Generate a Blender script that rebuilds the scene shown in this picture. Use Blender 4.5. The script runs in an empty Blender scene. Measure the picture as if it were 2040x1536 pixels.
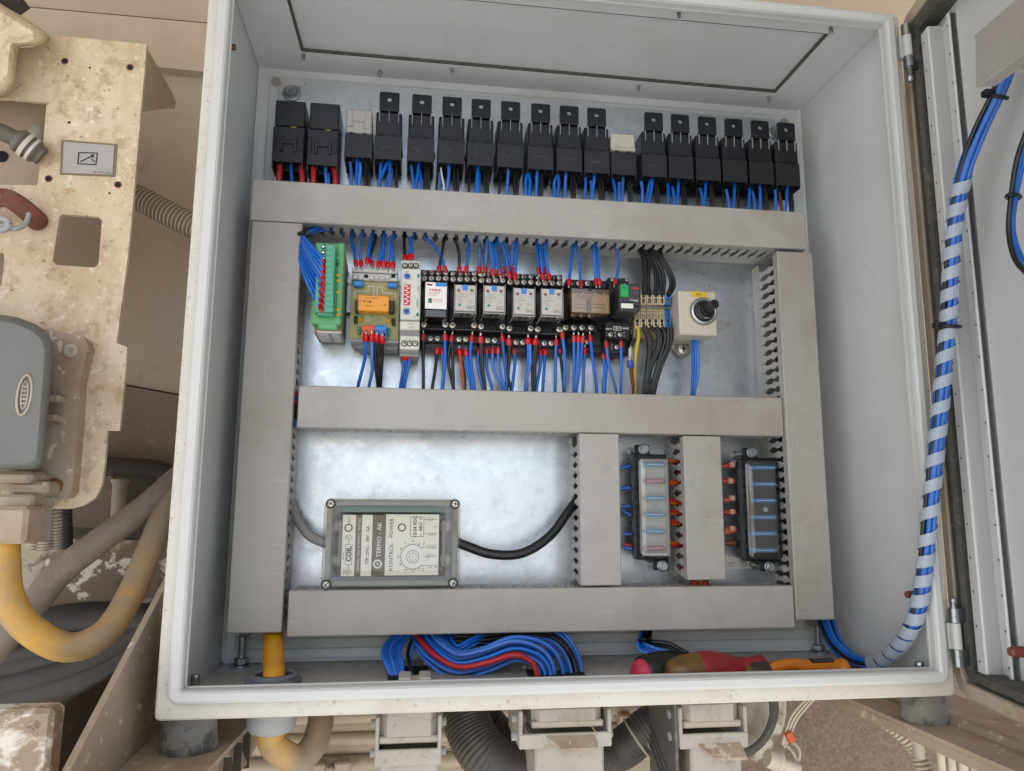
import bpy, bmesh, math, random
from mathutils import Vector, Matrix
from mathutils.geometry import tessellate_polygon
random.seed(7)
SC = bpy.context.scene
COL = SC.collection
R = math.radians
# ---------------------------------------------------------------- camera
CAM = Vector((-0.1346, -0.5798, -0.1560)); PITCH, ROLL, YAW, FPX = 0.1601, -0.0046, -0.1356, 1500.0
ROT = Matrix.Rotation(YAW, 3, 'Z') @ Matrix.Rotation(PITCH, 3, 'X') @ Matrix.Rotation(ROLL, 3, 'Y')
cd = bpy.data.cameras.new('camera'); cam = bpy.data.objects.new('camera', cd); COL.objects.link(cam)
cd.sensor_width = 36.0; cd.lens = FPX / 2040.0 * 36.0; cd.clip_start = 0.01; cd.clip_end = 500
m3 = Matrix((ROT @ Vector((1, 0, 0)), ROT @ Vector((0, 0, 1)), ROT @ Vector((0, -1, 0)))).transposed()
cam.matrix_world = Matrix.Translation(CAM) @ m3.to_4x4()
SC.camera = cam
# ---------------------------------------------------------------- sky, sun, exposure
W = bpy.data.worlds.new('World'); SC.world = W; W.use_nodes = True
nt = W.node_tree; sky = nt.nodes.new('ShaderNodeTexSky'); sky.sky_type = 'NISHITA'; sky.sun_disc = False
SUN_EL, SUN_AZ = R(50), R(205)
sky.sun_elevation = SUN_EL; sky.sun_rotation = SUN_AZ; sky.air_density = 1.0; sky.dust_density = 2.0; sky.ozone_density = 1.0
bg = nt.nodes['Background']; bg.inputs['Strength'].default_value = 0.13
nt.links.new(sky.outputs[0], bg.inputs[0])
sd = bpy.data.lights.new('sun', 'SUN'); sd.energy = 3.5; sd.angle = R(0.6); sd.color = (1.0, 0.99, 0.97)
so = bpy.data.objects.new('sun', sd); COL.objects.link(so)
tow = Vector((math.sin(SUN_AZ) * math.cos(SUN_EL), math.cos(SUN_AZ) * math.cos(SUN_EL), math.sin(SUN_EL)))
so.rotation_euler = tow.to_track_quat('Z', 'Y').to_euler()
SC.view_settings.view_transform = 'Standard'; SC.view_settings.look = 'None'
SC.view_settings.exposure = 1.33; SC.view_settings.gamma = 1.0
SC.render.engine = 'CYCLES'
SC.cycles.max_bounces = 10; SC.cycles.transparent_max_bounces = 24

# ---------------------------------------------------------------- measuring: photo pixel -> point on a real plane
def ray(u, v): return ROT @ Vector(((u - 1020) / FPX, 1, -(v - 768) / FPX))
def at(u, v, Y): d = ray(u, v); return CAM + d * ((Y - CAM.y) / d.y)
def atX(u, v, X): d = ray(u, v); return CAM + d * ((X - CAM.x) / d.x)
def atZ(u, v, Z): d = ray(u, v); return CAM + d * ((Z - CAM.z) / d.z)
DO = Vector((.3265, .031, 0)); DS = Vector((-.21, -.978, 0)).normalized(); DN = Vector((-.978, .21, 0)).normalized()
def dpt(s, n, z): return DO + DS * s + DN * n + Vector((0, 0, z))
def atD(u, v, n):
    d = ray(u, v); o = DO + DN * n; t = (o - CAM).dot(DN) / d.dot(DN); q = CAM + d * t
    return ((q - o).dot(DS), q.z)
def pxr(u0, v0, u1, v1, Y):
    uc, vc = (u0 + u1) / 2, (v0 + v1) / 2
    return at(u0, vc, Y).x, at(u1, vc, Y).x, at(uc, v1, Y).z, at(uc, v0, Y).z

# ---------------------------------------------------------------- materials
def lin(c):
    if isinstance(c, str): c = [int(c[i:i + 2], 16) / 255 for i in (0, 2, 4)]
    return tuple((x / 12.92 if x <= .04045 else ((x + .055) / 1.055) ** 2.4) for x in c) + (1.0,)
MATS = {}
def M(name, col, rough=.5, metal=0., var=None, vscale=14., vamt=.5, layers=(), bump=0., bscale=400., spec=.5, rvar=0., coat=0., orand=0.):
    """procedural paint / plastic / metal: base colour, a cloudy second colour, and thresholded layers (colour, scale, low, high, amount)"""
    m = bpy.data.materials.new(name); m.use_nodes = True; t = m.node_tree; N = t.nodes; L = t.links
    b = N['Principled BSDF']; b.inputs['Roughness'].default_value = rough; b.inputs['Metallic'].default_value = metal
    b.inputs['Specular IOR Level'].default_value = spec; b.inputs['Coat Weight'].default_value = coat
    b.inputs['Base Color'].default_value = lin(col)
    if var or layers or bump or rvar or orand:
        tc = N.new('ShaderNodeTexCoord'); oi = N.new('ShaderNodeObjectInfo')
        mul = N.new('ShaderNodeMath'); mul.operation = 'MULTIPLY'; mul.inputs[1].default_value = 37.0
        L.new(oi.outputs['Random'], mul.inputs[0])
        def noise(sc, det=5, ro=.6, dis=0.):
            n = N.new('ShaderNodeTexNoise'); n.noise_dimensions = '4D'; n.inputs['Scale'].default_value = 1 if isinstance(sc, tuple) else sc
            n.inputs['Detail'].default_value = det; n.inputs['Roughness'].default_value = ro; n.inputs['Distortion'].default_value = dis
            
            if isinstance(sc, tuple):
                n.inputs['Scale'].default_value = 1; vm = N.new('ShaderNodeVectorMath'); vm.operation = 'MULTIPLY'; vm.inputs[1].default_value = sc
                L.new(tc.outputs['Object'], vm.inputs[0]); L.new(vm.outputs[0], n.inputs['Vector'])
            else: L.new(tc.outputs['Object'], n.inputs['Vector'])
            L.new(mul.outputs[0], n.inputs['W']); return n
        def mix(fac, a, bcol):
            x = N.new('ShaderNodeMix'); x.data_type = 'RGBA'; L.new(fac, x.inputs[0])
            if a is None: x.inputs[6].default_value = lin(col)
            else: L.new(a, x.inputs[6])
            x.inputs[7].default_value = lin(bcol); return x.outputs[2]
        def ramp(src, lo, hi, amt):
            r = N.new('ShaderNodeMapRange'); r.inputs[1].default_value = lo - .05; r.inputs[2].default_value = hi - .06; r.inputs[3].default_value = 0; r.inputs[4].default_value = amt
            L.new(src, r.inputs[0]); return r.outputs[0]
        cur = None
        if var: cur = mix(ramp(noise(vscale).outputs[0], .3, .7, vamt), cur, var)
        for (lc, ls, lo, hi, am) in layers: cur = mix(ramp(noise(ls, 6, .65, .4).outputs[0], lo, hi, am), cur, lc)
        if orand:
            hs = N.new('ShaderNodeHueSaturation'); rr = N.new('ShaderNodeMapRange'); rr.inputs[3].default_value = 1 - orand; rr.inputs[4].default_value = 1 + orand; L.new(oi.outputs['Random'], rr.inputs[0])
            L.new(rr.outputs[0], hs.inputs['Value'])
            r3 = N.new('ShaderNodeMath'); r3.operation = 'FRACT'; L.new(mul.outputs[0], r3.inputs[0]); r4 = N.new('ShaderNodeMapRange'); r4.inputs[3].default_value = .95; r4.inputs[4].default_value = 1.12; L.new(r3.outputs[0], r4.inputs[0]); L.new(r4.outputs[0], hs.inputs['Saturation'])
            if cur is None: hs.inputs['Color'].default_value = lin(col)
            else: L.new(cur, hs.inputs['Color'])
            cur = hs.outputs['Color']
        if cur is not None: L.new(cur, b.inputs['Base Color'])
        if rvar:
            L.new(ramp2(N, L, noise(vscale * 2.2).outputs[0], rough - rvar, rough + rvar), b.inputs['Roughness'])
        if bump:
            bp = N.new('ShaderNodeBump'); bp.inputs['Strength'].default_value = bump; bp.inputs['Distance'].default_value = .001
            L.new(noise(bscale, 3).outputs[0], bp.inputs['Height']); L.new(bp.outputs[0], b.inputs['Normal'])
    MATS[name] = m; return m
def ramp2(N, L, src, a, b_):
    r = N.new('ShaderNodeMapRange'); r.inputs[1].default_value = .25; r.inputs[2].default_value = .75; r.inputs[3].default_value = a; r.inputs[4].default_value = b_
    L.new(src, r.inputs[0]); return r.outputs[0]

M('paint', 'C7C9C7', .33, var='BEC0BD', vscale=6, vamt=.6, layers=[('A09788', 7, .58, .76, .28), ('6E675C', 150, .70, .77, .35), ('DADBD8', (14, 14, 160), .70, .78, .35)], bump=.22, bscale=420)
M('paint_lip', 'BEBFBB', .33, var='B6B5B0', vscale=8, vamt=.6, layers=[('8B8273', 160, .70, .78, .3)], bump=.12, bscale=450)
M('paint_dusty', 'C9C4B9', .55, var='BCB4A6', vscale=14, vamt=.7, layers=[('A08D74', 34, .56, .76, .28), ('6E604E', 230, .64, .72, .45)], bump=.25, bscale=300)
M('paint_floor', 'B9B6AE', .42, var='A9A49A', vscale=14, vamt=.7, layers=[('766E62', 30, .56, .72, .5), ('4F493F', 200, .62, .72, .6)], bump=.2, bscale=400)
M('door_paint', 'C2C3C1', .36, var='B9BAB7', vscale=7, vamt=.5, layers=[('837C70', 150, .71, .78, .3)], bump=.2, bscale=480)
M('rim_dust', 'B3A794', .6, var='9A8A74', vscale=16, vamt=.7, layers=[('7D5F45', 30, .58, .75, .5)], bump=.2, bscale=300)
M('galvanized', 'CBD0D5', .32, metal=.86, var='BCC3CA', vscale=60, vamt=.7, layers=[('A4ABB2', 12, .54, .72, .6), ('6E757B', 520, .61, .70, .26), ('8E959B', 90, .60, .72, .3)], bump=.08, bscale=120, rvar=.09)
M('steel_bolt', 'AFB4B6', .30, metal=.95, var='84898B', vscale=160, vamt=.7)
M('screw_steel', 'DAD4C8', .38, metal=.75, var='A79F90', vscale=500, vamt=.5)
M('brass', 'C9A45A', .3, metal=1.)
M('copper_paint', '7A3B28', .45, var='5C2A1E', vscale=90, vamt=.6)
M('duct', 'A5A29C', .40, var='9D978E', vscale=9, vamt=.8, layers=[('8F867B', 5, .47, .68, .65), ('857B70', 22, .58, .76, .4), ('B9B6B0', (30, 30, 260), .66, .74, .35), ('B7B3AC', (220, 60, 24), .68, .76, .3), ('3F3932', 150, .74, .78, .65)], bump=.05, bscale=250, rvar=.08)
M('duct_base', 'B4B1AA', .5, var='A5A29B', vscale=30, vamt=.5)
M('gasket', '413F3A', .8, var='524F47', vscale=60, vamt=.7, layers=[('7C7568', 140, .58, .72, .4)], bump=.3, bscale=500)
M('black', '0E0F11', .36, var='15161A', vscale=40, vamt=.7, layers=[('4A4844', 120, .70, .84, .2)], bump=.03, bscale=700, spec=.4)
M('black_socket', '131417', .45, var='1E1F22', vscale=60, vamt=.8, layers=[('5A5750', 130, .68, .84, .3)], bump=.05, bscale=600, spec=.4)
M('black_hole', '060606', .8)
M('darkgrey', '3A3C40', .45, var='303236', vscale=40, vamt=.6)
M('relay_grey', 'A29C95', .45, var='948D85', vscale=50, vamt=.6)
M('relay_white', 'B9B4A4', .5, var='A39C8A', vscale=50, vamt=.7, layers=[('7E7460', 90, .6, .75, .5)])
M('blue', '3770C6', .38, var='2C5EAC', vscale=60, vamt=.6, layers=[('1D3F78', 520, .66, .72, .4), ('7E9CC8', 70, .68, .80, .2)], orand=.2)
M('blue_dark', '233F78', .4, var='1C3364', vscale=60, vamt=.6)
M('wire_black', '131315', .4, var='201F20', vscale=80, vamt=.6, layers=[('9A9892', 420, .70, .75, .4)], orand=.3)
M('wire_red', 'B8252C', .4, var='A01D26', vscale=60, vamt=.6)
M('wire_brown', '6E3A1E', .42, var='5A2E18', vscale=60, vamt=.6)
M('wire_orange', 'C2571C', .42, var='A8461A', vscale=60, vamt=.6)
M('wire_yellow', 'C9A92C', .42, var='5E8B3C', vscale=80, vamt=.25)
M('wire_white', 'D5D3CC', .4)
M('ferrule', 'C0161F', .38, var='A2121C', vscale=120, vamt=.5, orand=.15)
M('ferrule_blue', '3B50A8', .4)
M('green_case', '5FA468', .45, var='549A5E', vscale=30, vamt=.5)
M('board_green', '2E5F4E', .4, var='4A7566', vscale=60, vamt=.6)
M('green_plug', '4E9E82', .42, var='479274', vscale=40, vamt=.5)
M('module_side', '9C8C7C', .5, var='8C7B6B', vscale=70, vamt=.7)
M('led_amber', 'D9A21E', .25, spec=.7)
M('led_green', '2F6E36', .3)
M('pcb', '9C9159', .45, var='7F9A55', vscale=26, vamt=.6, layers=[('A88650', 35, .5, .7, .6)])
M('orange_relay', 'E0921C', .38, var='D58A1A', vscale=40, vamt=.4)
M('orange_plug', 'D9531E', .42)
M('blue_plug', '2F7CC4', .42)
M('resistor', '3F7F78', .4)
M('light_grey', 'C3C1BA', .45, var='B7B4AC', vscale=50, vamt=.5)
M('mid_grey', '8F8D89', .5, var='83817D', vscale=50, vamt=.5)
M('timer_case', 'C9C6BC', .42, var='BFBBB0', vscale=50, vamt=.5)
M('dip_red', 'C01F36', .42)
M('knob_blue', '2B62AE', .4)
M('label_white', 'E2DFD8', .45, var='D8D4CC', vscale=60, vamt=.4)
M('label_relay', 'B9B3AB', .42, var='AFA9A0', vscale=60, vamt=.4)
M('ink_maroon', '7A4A48', .6)
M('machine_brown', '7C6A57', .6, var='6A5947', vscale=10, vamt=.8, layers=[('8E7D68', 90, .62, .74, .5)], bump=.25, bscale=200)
M('label_cream', 'CBC3B2', .45)
M('label_brown', '5D544C', .5, var='675D54', vscale=40, vamt=.5)
M('yellow_tape', 'D2B02B', .5)
M('ink_black', '18181A', .6)
M('ink_red', 'B5202E', .6)
M('ink_grey', '77736E', .6)
M('ink_white', 'DCDAD4', .6)
M('ink_green', '22704A', .6)
M('green_bright', '10A04E', .4)
M('terminal_beige', 'C6B995', .45, var='BBAE8A', vscale=60, vamt=.5)
M('terminal_blue', '2A7BC6', .42)
M('box_beige', 'C2BAA6', .45, var='B6AD98', vscale=30, vamt=.6, layers=[('8F8672', 60, .64, .78, .35)])
M('aluminium', 'B9BABB', .28, metal=1.)
M('clear_box_grey', '8E908E', .3, var='A5A6A2', vscale=30, vamt=.6)
M('crimp_peach', 'C79A80', .5)
M('fuse_pale', '7FB0D2', .25, spec=.7)
M('fuse_red', 'B98288', .25, spec=.7)
M('fuse_blue', '2E86C0', .25, spec=.7)
M('cable_yellow', 'D79A1C', .45, var='C48718', vscale=30, vamt=.6)
M('hose_yellow', 'C8942E', .52, var='B98F45', vscale=8, vamt=.6, layers=[('8B7760', 11, .60, .72, .75), ('9A8874', 140, .60, .74, .35)], bump=.15, bscale=300)
M('cable_dust', '86796B', .6, var='77695C', vscale=16, vamt=.7, layers=[('9A8A76', 120, .55, .7, .5)], bump=.15, bscale=350)
M('cable_dark', '272320', .6, var='3C352E', vscale=20, vamt=.8, bump=.2, bscale=300)
M('gland_grey', '5E646A', .5, var='6B6E70', vscale=40, vamt=.6)
M('gland_dust', '8C8F92', .6, var='9E9A92', vscale=40, vamt=.7, bump=.2, bscale=300)
M('cast_dust', 'A8A39A', .6, var='9B9283', vscale=20, vamt=.8, layers=[('85755F', 40, .58, .74, .5), ('574E43', 230, .64, .72, .55)], bump=.4, bscale=260)
M('cast_dark', '4C4A47', .55, var='5E5952', vscale=20, vamt=.8, layers=[('8E8576', 60, .64, .76, .5)], bump=.3, bscale=260)
M('hose_black', '35312D', .5, var='524A41', vscale=14, vamt=.9, bump=.1, bscale=300)
M('rubber', '5E5C58', .8, var='7E7A72', vscale=26, vamt=.9, layers=[('33312E', 44, .54, .66, .8), ('9A958B', 200, .62, .7, .5)], bump=1.0, bscale=150)
M('driver_black', '131212', .42, var='231F1C', vscale=60, vamt=.6)
M('driver_red', 'A11C28', .42, var='7E1A22', vscale=30, vamt=.8, layers=[('5A2A24', 70, .62, .74, .6)], bump=.15, bscale=300)
M('driver_pink', 'C0304E', .4)
M('driver_amber', '7E5A24', .35, var='5E4420', vscale=45, vamt=.9, layers=[('B98A34', 70, .64, .72, .6), ('3E2E1C', 110, .6, .7, .6)])
M('tool_orange', 'CE7A16', .45, var='B5680F', vscale=40, vamt=.6, layers=[('4A3B26', 50, .66, .74, .7)])
M('tool_dark', '2E2B28', .5)
M('machine_cream', 'D0C1A6', .55, var='BFAA88', vscale=6, vamt=.9, layers=[('A88861', 13, .50, .68, .6), ('A98C66', (60, 60, 9), .56, .70, .4), ('97744C', 60, .58, .68, .5), ('6B4629', 190, .655, .71, .65), ('E4DCC8', 150, .62, .72, .55), ('77695A', 34, .70, .75, .6)], bump=.3, bscale=240)
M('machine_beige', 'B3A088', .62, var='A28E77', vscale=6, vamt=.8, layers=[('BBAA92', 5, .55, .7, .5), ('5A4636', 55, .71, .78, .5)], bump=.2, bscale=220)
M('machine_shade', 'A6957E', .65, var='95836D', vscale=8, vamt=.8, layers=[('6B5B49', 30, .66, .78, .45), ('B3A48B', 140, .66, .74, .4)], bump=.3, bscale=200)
M('concrete_dust', '7D6D5B', .85, var='69594A', vscale=6, vamt=.9, layers=[('9A8B77', 300, .54, .68, .5), ('4A3C2E', 340, .58, .68, .5), ('8E7F6C', 22, .58, .74, .4)], bump=.5, bscale=180)
M('chipped', 'B9AA92', .6, var='7D6B55', vscale=14, vamt=.4, layers=[('6E5A44', 11, .48, .54, .95), ('DCD3C0', 30, .60, .64, .9), ('54402E', 60, .62, .67, .7)], bump=.4, bscale=160)
M('chipped_white', 'D3CBBB', .55, layers=[('8F7A60', 24, .50, .56, .95), ('5A4A3A', 60, .66, .70, .7), ('E4DED0', 120, .64, .70, .6)], bump=.4, bscale=160)
M('plate_grime', 'A89A86', .6, var='9A8771', vscale=14, vamt=.9, layers=[('8B6B50', 22, .55, .7, .6), ('DCD2BC', 90, .64, .7, .6)], bump=.3, bscale=220)
M('housing_grey', '6B6A65', .55, var='63625E', vscale=10, vamt=.8, layers=[('8A8276', 24, .60, .80, .5)], bump=.2, bscale=350)
M('rust', '7E4A30', .8, var='5A3322', vscale=50, vamt=.9, layers=[('A5877A', 60, .58, .7, .5)], bump=.6, bscale=220)
M('name_plate', '9E9992', .35, var='8D8780', vscale=40, vamt=.6, spec=.6)
M('painted_shadow', '77694F', .7)
M('conduit_grey', 'B0A595', .6, var='9C8F7C', vscale=30, vamt=.8, layers=[('6F6250', 80, .6, .72, .4)])
M('conduit_white', 'C6BCA9', .55, var='B5A892', vscale=40, vamt=.7)
M('pipe_beige', 'AA9A83', .62, var='988770', vscale=12, vamt=.8, layers=[('74634F', 60, .60, .74, .5)], bump=.15, bscale=260)
M('fitting_dark', '4C463C', .5, var='6A6152', vscale=40, vamt=.7)
M('hose_green', '5C5A46', .5, var='4C4A3A', vscale=40, vamt=.7)
M('sticker', 'D5D2CA', .5)
M('dust_ground', 'C3C2BF', .9, var='B4B3AF', vscale=3, vamt=.8, bump=.3, bscale=40)
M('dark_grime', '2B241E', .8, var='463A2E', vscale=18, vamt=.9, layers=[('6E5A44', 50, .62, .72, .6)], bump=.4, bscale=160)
M('wrap', 'B9C3CC', .35)
def clear(name, tint, rough=.06, base=.06, edge=.5):
    m = bpy.data.materials.new(name); m.use_nodes = True; t = m.node_tree; N = t.nodes; L = t.links
    N.remove(N['Principled BSDF']); out = N['Material Output']
    tr = N.new('ShaderNodeBsdfTransparent'); tr.inputs[0].default_value = lin(tint)
    gl = N.new('ShaderNodeBsdfGlossy'); gl.inputs['Roughness'].default_value = rough; gl.inputs[0].default_value = (.9, .9, .9, 1)
    lw = N.new('ShaderNodeLayerWeight'); lw.inputs[0].default_value = .35
    mr = N.new('ShaderNodeMapRange'); mr.inputs[3].default_value = base; mr.inputs[4].default_value = edge
    L.new(lw.outputs['Facing'], mr.inputs[0]); mx = N.new('ShaderNodeMixShader'); L.new(mr.outputs[0], mx.inputs[0])
    L.new(tr.outputs[0], mx.inputs[1]); L.new(gl.outputs[0], mx.inputs[2]); L.new(mx.outputs[0], out.inputs[0])
    MATS[name] = m
clear('clear', 'F2F2EF', .08, .045, .45)
clear('clear_smoke', 'D9C9B2', .1, .06, .4)
clear('clear_fuse', 'E4E6E6', .10, .09, .5)
def wrapmat():
    m = MATS['wrap']; N = m.node_tree.nodes; L = m.node_tree.links; b = N['Principled BSDF']; out = N['Material Output']
    tr = N.new('ShaderNodeBsdfTransparent'); mx = N.new('ShaderNodeMixShader'); mx.inputs[0].default_value = .56
    L.new(tr.outputs[0], mx.inputs[1]); L.new(b.outputs[0], mx.inputs[2]); L.new(mx.outputs[0], out.inputs[0])
wrapmat()

def hosemat():
    m = MATS['hose_yellow']; N = m.node_tree.nodes; L = m.node_tree.links; b = N['Principled BSDF']; src = b.inputs['Base Color'].links[0].from_socket
    at_ = N.new('ShaderNodeAttribute'); at_.attribute_name = 'wear'; tc = N.new('ShaderNodeTexCoord'); n = N.new('ShaderNodeTexNoise'); n.inputs['Scale'].default_value = 34; n.inputs['Detail'].default_value = 6; L.new(tc.outputs['Object'], n.inputs['Vector'])
    ad = N.new('ShaderNodeMath'); ad.operation = 'MULTIPLY_ADD'; ad.inputs[1].default_value = .9; L.new(n.outputs[0], ad.inputs[0]); L.new(at_.outputs['Fac'], ad.inputs[2])
    mr = N.new('ShaderNodeMapRange'); mr.inputs[1].default_value = .72; mr.inputs[2].default_value = 1.06; mr.inputs[4].default_value = .93; L.new(ad.outputs[0], mr.inputs[0])
    x = N.new('ShaderNodeMix'); x.data_type = 'RGBA'; L.new(mr.outputs[0], x.inputs[0]); L.new(src, x.inputs[6]); x.inputs[7].default_value = lin('8A7B67'); L.new(x.outputs[2], b.inputs['Base Color'])
hosemat()

# ---------------------------------------------------------------- mesh building
def smooth(pts, k=5):
    pts = [Vector(p) for p in pts]
    if len(pts) < 3: return pts
    P = [pts[0] * 2 - pts[1]] + pts + [pts[-1] * 2 - pts[-2]]; out = []
    for i in range(1, len(P) - 2):
        a, b, c, d = P[i - 1], P[i], P[i + 1], P[i + 2]
        for j in range(k):
            t = j / k
            out.append(.5 * ((2 * b) + (c - a) * t + (2 * a - 5 * b + 4 * c - d) * t * t + (3 * b - a - 3 * c + d) * t ** 3))
    out.append(pts[-1]); return out
class MB:
    def __init__(s): s.v = []; s.f = []; s.m = []; s.sm = []
    def add(s, vs, fs, m=0, sm=False):
        o = len(s.v); s.v += [Vector(x) for x in vs]; s.f += [[o + i for i in f] for f in fs]; s.m += [m] * len(fs); s.sm += [sm] * len(fs); return s
    def obox(s, c, ax, h, b=0., m=0):
        c = Vector(c); ax = [Vector(a).normalized() for a in ax]
        P = lambda x, y, z: c + ax[0] * x + ax[1] * y + ax[2] * z
        hx, hy, hz = h; b = min(b, hx * .9, hy * .9, hz * .9)
        sg = (-1, 1)
        if b <= 0:
            vs = [P(x * hx, y * hy, z * hz) for x in sg for y in sg for z in sg]
            return s.add(vs, [(0, 1, 3, 2), (4, 6, 7, 5), (0, 4, 5, 1), (2, 3, 7, 6), (0, 2, 6, 4), (1, 5, 7, 3)], m)
        vs = []; I = {}
        for x in sg:
            for y in sg:
                for z in sg:
                    for k in range(3):
                        I[x, y, z, k] = len(vs)
                        vs.append(P(x * (hx - (b if k != 0 else 0)), y * (hy - (b if k != 1 else 0)), z * (hz - (b if k != 2 else 0))))
        fs = []
        for q in sg:
            fs.append([I[q, -1, -1, 0], I[q, 1, -1, 0], I[q, 1, 1, 0], I[q, -1, 1, 0]])
            fs.append([I[-1, q, -1, 1], I[1, q, -1, 1], I[1, q, 1, 1], I[-1, q, 1, 1]])
            fs.append([I[-1, -1, q, 2], I[1, -1, q, 2], I[1, 1, q, 2], I[-1, 1, q, 2]])
            for r in sg:
                fs.append([I[q, r, -1, 0], I[q, r, 1, 0], I[q, r, 1, 1], I[q, r, -1, 1]])
                fs.append([I[q, -1, r, 0], I[q, 1, r, 0], I[q, 1, r, 2], I[q, -1, r, 2]])
                fs.append([I[-1, q, r, 1], I[1, q, r, 1], I[1, q, r, 2], I[-1, q, r, 2]])
                for z in sg: fs.append([I[q, r, z, 0], I[q, r, z, 1], I[q, r, z, 2]])
        return s.add(vs, fs, m)
    def box(s, x0, x1, y0, y1, z0, z1, b=0., m=0):
        return s.obox(((x0 + x1) / 2, (y0 + y1) / 2, (z0 + z1) / 2), ((1, 0, 0), (0, 1, 0), (0, 0, 1)), (abs(x1 - x0) / 2, abs(y1 - y0) / 2, abs(z1 - z0) / 2), b, m)
    def pbox(s, u0, v0, u1, v1, yf, yb, b=0., m=0):
        x0, x1, z0, z1 = pxr(u0, v0, u1, v1, yf); return s.box(x0, x1, yf, yb, z0, z1, b, m)
    def tube(s, pts, r, n=8, m=0, k=5, caps=True, ribs=None, flat=None):
        p = smooth(pts, k); N = len(p); rr = r if callable(r) else (lambda t: r)
        T = [(p[min(i + 1, N - 1)] - p[max(i - 1, 0)]).normalized() for i in range(N)]
        a = T[0].orthogonal().normalized(); rings = []
        for i in range(N):
            a = (a - T[i] * a.dot(T[i])).normalized(); b = T[i].cross(a); q = rr(i / (N - 1))
            rings.append([p[i] + (a * math.cos(2 * math.pi * j / n) + b * math.sin(2 * math.pi * j / n)) * q for j in range(n)])
        return s.rings(rings, m, caps)
    def rings(s, rings, m=0, caps=True, closed=False, sm=True):
        n = len(rings[0]); vs = [x for r in rings for x in r]; fs = []
        K = len(rings); 
        for i in range(K if closed else K - 1):
            i2 = (i + 1) % K
            for j in range(n): fs.append([i * n + j, i * n + (j + 1) % n, i2 * n + (j + 1) % n, i2 * n + j])
        s.add(vs, fs, m, sm)
        if caps and not closed:
            s.add(rings[0], [list(range(n))[::-1]], m); s.add(rings[-1], [list(range(n))], m)
        return s
    def lathe(s, prof, o, ax=(0, -1, 0), n=20, m=0, caps=True, sm=True):
        ax = Vector(ax).normalized(); a = ax.orthogonal().normalized(); b = ax.cross(a); o = Vector(o)
        return s.rings([[o + ax * h + (a * math.cos(2 * math.pi * (j + .5) / n) + b * math.sin(2 * math.pi * (j + .5) / n)) * max(r, 1e-5) for j in range(n)] for r, h in prof], m, caps, sm=sm)
    def cyl(s, p0, p1, r, n=12, m=0, sm=True):
        p0, p1 = Vector(p0), Vector(p1); return s.lathe([(r, 0), (r, (p1 - p0).length)], p0, p1 - p0, n, m, sm=sm)
    def poly(s, loops, off, m=0):
        """flat outline(s) (outer, holes...) of 3D points, thickened by vector off"""
        loops = [[Vector(p) for p in l] for l in loops]; off = Vector(off); flat = [p for l in loops for p in l]; n = len(flat)
        tri = tessellate_polygon(loops)
        fs = [list(t) for t in tri] + [[i + n for i in t][::-1] for t in tri]; k = 0
        for l in loops:
            q = len(l)
            for i in range(q): a, b = k + i, k + (i + 1) % q; fs.append([a, b, b + n, a + n])
            k += q
        return s.add(flat + [p + off for p in flat], fs, m)
    def mesh(s, name, mats, off):
        me = bpy.data.meshes.new(name); off = Vector(off)
        me.from_pydata([v - off for v in s.v], [], s.f)
        for mm in (mats if isinstance(mats, (list, tuple)) else [mats]): me.materials.append(MATS[mm])
        me.polygons.foreach_set('material_index', s.m); me.polygons.foreach_set('use_smooth', s.sm)
        bm = bmesh.new(); bm.from_mesh(me); bmesh.ops.recalc_face_normals(bm, faces=bm.faces); bm.to_mesh(me); bm.free()
        me.update(); return me
ORG = {}
def tagit(o, label=None, cat=None, group=None, kind=None):
    if label: o['label'] = label
    if cat: o['category'] = cat
    if group: o['group'] = group
    if kind: o['kind'] = kind
def thing(name, label, cat, loc, group=None):
    o = bpy.data.objects.new(name, None); COL.objects.link(o); o.empty_display_size = .01
    o.location = loc; ORG[o] = Vector(loc); tagit(o, label, cat, group); return o
def part(name, mb, mats, parent, label=None, kind=None):
    org = ORG[parent]; o = bpy.data.objects.new(name, mb.mesh(name, mats, org)); COL.objects.link(o); o.parent = parent; ORG[o] = org
    tagit(o, label, kind=kind); return o
def solo(name, mb, mats, label=None, cat=None, group=None, kind=None):
    c = sum(mb.v, Vector()) / len(mb.v); c.z = min(v.z for v in mb.v)
    o = bpy.data.objects.new(name, mb.mesh(name, mats, c)); COL.objects.link(o); o.location = c; ORG[o] = c
    tagit(o, label, cat, group, kind); return o
def dup(o, off, label=None, parent=None):
    c = o.copy(); COL.objects.link(c)
    if parent: c.parent = parent
    else: c.location = Vector(o.location) + Vector(off); ORG[c] = Vector(c.location)
    if label: c['label'] = label
    for ch in list(o.children): dup(ch, off, None, c)
    return c
def piece(name, me, parent, loc):   # shares mesh data between alike pieces
    o = bpy.data.objects.new(name, me); COL.objects.link(o); o.parent = parent; o.location = Vector(loc) - ORG[parent]; return o
FONTN = [0]
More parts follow.
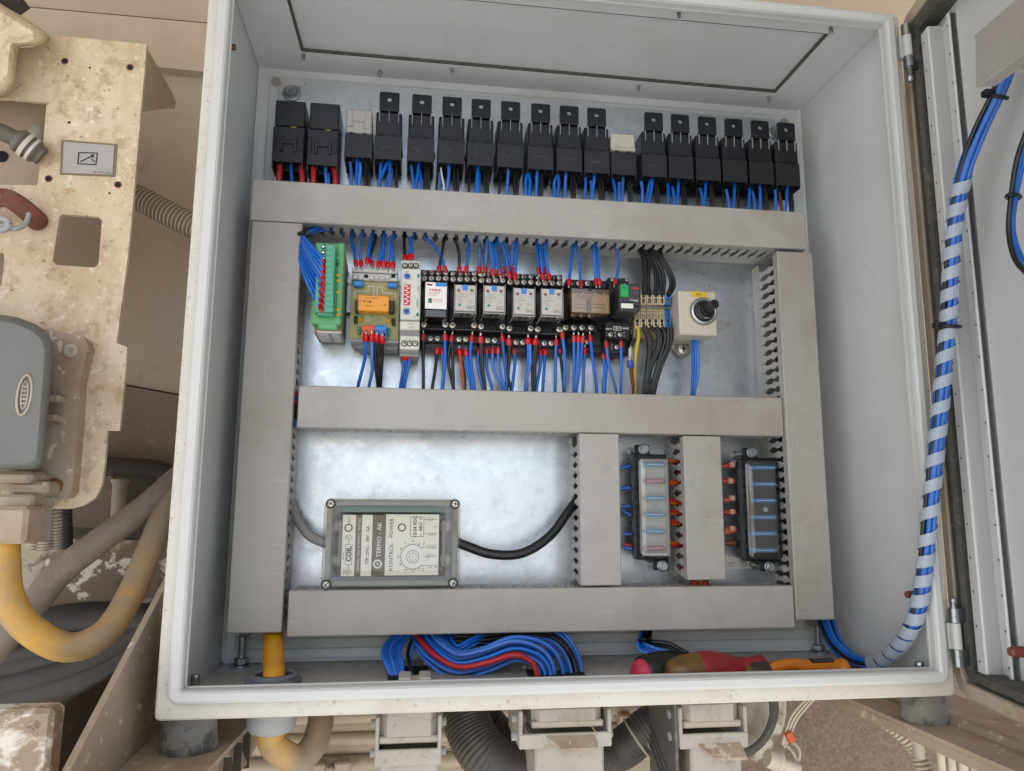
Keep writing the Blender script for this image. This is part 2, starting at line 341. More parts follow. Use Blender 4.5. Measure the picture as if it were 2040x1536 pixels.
def text(body, parent, mat, c, h, right=(1, 0, 0), up=(0, 0, 1), name='lettering', sx=1., bold=0.):
    """flat print: cap height h (m), centred at c"""
    cu = bpy.data.curves.new('t', 'FONT'); cu.body = body; cu.align_x = 'CENTER'; cu.align_y = 'CENTER'; cu.size = h / .72; cu.resolution_u = 2; cu.offset = bold * h
    ob = bpy.data.objects.new('t', cu); COL.objects.link(ob)
    me = bpy.data.meshes.new_from_object(ob.evaluated_get(bpy.context.evaluated_depsgraph_get())); bpy.data.objects.remove(ob); bpy.data.curves.remove(cu)
    r = Vector(right).normalized(); u = Vector(up).normalized(); n = r.cross(u); c = Vector(c)
    ys = [v.co.y for v in me.vertices] or [0]; mid = 0 if '\n' in body else (max(ys) + min(ys)) / 2
    for v in me.vertices: x, y = v.co.x * sx, v.co.y - (mid if mid else 0); v.co = c + r * x + u * y - ORG[parent]
    me.name = name; me.materials.clear(); me.materials.append(MATS[mat]); me.update()
    o = bpy.data.objects.new(name, me); COL.objects.link(o); o.parent = parent; ORG[o] = ORG[parent]; return o
def ptext(body, parent, mat, u, v, Y, hpx, rot=False, sx=1., bold=0.):
    h = hpx * (Y - CAM.y) / FPX * 1.0
    return text(body, parent, mat, at(u, v, Y), h, (0, 0, 1) if rot else (1, 0, 0), (-1, 0, 0) if rot else (0, 0, 1), sx=sx, bold=bold)
ORD = ['first', 'second', 'third', 'fourth', 'fifth', 'sixth', 'seventh', 'eighth', 'ninth', 'tenth', 'eleventh', 'twelfth', 'thirteenth', 'fourteenth', 'fifteenth', 'sixteenth', 'seventeenth', 'eighteenth']
def rrect(cx, cz, hx, hz, r, n=4):
    out = []
    for sx, sz, a0 in ((1, 1, 0), (-1, 1, 90), (-1, -1, 180), (1, -1, 270)):
        for i in range(n + 1):
            a = R(a0 + 90 * i / n); out.append((cx + sx * (hx - r) + r * math.cos(a), cz + sz * (hz - r) + r * math.sin(a)))
    return out
def sweep_frame(mb, hx, hz, r, prof, cx=0, cz=0, n=5, m=0, P=None, closed=False):
    P = P or (lambda x, y, z: Vector((x, y, z)))
    rings = [[P(x, y, z) for x, z in rrect(cx, cz, hx - i, hz - i, max(r - i, .0008), n)] for i, y in prof]
    mb.rings(rings, m, caps=False, closed=closed, sm=False)
_scr = {}
def screw_mesh(r, d=.0016):
    k = (round(r, 5), d)
    if k not in _scr:
        b = MB(); b.lathe([(r * 1.28, 0), (r * 1.28, .0002)], (0, 0, 0), n=14, m=1)
        b.lathe([(r * .98, .0002), (r * .98, d * .6), (r * .78, d), (.0001, d)], (0, 0, 0), n=14, m=0)
        b.box(-r * .7, r * .7, -d - .00012, -d + .0002, -r * .12, r * .12, m=1); b.box(-r * .12, r * .12, -d - .0001, -d + .0002, -r * .6, r * .6, m=1)
        _scr[k] = b.mesh('screw', ['screw_steel', 'black_hole'], (0, 0, 0))
    return _scr[k]
def screw(parent, u, v, Y, rpx=4.4):
    rpx *= 1.14
    r = rpx * (Y - CAM.y) / FPX; o = piece('screw', screw_mesh(r), parent, at(u, v, Y)); o.rotation_euler = (0, random.uniform(0, 3), 0); return o
# ================================================================ ENCLOSURE
D, PL, CV = .175, .163, .105
ENC = thing('control_enclosure', 'open light grey painted steel control cabinet with its door swung to the right', 'control cabinet', (0, .09, -.307))
b = MB(); wl, h0 = .307, .306
b.box(-wl, -.300, .0125, .1785, -h0, h0, .002); part('left_wall', b, 'paint', ENC)
b = MB(); b.box(.300, wl, .0125, .1785, -h0, h0, .002); part('right_wall', b, 'paint', ENC)
b = MB(); b.box(-.2998, .2998, .0125, .1785, .2985, h0, .001)
hole = [(-.2523, .1372), (.2552, .1412), (.2560, .034), (-.2550, .034)]
b.poly([[(-.2996, .014, .2948), (.2996, .014, .2948), (.2996, .1745, .2948), (-.2996, .1745, .2948)], [(x, y, .2948) for x, y in hole]], (0, 0, .0036))
part('ceiling', b, 'paint', ENC)
b = MB(); hi = [(-.2500, .1350), (.2530, .1390), (.2538, .036), (-.2528, .036)]
b.poly([[(x, y, .2955) for x, y in hole], [(x, y, .2955) for x, y in hi]], (0, 0, .0028)); part('cover_gasket', b, 'gasket', ENC)
b = MB(); b.box(-.2998, .2998, .0125, .1785, -h0, -.2987, .001); part('floor_panel', b, 'paint_floor', ENC)
b = MB(); b.box(-.2998, .2998, D, .1783, -.2985, .2983); sweep_frame(b, .2996, .2983, .003, [(0, .1690), (.0035, .1715), (.0105, .1722), (.0118, .1738), (.0195, .1738), (.0205, .1749)], n=2); part('back_wall', b, 'paint', ENC)
b = MB(); sweep_frame(b, .3005, .2965, .008, [(0, .0122), (0, .0050), (.0012, .0020), (.0032, .0008), (.0078, .0008), (.0094, .0020), (.0103, .0044), (.0103, .0100), (.0113, .0100), (.0113, .0122)], cx=.002, cz=.002, n=5, closed=True); part('rain_lip', b, 'paint_lip', ENC)
b = MB(); sweep_frame(b, .3105, .3065, .004, [(0, .026), (0, .0128), (.0014, .0114), (.0150, .0114), (.0150, .019), (.0060, .026)], cx=.0025, cz=.0, n=4, closed=True); part('front_return', b, 'paint_dusty', ENC)
# galvanised mounting plate
x0 = at(552, 260, PL).x; x1 = at(1588, 390, PL).x; zt = at(1060, 200, PL).z
b = MB(); cn = .022
b.poly([[(x0, PL, -.262), (x1, PL, -.262), (x1, PL, zt - cn), (x1 - cn * .4, PL, zt - cn * .8), (x1 - cn, PL, zt - cn * .8), (x1 - cn, PL, zt), (x0 + cn, PL, zt), (x0 + cn, PL, zt - cn * .55), (x0 + cn * .3, PL, zt - cn * .55), (x0, PL, zt - cn * .9)]], (0, .002, 0))
part('mounting_plate', b, 'galvanized', ENC)
def hexnut(o, r, h, ax=(0, -1, 0), wash=1.3, stud=None, sr=.5):
    b = MB(); o = Vector(o); ax = Vector(ax)
    b.lathe([(r * wash * 1.15, 0), (r * wash * 1.1, h * .18), (r * wash * .95, h * .22)], o, ax, 20)
    b.lathe([(r * .9, h * .2), (r, h * .3), (r, h * .88), (r * .85, h)], o, ax, 6, sm=False)
    if stud:
        n = int(stud / (r * .28)); pr = []
        for i in range(n): pr += [(r * sr, h + stud * i / n), (r * sr * .86, h + stud * (i + .5) / n)]
        b.lathe(pr, o, ax, 12)
    return b
part('corner_bolt', hexnut(at(581, 186, PL), .0062, .007, stud=.006), 'steel_bolt', ENC)
part('corner_bolt', hexnut(at(1546, 265, PL), .0062, .007, stud=.006), 'steel_bolt', ENC)
b = MB(); b.lathe([(.0055, 0), (.0052, .0012), (.003, .0014), (.0028, .0004)], at(550, 163, .1738), n=18); part('plug', b, 'relay_grey', ENC)
b = MB(); b.lathe([(.0055, 0), (.0052, .0012), (.003, .0014), (.0028, .0004)], at(1562, 245, .1738), n=18); part('plug', b, 'relay_grey', ENC)
for (u, v) in ((480, 1326), (1632, 1298)):
    o = atZ(u, v, -.2985); part('floor_bolt', hexnut(o, .0062, .0072, (0, 0, 1), 1.35, .019, .62), 'steel_bolt', ENC)
    b = MB(); b.lathe([(.0068, 0), (.0068, .004), (.005, .0055)], (o.x, D, o.z + .029), n=18); part('plug', b, 'mid_grey', ENC)
def stud(o, ax, r, L, mat, nm='threaded_stud'):
    b = MB(); pr = [(r, 0), (r, L * .12)]; n = max(5, int(L / (r * .5)))
    for i in range(n): pr += [(r, L * (.15 + .78 * i / n)), (r * .85, L * (.15 + .78 * (i + .5) / n))]
    pr += [(r * .9, L * .95), (r * .7, L)]; b.lathe(pr, o, ax, 12); part(nm, b, mat, ENC)
stud(atZ(388, 1372, -.2985), (0, 0, 1), .0038, .011, 'steel_bolt'); q = at(1832, 1330, .022); stud(Vector((q.x, .022, -.2985)), (0, 0, 1), .0040, .0175, 'steel_bolt')
for (u, v) in ((605, 108), (901, 136), (1272, 170), (1532, 192), (1352, 22), (1655, 54), (757, 141)):
    o = atZ(u, v, .2948); stud(o, (0, 0, -1), .0019, .0065, 'steel_bolt')
stud(atX(454, 93, -.300), (1, 0, 0), .0030, .0065, 'copper_paint'); stud(atX(1837, 1184, .300), (-1, 0, 0), .0032, .0150, 'copper_paint')
for (u, v) in ((1762, 125), (1852, 1254)): o = atX(u, v, .300); b = MB(); b.lathe([(.003, 0), (.003, .001), (.0018, .003)], o, (-1, 0, 0), n=12); part('rivet', b, 'steel_bolt', ENC)
# hinges
def hinge(u0, v0, u1, v1, u2, v2, u3, v3, u4, v4, up=False):
    Y = .004; h = at(u0, v0, Y); q = [at(a, c, Y) for a, c in ((u0, v0), (u1, v1), (u2, v2), (u3, v3), (u4, v4))]; X = sum(p.x for p in q) / 5
    Z = [p.z for p in q]
    if up: (za, zb), (zc, zd), (ze, zf), (zp, zq) = (Z[1], Z[2]), (Z[2], Z[3]), (Z[3], Z[4]), (Z[0], Z[1])
    else: (za, zb), (zc, zd), (ze, zf), (zp, zq) = (Z[0], Z[1]), (Z[1], Z[2]), (Z[2], Z[3]), (Z[3], Z[4])
    r = .0042
    bb = MB(); bb.cyl((X, Y, zc), (X, Y, zd), r * .98, 16); bb.box(X - .0065, X - .001, Y + .0015, Y + .010, zd, zc); H = part('hinge', bb, 'paint_lip', ENC)
    bb = MB(); bb.cyl((X, Y, za), (X, Y, zb + .0004), r, 16); bb.box(X + .001, X + .011, Y + .001, Y + .006, zb + .001, za); part('hinge_knuckle', bb, 'steel_bolt', H); bb = MB(); bb.cyl((X, Y, ze - .0004), (X, Y, zf), r, 16); bb.box(X + .001, X + .011, Y + .001, Y + .006, zf, ze - .001); part('hinge_knuckle', bb, 'steel_bolt', H)
    bb = MB(); bb.lathe([(r * .62, 0), (r * .62, abs(zp - zq) * .55), (r * .75, abs(zp - zq) * .6), (r * .7, abs(zp - zq) * .95), (r * .4, abs(zp - zq))], (X, Y, zq if up else zp), (0, 0, 1 if up else -1), 12); part('hinge_pin', bb, 'steel_bolt', H)
hinge(1804, 50, 1806, 72, 1809, 113, 1811, 134, 1813, 163)
hinge(1899, 1190, 1901, 1212, 1903, 1241, 1905, 1293, 1909, 1328, up=True)
# ---- door: pan, rim, gasket, stiffener rails
DZ0, DZ1, DL = -.309, .309, .60
dp = lambda s, z, n: dpt(s, n, z)
b = MB(); ax = (DS, DN, (0, 0, 1))
b.obox(dpt(DL / 2, -.0205, 0), ax, (DL / 2 - .002, .0008, .305)); DOOR = part('door', b, 'door_paint', ENC)
b = MB(); sweep_frame(b, DL / 2, .310, .022, [(.0, -.024), (0, -.004), (.0012, -.0012), (.003, 0), (.0125, 0), (.0135, -.0015), (.0135, -.012), (.0145, -.012), (.0145, -.0192)], cx=DL / 2, n=7, P=lambda s, n, z: dpt(s, n, z)); part('door_rim', b, 'rim_dust', DOOR)
b = MB(); sweep_frame(b, DL / 2, .310, .030, [(.0150, -.0192), (.0150, -.004), (.0172, -.0008), (.0232, -.0008), (.0258, -.004), (.0258, -.0192)], cx=DL / 2, n=7, P=lambda s, n, z: dpt(s, n, z)); part('door_gasket', b, 'gasket', DOOR)
zt0 = .275; zb0 = atD(1968, 1352, -.006)[1]
s0 = .0335
rp = [(s0, -.019), (s0, -.0045), (s0 + .001, -.0035), (s0 + .0125, -.0035), (s0 + .0135, -.0045), (s0 + .0135, -.0165), (s0 + .0265, -.0165), (s0 + .0275, -.0158), (s0 + .0275, -.0132), (s0 + .0283, -.0124), (s0 + .0312, -.0124), (s0 + .0320, -.0132), (s0 + .0320, -.0195)]
b = MB(); b.rings([[dpt(s, n, zz) for s, n in rp] for zz in (zb0, zt0)], caps=False, sm=False); b.rings([[dpt(s, n - .0009, zz) for s, n in rp] for zz in (zb0, zt0)], caps=False, sm=False); RAIL = part('stiffener_rail', b, 'door_paint', DOOR)
# perforations in the rail face
hm = MB(); hm.lathe([(.0012, 0), (.0012, .00025)], (0, 0, 0), DN, 10); hme = hm.mesh('rail_hole', ['black_hole'], (0, 0, 0))
b = MB()
for i in range(21):
    for ss in (s0 + .005, s0 + .0297):
        z = zb0 + .012 + i * .0270; o = dpt(ss, -.0034 if ss < s0 + .02 else -.0123, z); b.lathe([(.0009, 0), (.0009, .0002)], o, DN, 8)
part('perforation', b, 'black_hole', DOOR, kind='stuff')
o = dpt(.11, -.0197, 0); ss, zz = atD(2046, 1299, -.016); b = MB(); pr = []
for i in range(9): pr += [(.0042, .002 + i * .0015), (.0036, .0027 + i * .0015)]
b.lathe([(.0042, 0)] + pr + [(.003, .0165)], dpt(ss, -.0197, zz), DN, 12); part('door_stud', b, 'copper_paint', DOOR)

# ================================================================ CABLE DUCTS
def finger_mesh(pitch, h, th, ax_len, ax_thk):
    """one finger standing toward the viewer (-Y); ax_len = along duct, ax_thk = through wall"""
    P2 = pitch / 2; pr = [(0, P2 - .0004), (.0055, P2 - .0004), (.0056, P2 - .0014), (.0085, P2 - .0014), (.0095, P2 - .0030), (.021, P2 - .0030), (.0225, P2 - .0016), (.027, P2 - .0016), (.0285, P2 - .0030), (h, P2 - .0030)]
    pts = [(-w, y) for y, w in pr] + [(w, y) for y, w in pr[::-1]]
    return pts
def duct(label, x0, x1, z0, z1, vert, cv=CV, ends=(0, 0), fl=(0, 0), nm='cable_duct', tilt=0):
    o = Vector(((x0 + x1) / 2, PL, min(z0, z1))); t = thing(nm, label, 'cable duct', o, 'grey plastic cable ducts on the mounting plate')
    c = MB(); c.box(x0, x1, cv, cv + .0018, z0, z1, .0009)
    if vert: c.box(x0, x0 + .0014, cv + .0016, cv + .0095, z0 + .0006, z1 - .0006); c.box(x1 - .0014, x1, cv + .0016, cv + .0095, z0 + .0006, z1 - .0006)
    else: c.box(x0 + .0006, x1 - .0006, cv + .0016, cv + .0095, z0, z0 + .0014); c.box(x0 + .0006, x1 - .0006, cv + .0016, cv + .0095, z1 - .0014, z1)
    part('cover', c, 'duct', t)
    b = MB(); g = .0020; e = .0015
    a0, a1 = (z0, z1) if vert else (x0, x1); a0 += ends[0]; a1 -= ends[1]
    H = PL - .012 - (cv + .004); pitch = .0100; n = int((a1 - a0) / pitch)
    if vert: b.box(x0 + g, x1 - g, PL - .0016, PL - .0002, a0, a1)
    else: b.box(a0, a1, PL - .0016, PL - .0002, z0 + g, z1 - g)
    for sgn in (0, 1):
        w0 = (x0 + g if sgn == 0 else x1 - g - e) if vert else (z0 + g if sgn == 0 else z1 - g - e); w1 = w0 + e
        if vert: b.box(w0, w1, PL - .0130, PL - .0017, a0, a1); b.box(w0 - .0004, w1 + .0004, PL - .0045, PL - .0035, a0, a1)
        else: b.box(a0, a1, PL - .0130, PL - .0017, w0, w1); b.box(a0, a1, PL - .0045, PL - .0035, w0 - .0004, w1 + .0004)
        for i in range(n):
            cc = a0 + (i + .5) * pitch; fp = finger_mesh(pitch, H, e, 0, 0)
            if vert: b.poly([[(w0, PL - .0125 - y, cc + q) for q, y in fp]], (e, 0, 0))
            else: b.poly([[(cc + q, PL - .0125 - y, w0) for q, y in fp]], (0, 0, e))
    part('slotted_base', b, 'duct_base', t); return t
DUCT_TOP = duct('long horizontal grey cable duct directly below the top row of relays', -.2842, .2600, .1034, .1432, False)
duct('tall vertical grey cable duct on the left side of the mounting plate', -.2825, -.2378, -.2620, .1026, True)
duct('tall vertical grey cable duct on the right side of the mounting plate', .2262, .2640, -.2585, .0990, True, cv=CV - .003)
duct('horizontal grey cable duct across the middle under the terminal blocks and relays', -.2338, .2255, -.0870, -.0492, False, cv=CV + .001)
duct('long horizontal grey cable duct lowest on the mounting plate, above the wire loop', -.2333, .2255, -.2656, -.2275, False, cv=CV - .001)
duct('short vertical grey cable duct between the clear control box and the left fuse box', .0222, .0602, -.2258, -.0878, True, cv=CV - .0005)
duct('short vertical grey cable duct between the two fuse boxes', .1235, .1608, -.2218, -.0882, True, cv=CV + .001)

def packing(x0, x1, z0, z1, vert, k):
    b = MB(); rr = random.Random(k)
    for i in range(9):
        a = .010 + .020 * rr.random(); y = .118 + .036 * rr.random(); r = .0024 + .0012 * rr.random(); n = 9; pts = []
        for j in range(n + 1):
            t = j / n; w = .0035 * math.sin(j * 1.7 + i)
            pts.append((x0 + a + w, y + .003 * math.cos(j * 2.1 + i), z0 + (z1 - z0) * t) if vert else (x0 + (x1 - x0) * t, y + .003 * math.cos(j * 2.1 + i), z0 + a + w))
        b.tube(pts, r, 6, m=(0, 0, 1, 0, 0, 2 if k % 2 else 0, 0, 1, 0)[i], k=3)
    return solo('duct_wiring', b, ['wire_black', 'blue', 'wire_red'], 'wires packed inside a grey cable duct, glimpsed through its slots', kind='stuff')
for q in ((-.280, .256, .1040, .1420, False), (-.2805, -.24, -.258, .10, True), (.2285, .262, -.255, .097, True), (-.231, .223, -.086, -.05, False), (-.231, .223, -.265, -.228, False), (.024, .058, -.224, -.089, True), (.126, .159, -.220, -.089, True)): packing(*q, int(abs(q[0]) * 9999))

# ================================================================ TOP RELAY ROW
YF, YB = .128, .1575
def zpx(u, v, Y): return at(u, v, Y).z
zs = dict(tab=(zpx(775, 183.5, YF) + zpx(1567, 247, YF)) / 2, led=(zpx(775, 217, YF) + zpx(1567, 278, YF)) / 2, bod=(zpx(775, 221, YF) + zpx(1567, 283, YF)) / 2, mid=(zpx(775, 270, YF) + zpx(1567, 324, YF)) / 2, bot=(zpx(775, 320, YF) + zpx(1567, 367, YF)) / 2)
XC = [at(u, v, YF).x for u, v in ((775, 240), (839.7, 245), (900, 252), (958, 258), (1017, 260), (1077, 265), (1134, 270), (1189, 275), (1303, 285), (1356, 290), (1410, 295), (1463, 298), (1516, 303), (1568, 305))]
def auto_relay(x, label):
    t = thing('automotive_relay', label, 'relay', (x, YB, zs['mid']), 'black tabbed relays plugged into the top row')
    hw = .0128; b = MB(); b.box(x - hw, x + hw, YF + .0006, YB, zs['mid'] + .0003, zs['bod'], .0012)
    b.box(x - hw * .98, x + hw * .98, YF - .0002, YB - .001, zs['mid'] - .0, zs['mid'] + .0022, .0006); part('case', b, 'black', t)
    b = MB(); tw = .0098; hole = [(x + .0024 * math.cos(2 * math.pi * i / 14), YF - .0012, zs['tab'] - .0078 + .0024 * math.sin(2 * math.pi * i / 14)) for i in range(14)]
    b.poly([[(x - tw, YF - .0012, zs['led'] - .001), (x + tw, YF - .0012, zs['led'] - .001), (x + tw, YF - .0012, zs['tab'] - .0012), (x + tw - .0012, YF - .0012, zs['tab']), (x - tw + .0012, YF - .0012, zs['tab']), (x - tw, YF - .0012, zs['tab'] - .0012)], hole], (0, .0022, 0))
    b.box(x - tw, x + tw, YF - .0022, YF + .003, zs['led'] - .0022, zs['led'] + .0010, .0006); part('mounting_tab', b, 'black', t)
    b = MB()
    for dx in (-tw + .0005, 0, tw - .0005): b.box(x + dx - .00028, x + dx + .00028, YF - .0012, YF + .001, zs['led'] - .0135, zs['led'] - .002)
    part('rib', b, 'mid_grey', t); return t
def sock(x, label, hw=.0134, group='black sockets of the top relay row'):
    t = thing('relay_socket', label, 'relay socket', (x, YB, zs['bot']), group)
    b = MB(); zt, zb = zs['mid'] - .0003, zs['bot']; e = .0013
    b.box(x - hw, x + hw, YF, YF + e, zb, zt, .0004); b.box(x - hw, x + hw, YB - e, YB, zb - .004, zt)
    b.box(x - hw, x - hw + e, YF + e, YB - e, zb - .002, zt); b.box(x + hw - e, x + hw, YF + e, YB - e, zb - .002, zt)
    b.box(x - hw + e, x + hw - e, YF + e, YB - e, zt - .012, zt - .009)
    for dx in (-.0045, .0045): b.box(x + dx - .0004, x + dx + .0004, YF + e, YB - e, zb - .001, zt - .012)
    for yy in (YF + .010, YF + .020): b.box(x - hw + e, x + hw - e, yy - .0004, yy + .0004, zb - .001, zt - .012)
    part('socket_body', b, 'black_socket', t)
    b = MB()
    for dx in (-.0075, .0055): b.box(x + dx - .0018, x + dx + .0018, YF - .0004, YF + .0006, zt - .0012, zt + .0004)
    b.box(x + hw - .0002, x + hw + .0010, YF + .004, YF + .012, zb + .008, zb + .012); part('latch', b, 'black_hole', t); return t
r0 = auto_relay(XC[0], 'leftmost black relay with an upright holed tab in the top row'); s0_ = sock(XC[0], 'black socket under the leftmost tabbed relay of the top row, scribbled in white')
place = ['', 'second', 'third', 'fourth', 'fifth', 'sixth', 'seventh', 'eighth', 'ninth', 'tenth', 'eleventh', 'twelfth', 'thirteenth']
for i in range(1, 14):
    lab = f'{place[i]} black tabbed relay from the left in the top row' if i < 13 else 'rightmost black tabbed relay, against the right end of the top row'
    if i == 7: lab = 'black tabbed relay just left of the small whitish relay in the top row'
    if i == 8: lab = 'black tabbed relay just right of the small whitish relay in the top row'
    dup(r0, (XC[i] - XC[0], 0, 0), lab)
    nm = f'{place[i]} tabbed relay from the left' if i < 13 else 'rightmost tabbed relay'
    dup(s0_, (XC[i] - XC[0], 0, 0), f'black socket carrying the {nm} of the top row')
xg = at(714, 290, YF).x; dup(s0_, (xg - XC[0], 0, 0), 'black socket under the small grey relay of the top row')
xw = at(1243, 330, YF).x; dup(s0_, (xw - XC[0], 0, 0), 'black socket under the small whitish relay of the top row')
# white pen scribbles on some sockets
def scribble(x, z, k):
    rr = random.Random(k); b = MB(); px = x - .007
    for j in range(rr.randint(2, 4)):
        pts = [(px + q * .0016, YF - .0003, z + rr.uniform(-.003, .003) + q * .0006) for q in range(3)]; b.tube(pts, .00018, 4, k=3); px += .0038
    return b
for sk in [o for o in COL.objects if o.name.startswith('relay_socket')]:
    i = min(range(14), key=lambda i: abs(XC[i] - sk.location.x))
    if abs(XC[i] - sk.location.x) < 1e-4 and i < 9: part('pen_mark', scribble(sk.location.x, zs['bot'] + .012, i), 'ink_grey', sk)
# two larger relays at far left
def big_relay(u0, v0, u1, v1, vm, vb, lab):
    x0, x1, _, _ = pxr(u0, v0, u1, v1, YF); z1 = zpx((u0 + u1) / 2, v0, YF); zm = zpx((u0 + u1) / 2, v1, YF); zb = zpx((u0 + u1) / 2, vb, YF)
    t = thing('power_relay', lab + ' black cube relay without tab at the left end of the top row', 'relay', ((x0 + x1) / 2, YB, zm), 'large cube relays of the top row'); xc = (x0 + x1) / 2
    b = MB(); b.box(x0, x1, YF, YB + .003, zm + .001, z1, .0012); part('case', b, 'black', t)
    b = MB(); b.box(xc + .001, xc + .0065, YF + .002, YF + .006, zm - .001, zm + .0028); part('brass_blade', b, 'brass', t)
    s = thing('relay_socket', lab + ' wide black socket at the left end of the top row, holding a cube relay', 'relay socket', (xc, YB, zb), 'wide sockets of the cube relays')
    x0 -= .001; b = MB(); e = .0014; zt = zm
    b.box(x0, x1, YF + .001, YF + .001 + e, zb, zt, .0004); b.box(x0, x0 + e, YF + .0025, YB, zb - .006, zt); b.box(x1 - e, x1, YF + .0025, YB, zb - .006, zt); b.box(x0, x1, YB - e, YB + .002, zb - .008, zt); b.box(x0 + e, x1 - e, YF + .003, YB - e, zt - .012, zt - .0085)
    for q in (.33, .66): b.box(x0 + (x1 - x0) * q - .0005, x0 + (x1 - x0) * q + .0005, YF + .003, YB - e, zb - .004, zt - .012)
    b.box(x0 + e, x1 - e, YF + .013, YF + .014, zb - .004, zt - .012)
    part('socket_body', b, 'black_socket', s)
    b = MB(); b.box(xc - .008, xc + .008, YF - .0008, YF + .0012, zt - .018, zt - .0145, .0005); b.box(xc - .008, xc - .005, YF - .001, YF + .0012, zt - .026, zt - .010, .0005); b.box(xc + .005, xc + .008, YF - .001, YF + .0012, zt - .026, zt - .010, .0005)
    for sx in (x0 + .001, x1 - .004): b.box(sx, sx + .003, YF - .0004, YF + .0012, zt - .024, zt - .008, .0004)
    part('clip', b, 'black', s)
big_relay(548, 200, 608, 252, 252, 322, 'first'); big_relay(617, 205, 676, 258, 258, 329, 'second')
# small grey relay and whitish relay
def small_relay(u0, v0, u1, v1, nm, lab, mat, notch):
    x0, x1, z0, z1 = pxr(u0, v0, u1, v1, YF); xc = (x0 + x1) / 2; zm = zs['mid']
    t = thing('small_relay', lab, 'relay', (xc, YB, zm)); b = MB(); b.box(x0, x1, YF + .001, YB - .004, zm + .0002, z1, .0014); part('case', b, mat, t)
    b = MB()
    if notch:
        h = z1 - zm; y0, y1 = YF + .0002, YF + .0014
        b.box(xc - .0105, xc - .0052, y0, y1, zm + h * .26, zm + h * .30); b.box(xc + .0052, xc + .0105, y0, y1, zm + h * .20, zm + h * .24); b.box(xc - .0056, xc - .0050, y0, y1, zm + h * .26, zm + h * .5)
        b.box(xc + .005, xc + .0056, y0, y1, zm + h * .2, zm + h * .48); b.box(xc - .0056, xc + .0056, y0, y1, zm + h * .47, zm + h * .51); b.box(xc - .0068, xc - .0064, y0, y1, zm + h * .52, z1 - .001); b.box(xc + .0064, xc + .0068, y0, y1, zm + h * .52, z1 - .001)
        part('latch_groove', b, 'mid_grey', t)
    else:
        b.box(x0, x1, YF - .0006, YF + .004, zm + .001, zm + .0045, .0008)
        for dx in (-.0035, .008): b.box(xc + dx - .0013, xc + dx + .0013, YF - .0012, YF + .001, zm + .003, zm + .0065, .0003)
        part('base_clip', b, 'relay_white', t)
small_relay(689, 217, 741, 264, 'grey_relay', 'small grey relay with a stepped groove, between cube and tabbed relays', 'relay_grey', True)
small_relay(1218, 265, 1266, 301, 'white_relay', 'small whitish dusty relay without tab in the right half of the top row', 'relay_white', False)
# ================================================================ WIRES (helper)
fA = lambda x, y: (580 + x / 5.486, 440 + y / 5.486)
fB = lambda x, y: (820 + x / 5.487, 440 + y / 5.487)
fC = lambda x, y: (1080 + x / 4.655, 460 + y / 4.655)
fD = lambda x, y: (680 + x / 6.375, 640 + y / 6.375)
fE = lambda x, y: (980 + x / 6.375, 640 + y / 6.375)
fT = lambda x, y: (540 + x / 3.778, 300 + y / 3.778)
fU = lambda x, y: (1060 + x / 3.643, 320 + y / 3.643)
COLW = dict(b=('blue', 'blue'), k=('black', 'wire_black'), r=('red', 'wire_red'), w=('white', 'wire_white'), n=('brown', 'wire_brown'), o=('orange', 'wire_orange'), y=('yellow and green', 'wire_yellow'), d=('dark blue', 'blue'))
def wires(f, where, group, specs, y0, y1, into=None, r=.00158, ferr='end', fr=None):
    """specs: (colour letter, points in zoom frame[, options]); where completes the label"""
    built = []
    for sp in specs:
        c, pts = sp[0], sp[1]; op = sp[2] if len(sp) > 2 else {}
        ya, yb = op.get('y', (y0, y1)); n = len(pts); P = []
        for i, q in enumerate(pts):
            t = i / (n - 1); Y = ya + (yb - ya) * t + op.get('bow', 0) * 4 * t * (1 - t); P.append(at(*f(*q), Y))
        ins = op.get('into', into); ends = op.get('f', ferr)
        if ins:
            if ins[0] == 's': P = [P[0] + Vector(ins[1])] + P
            else: P = P + [P[-1] + Vector(ins[1])]
        built.append((sum(p.x for p in P[:]) / len(P), c, P, ends, op))
    cols = {}
    for bl in sorted(built, key=lambda q: q[0]): cols.setdefault(bl[1], []).append(bl)
    for c, L in cols.items():
        word, mat = COLW[c]
        for i, (_, _, P, ends, op) in enumerate(L):
            lab = f'{word} wire {where}' if len(L) == 1 else f'{ORD[i]} {word} wire {where}, counted from the left'
            if len(lab.split()) > 16: lab = f'{ORD[i]} {word} wire from left {where}'
            rr = op.get('r', r); b = MB(); b.tube(P, rr, 8, k=5); nm = 'wire'
            o = solo(nm, b, mat, lab, 'wire', group)
            if ends:
                p, q = (P[-1], P[-2]) if ends == 'end' else (P[0], P[1]); sm = smooth(P, 5); q = sm[-2] if ends == 'end' else sm[1]
                dv = (p - q).normalized(); w = fr or rr * 1.42; w *= op.get('fw', 1)
                fb = MB(); fb.lathe([(w * .86, -.0002), (w * 1.06, .0006), (w, .0052), (w * .72, .0068), (w * .42, .0071)], p - dv * .0035, dv, 12); part('ferrule', fb, op.get('fm', 'ferrule'), o)
                pb = MB(); pb.cyl(p + dv * .0030, p + dv * .0062, w * .4, 8); part('ferrule_pin', pb, 'screw_steel', o)
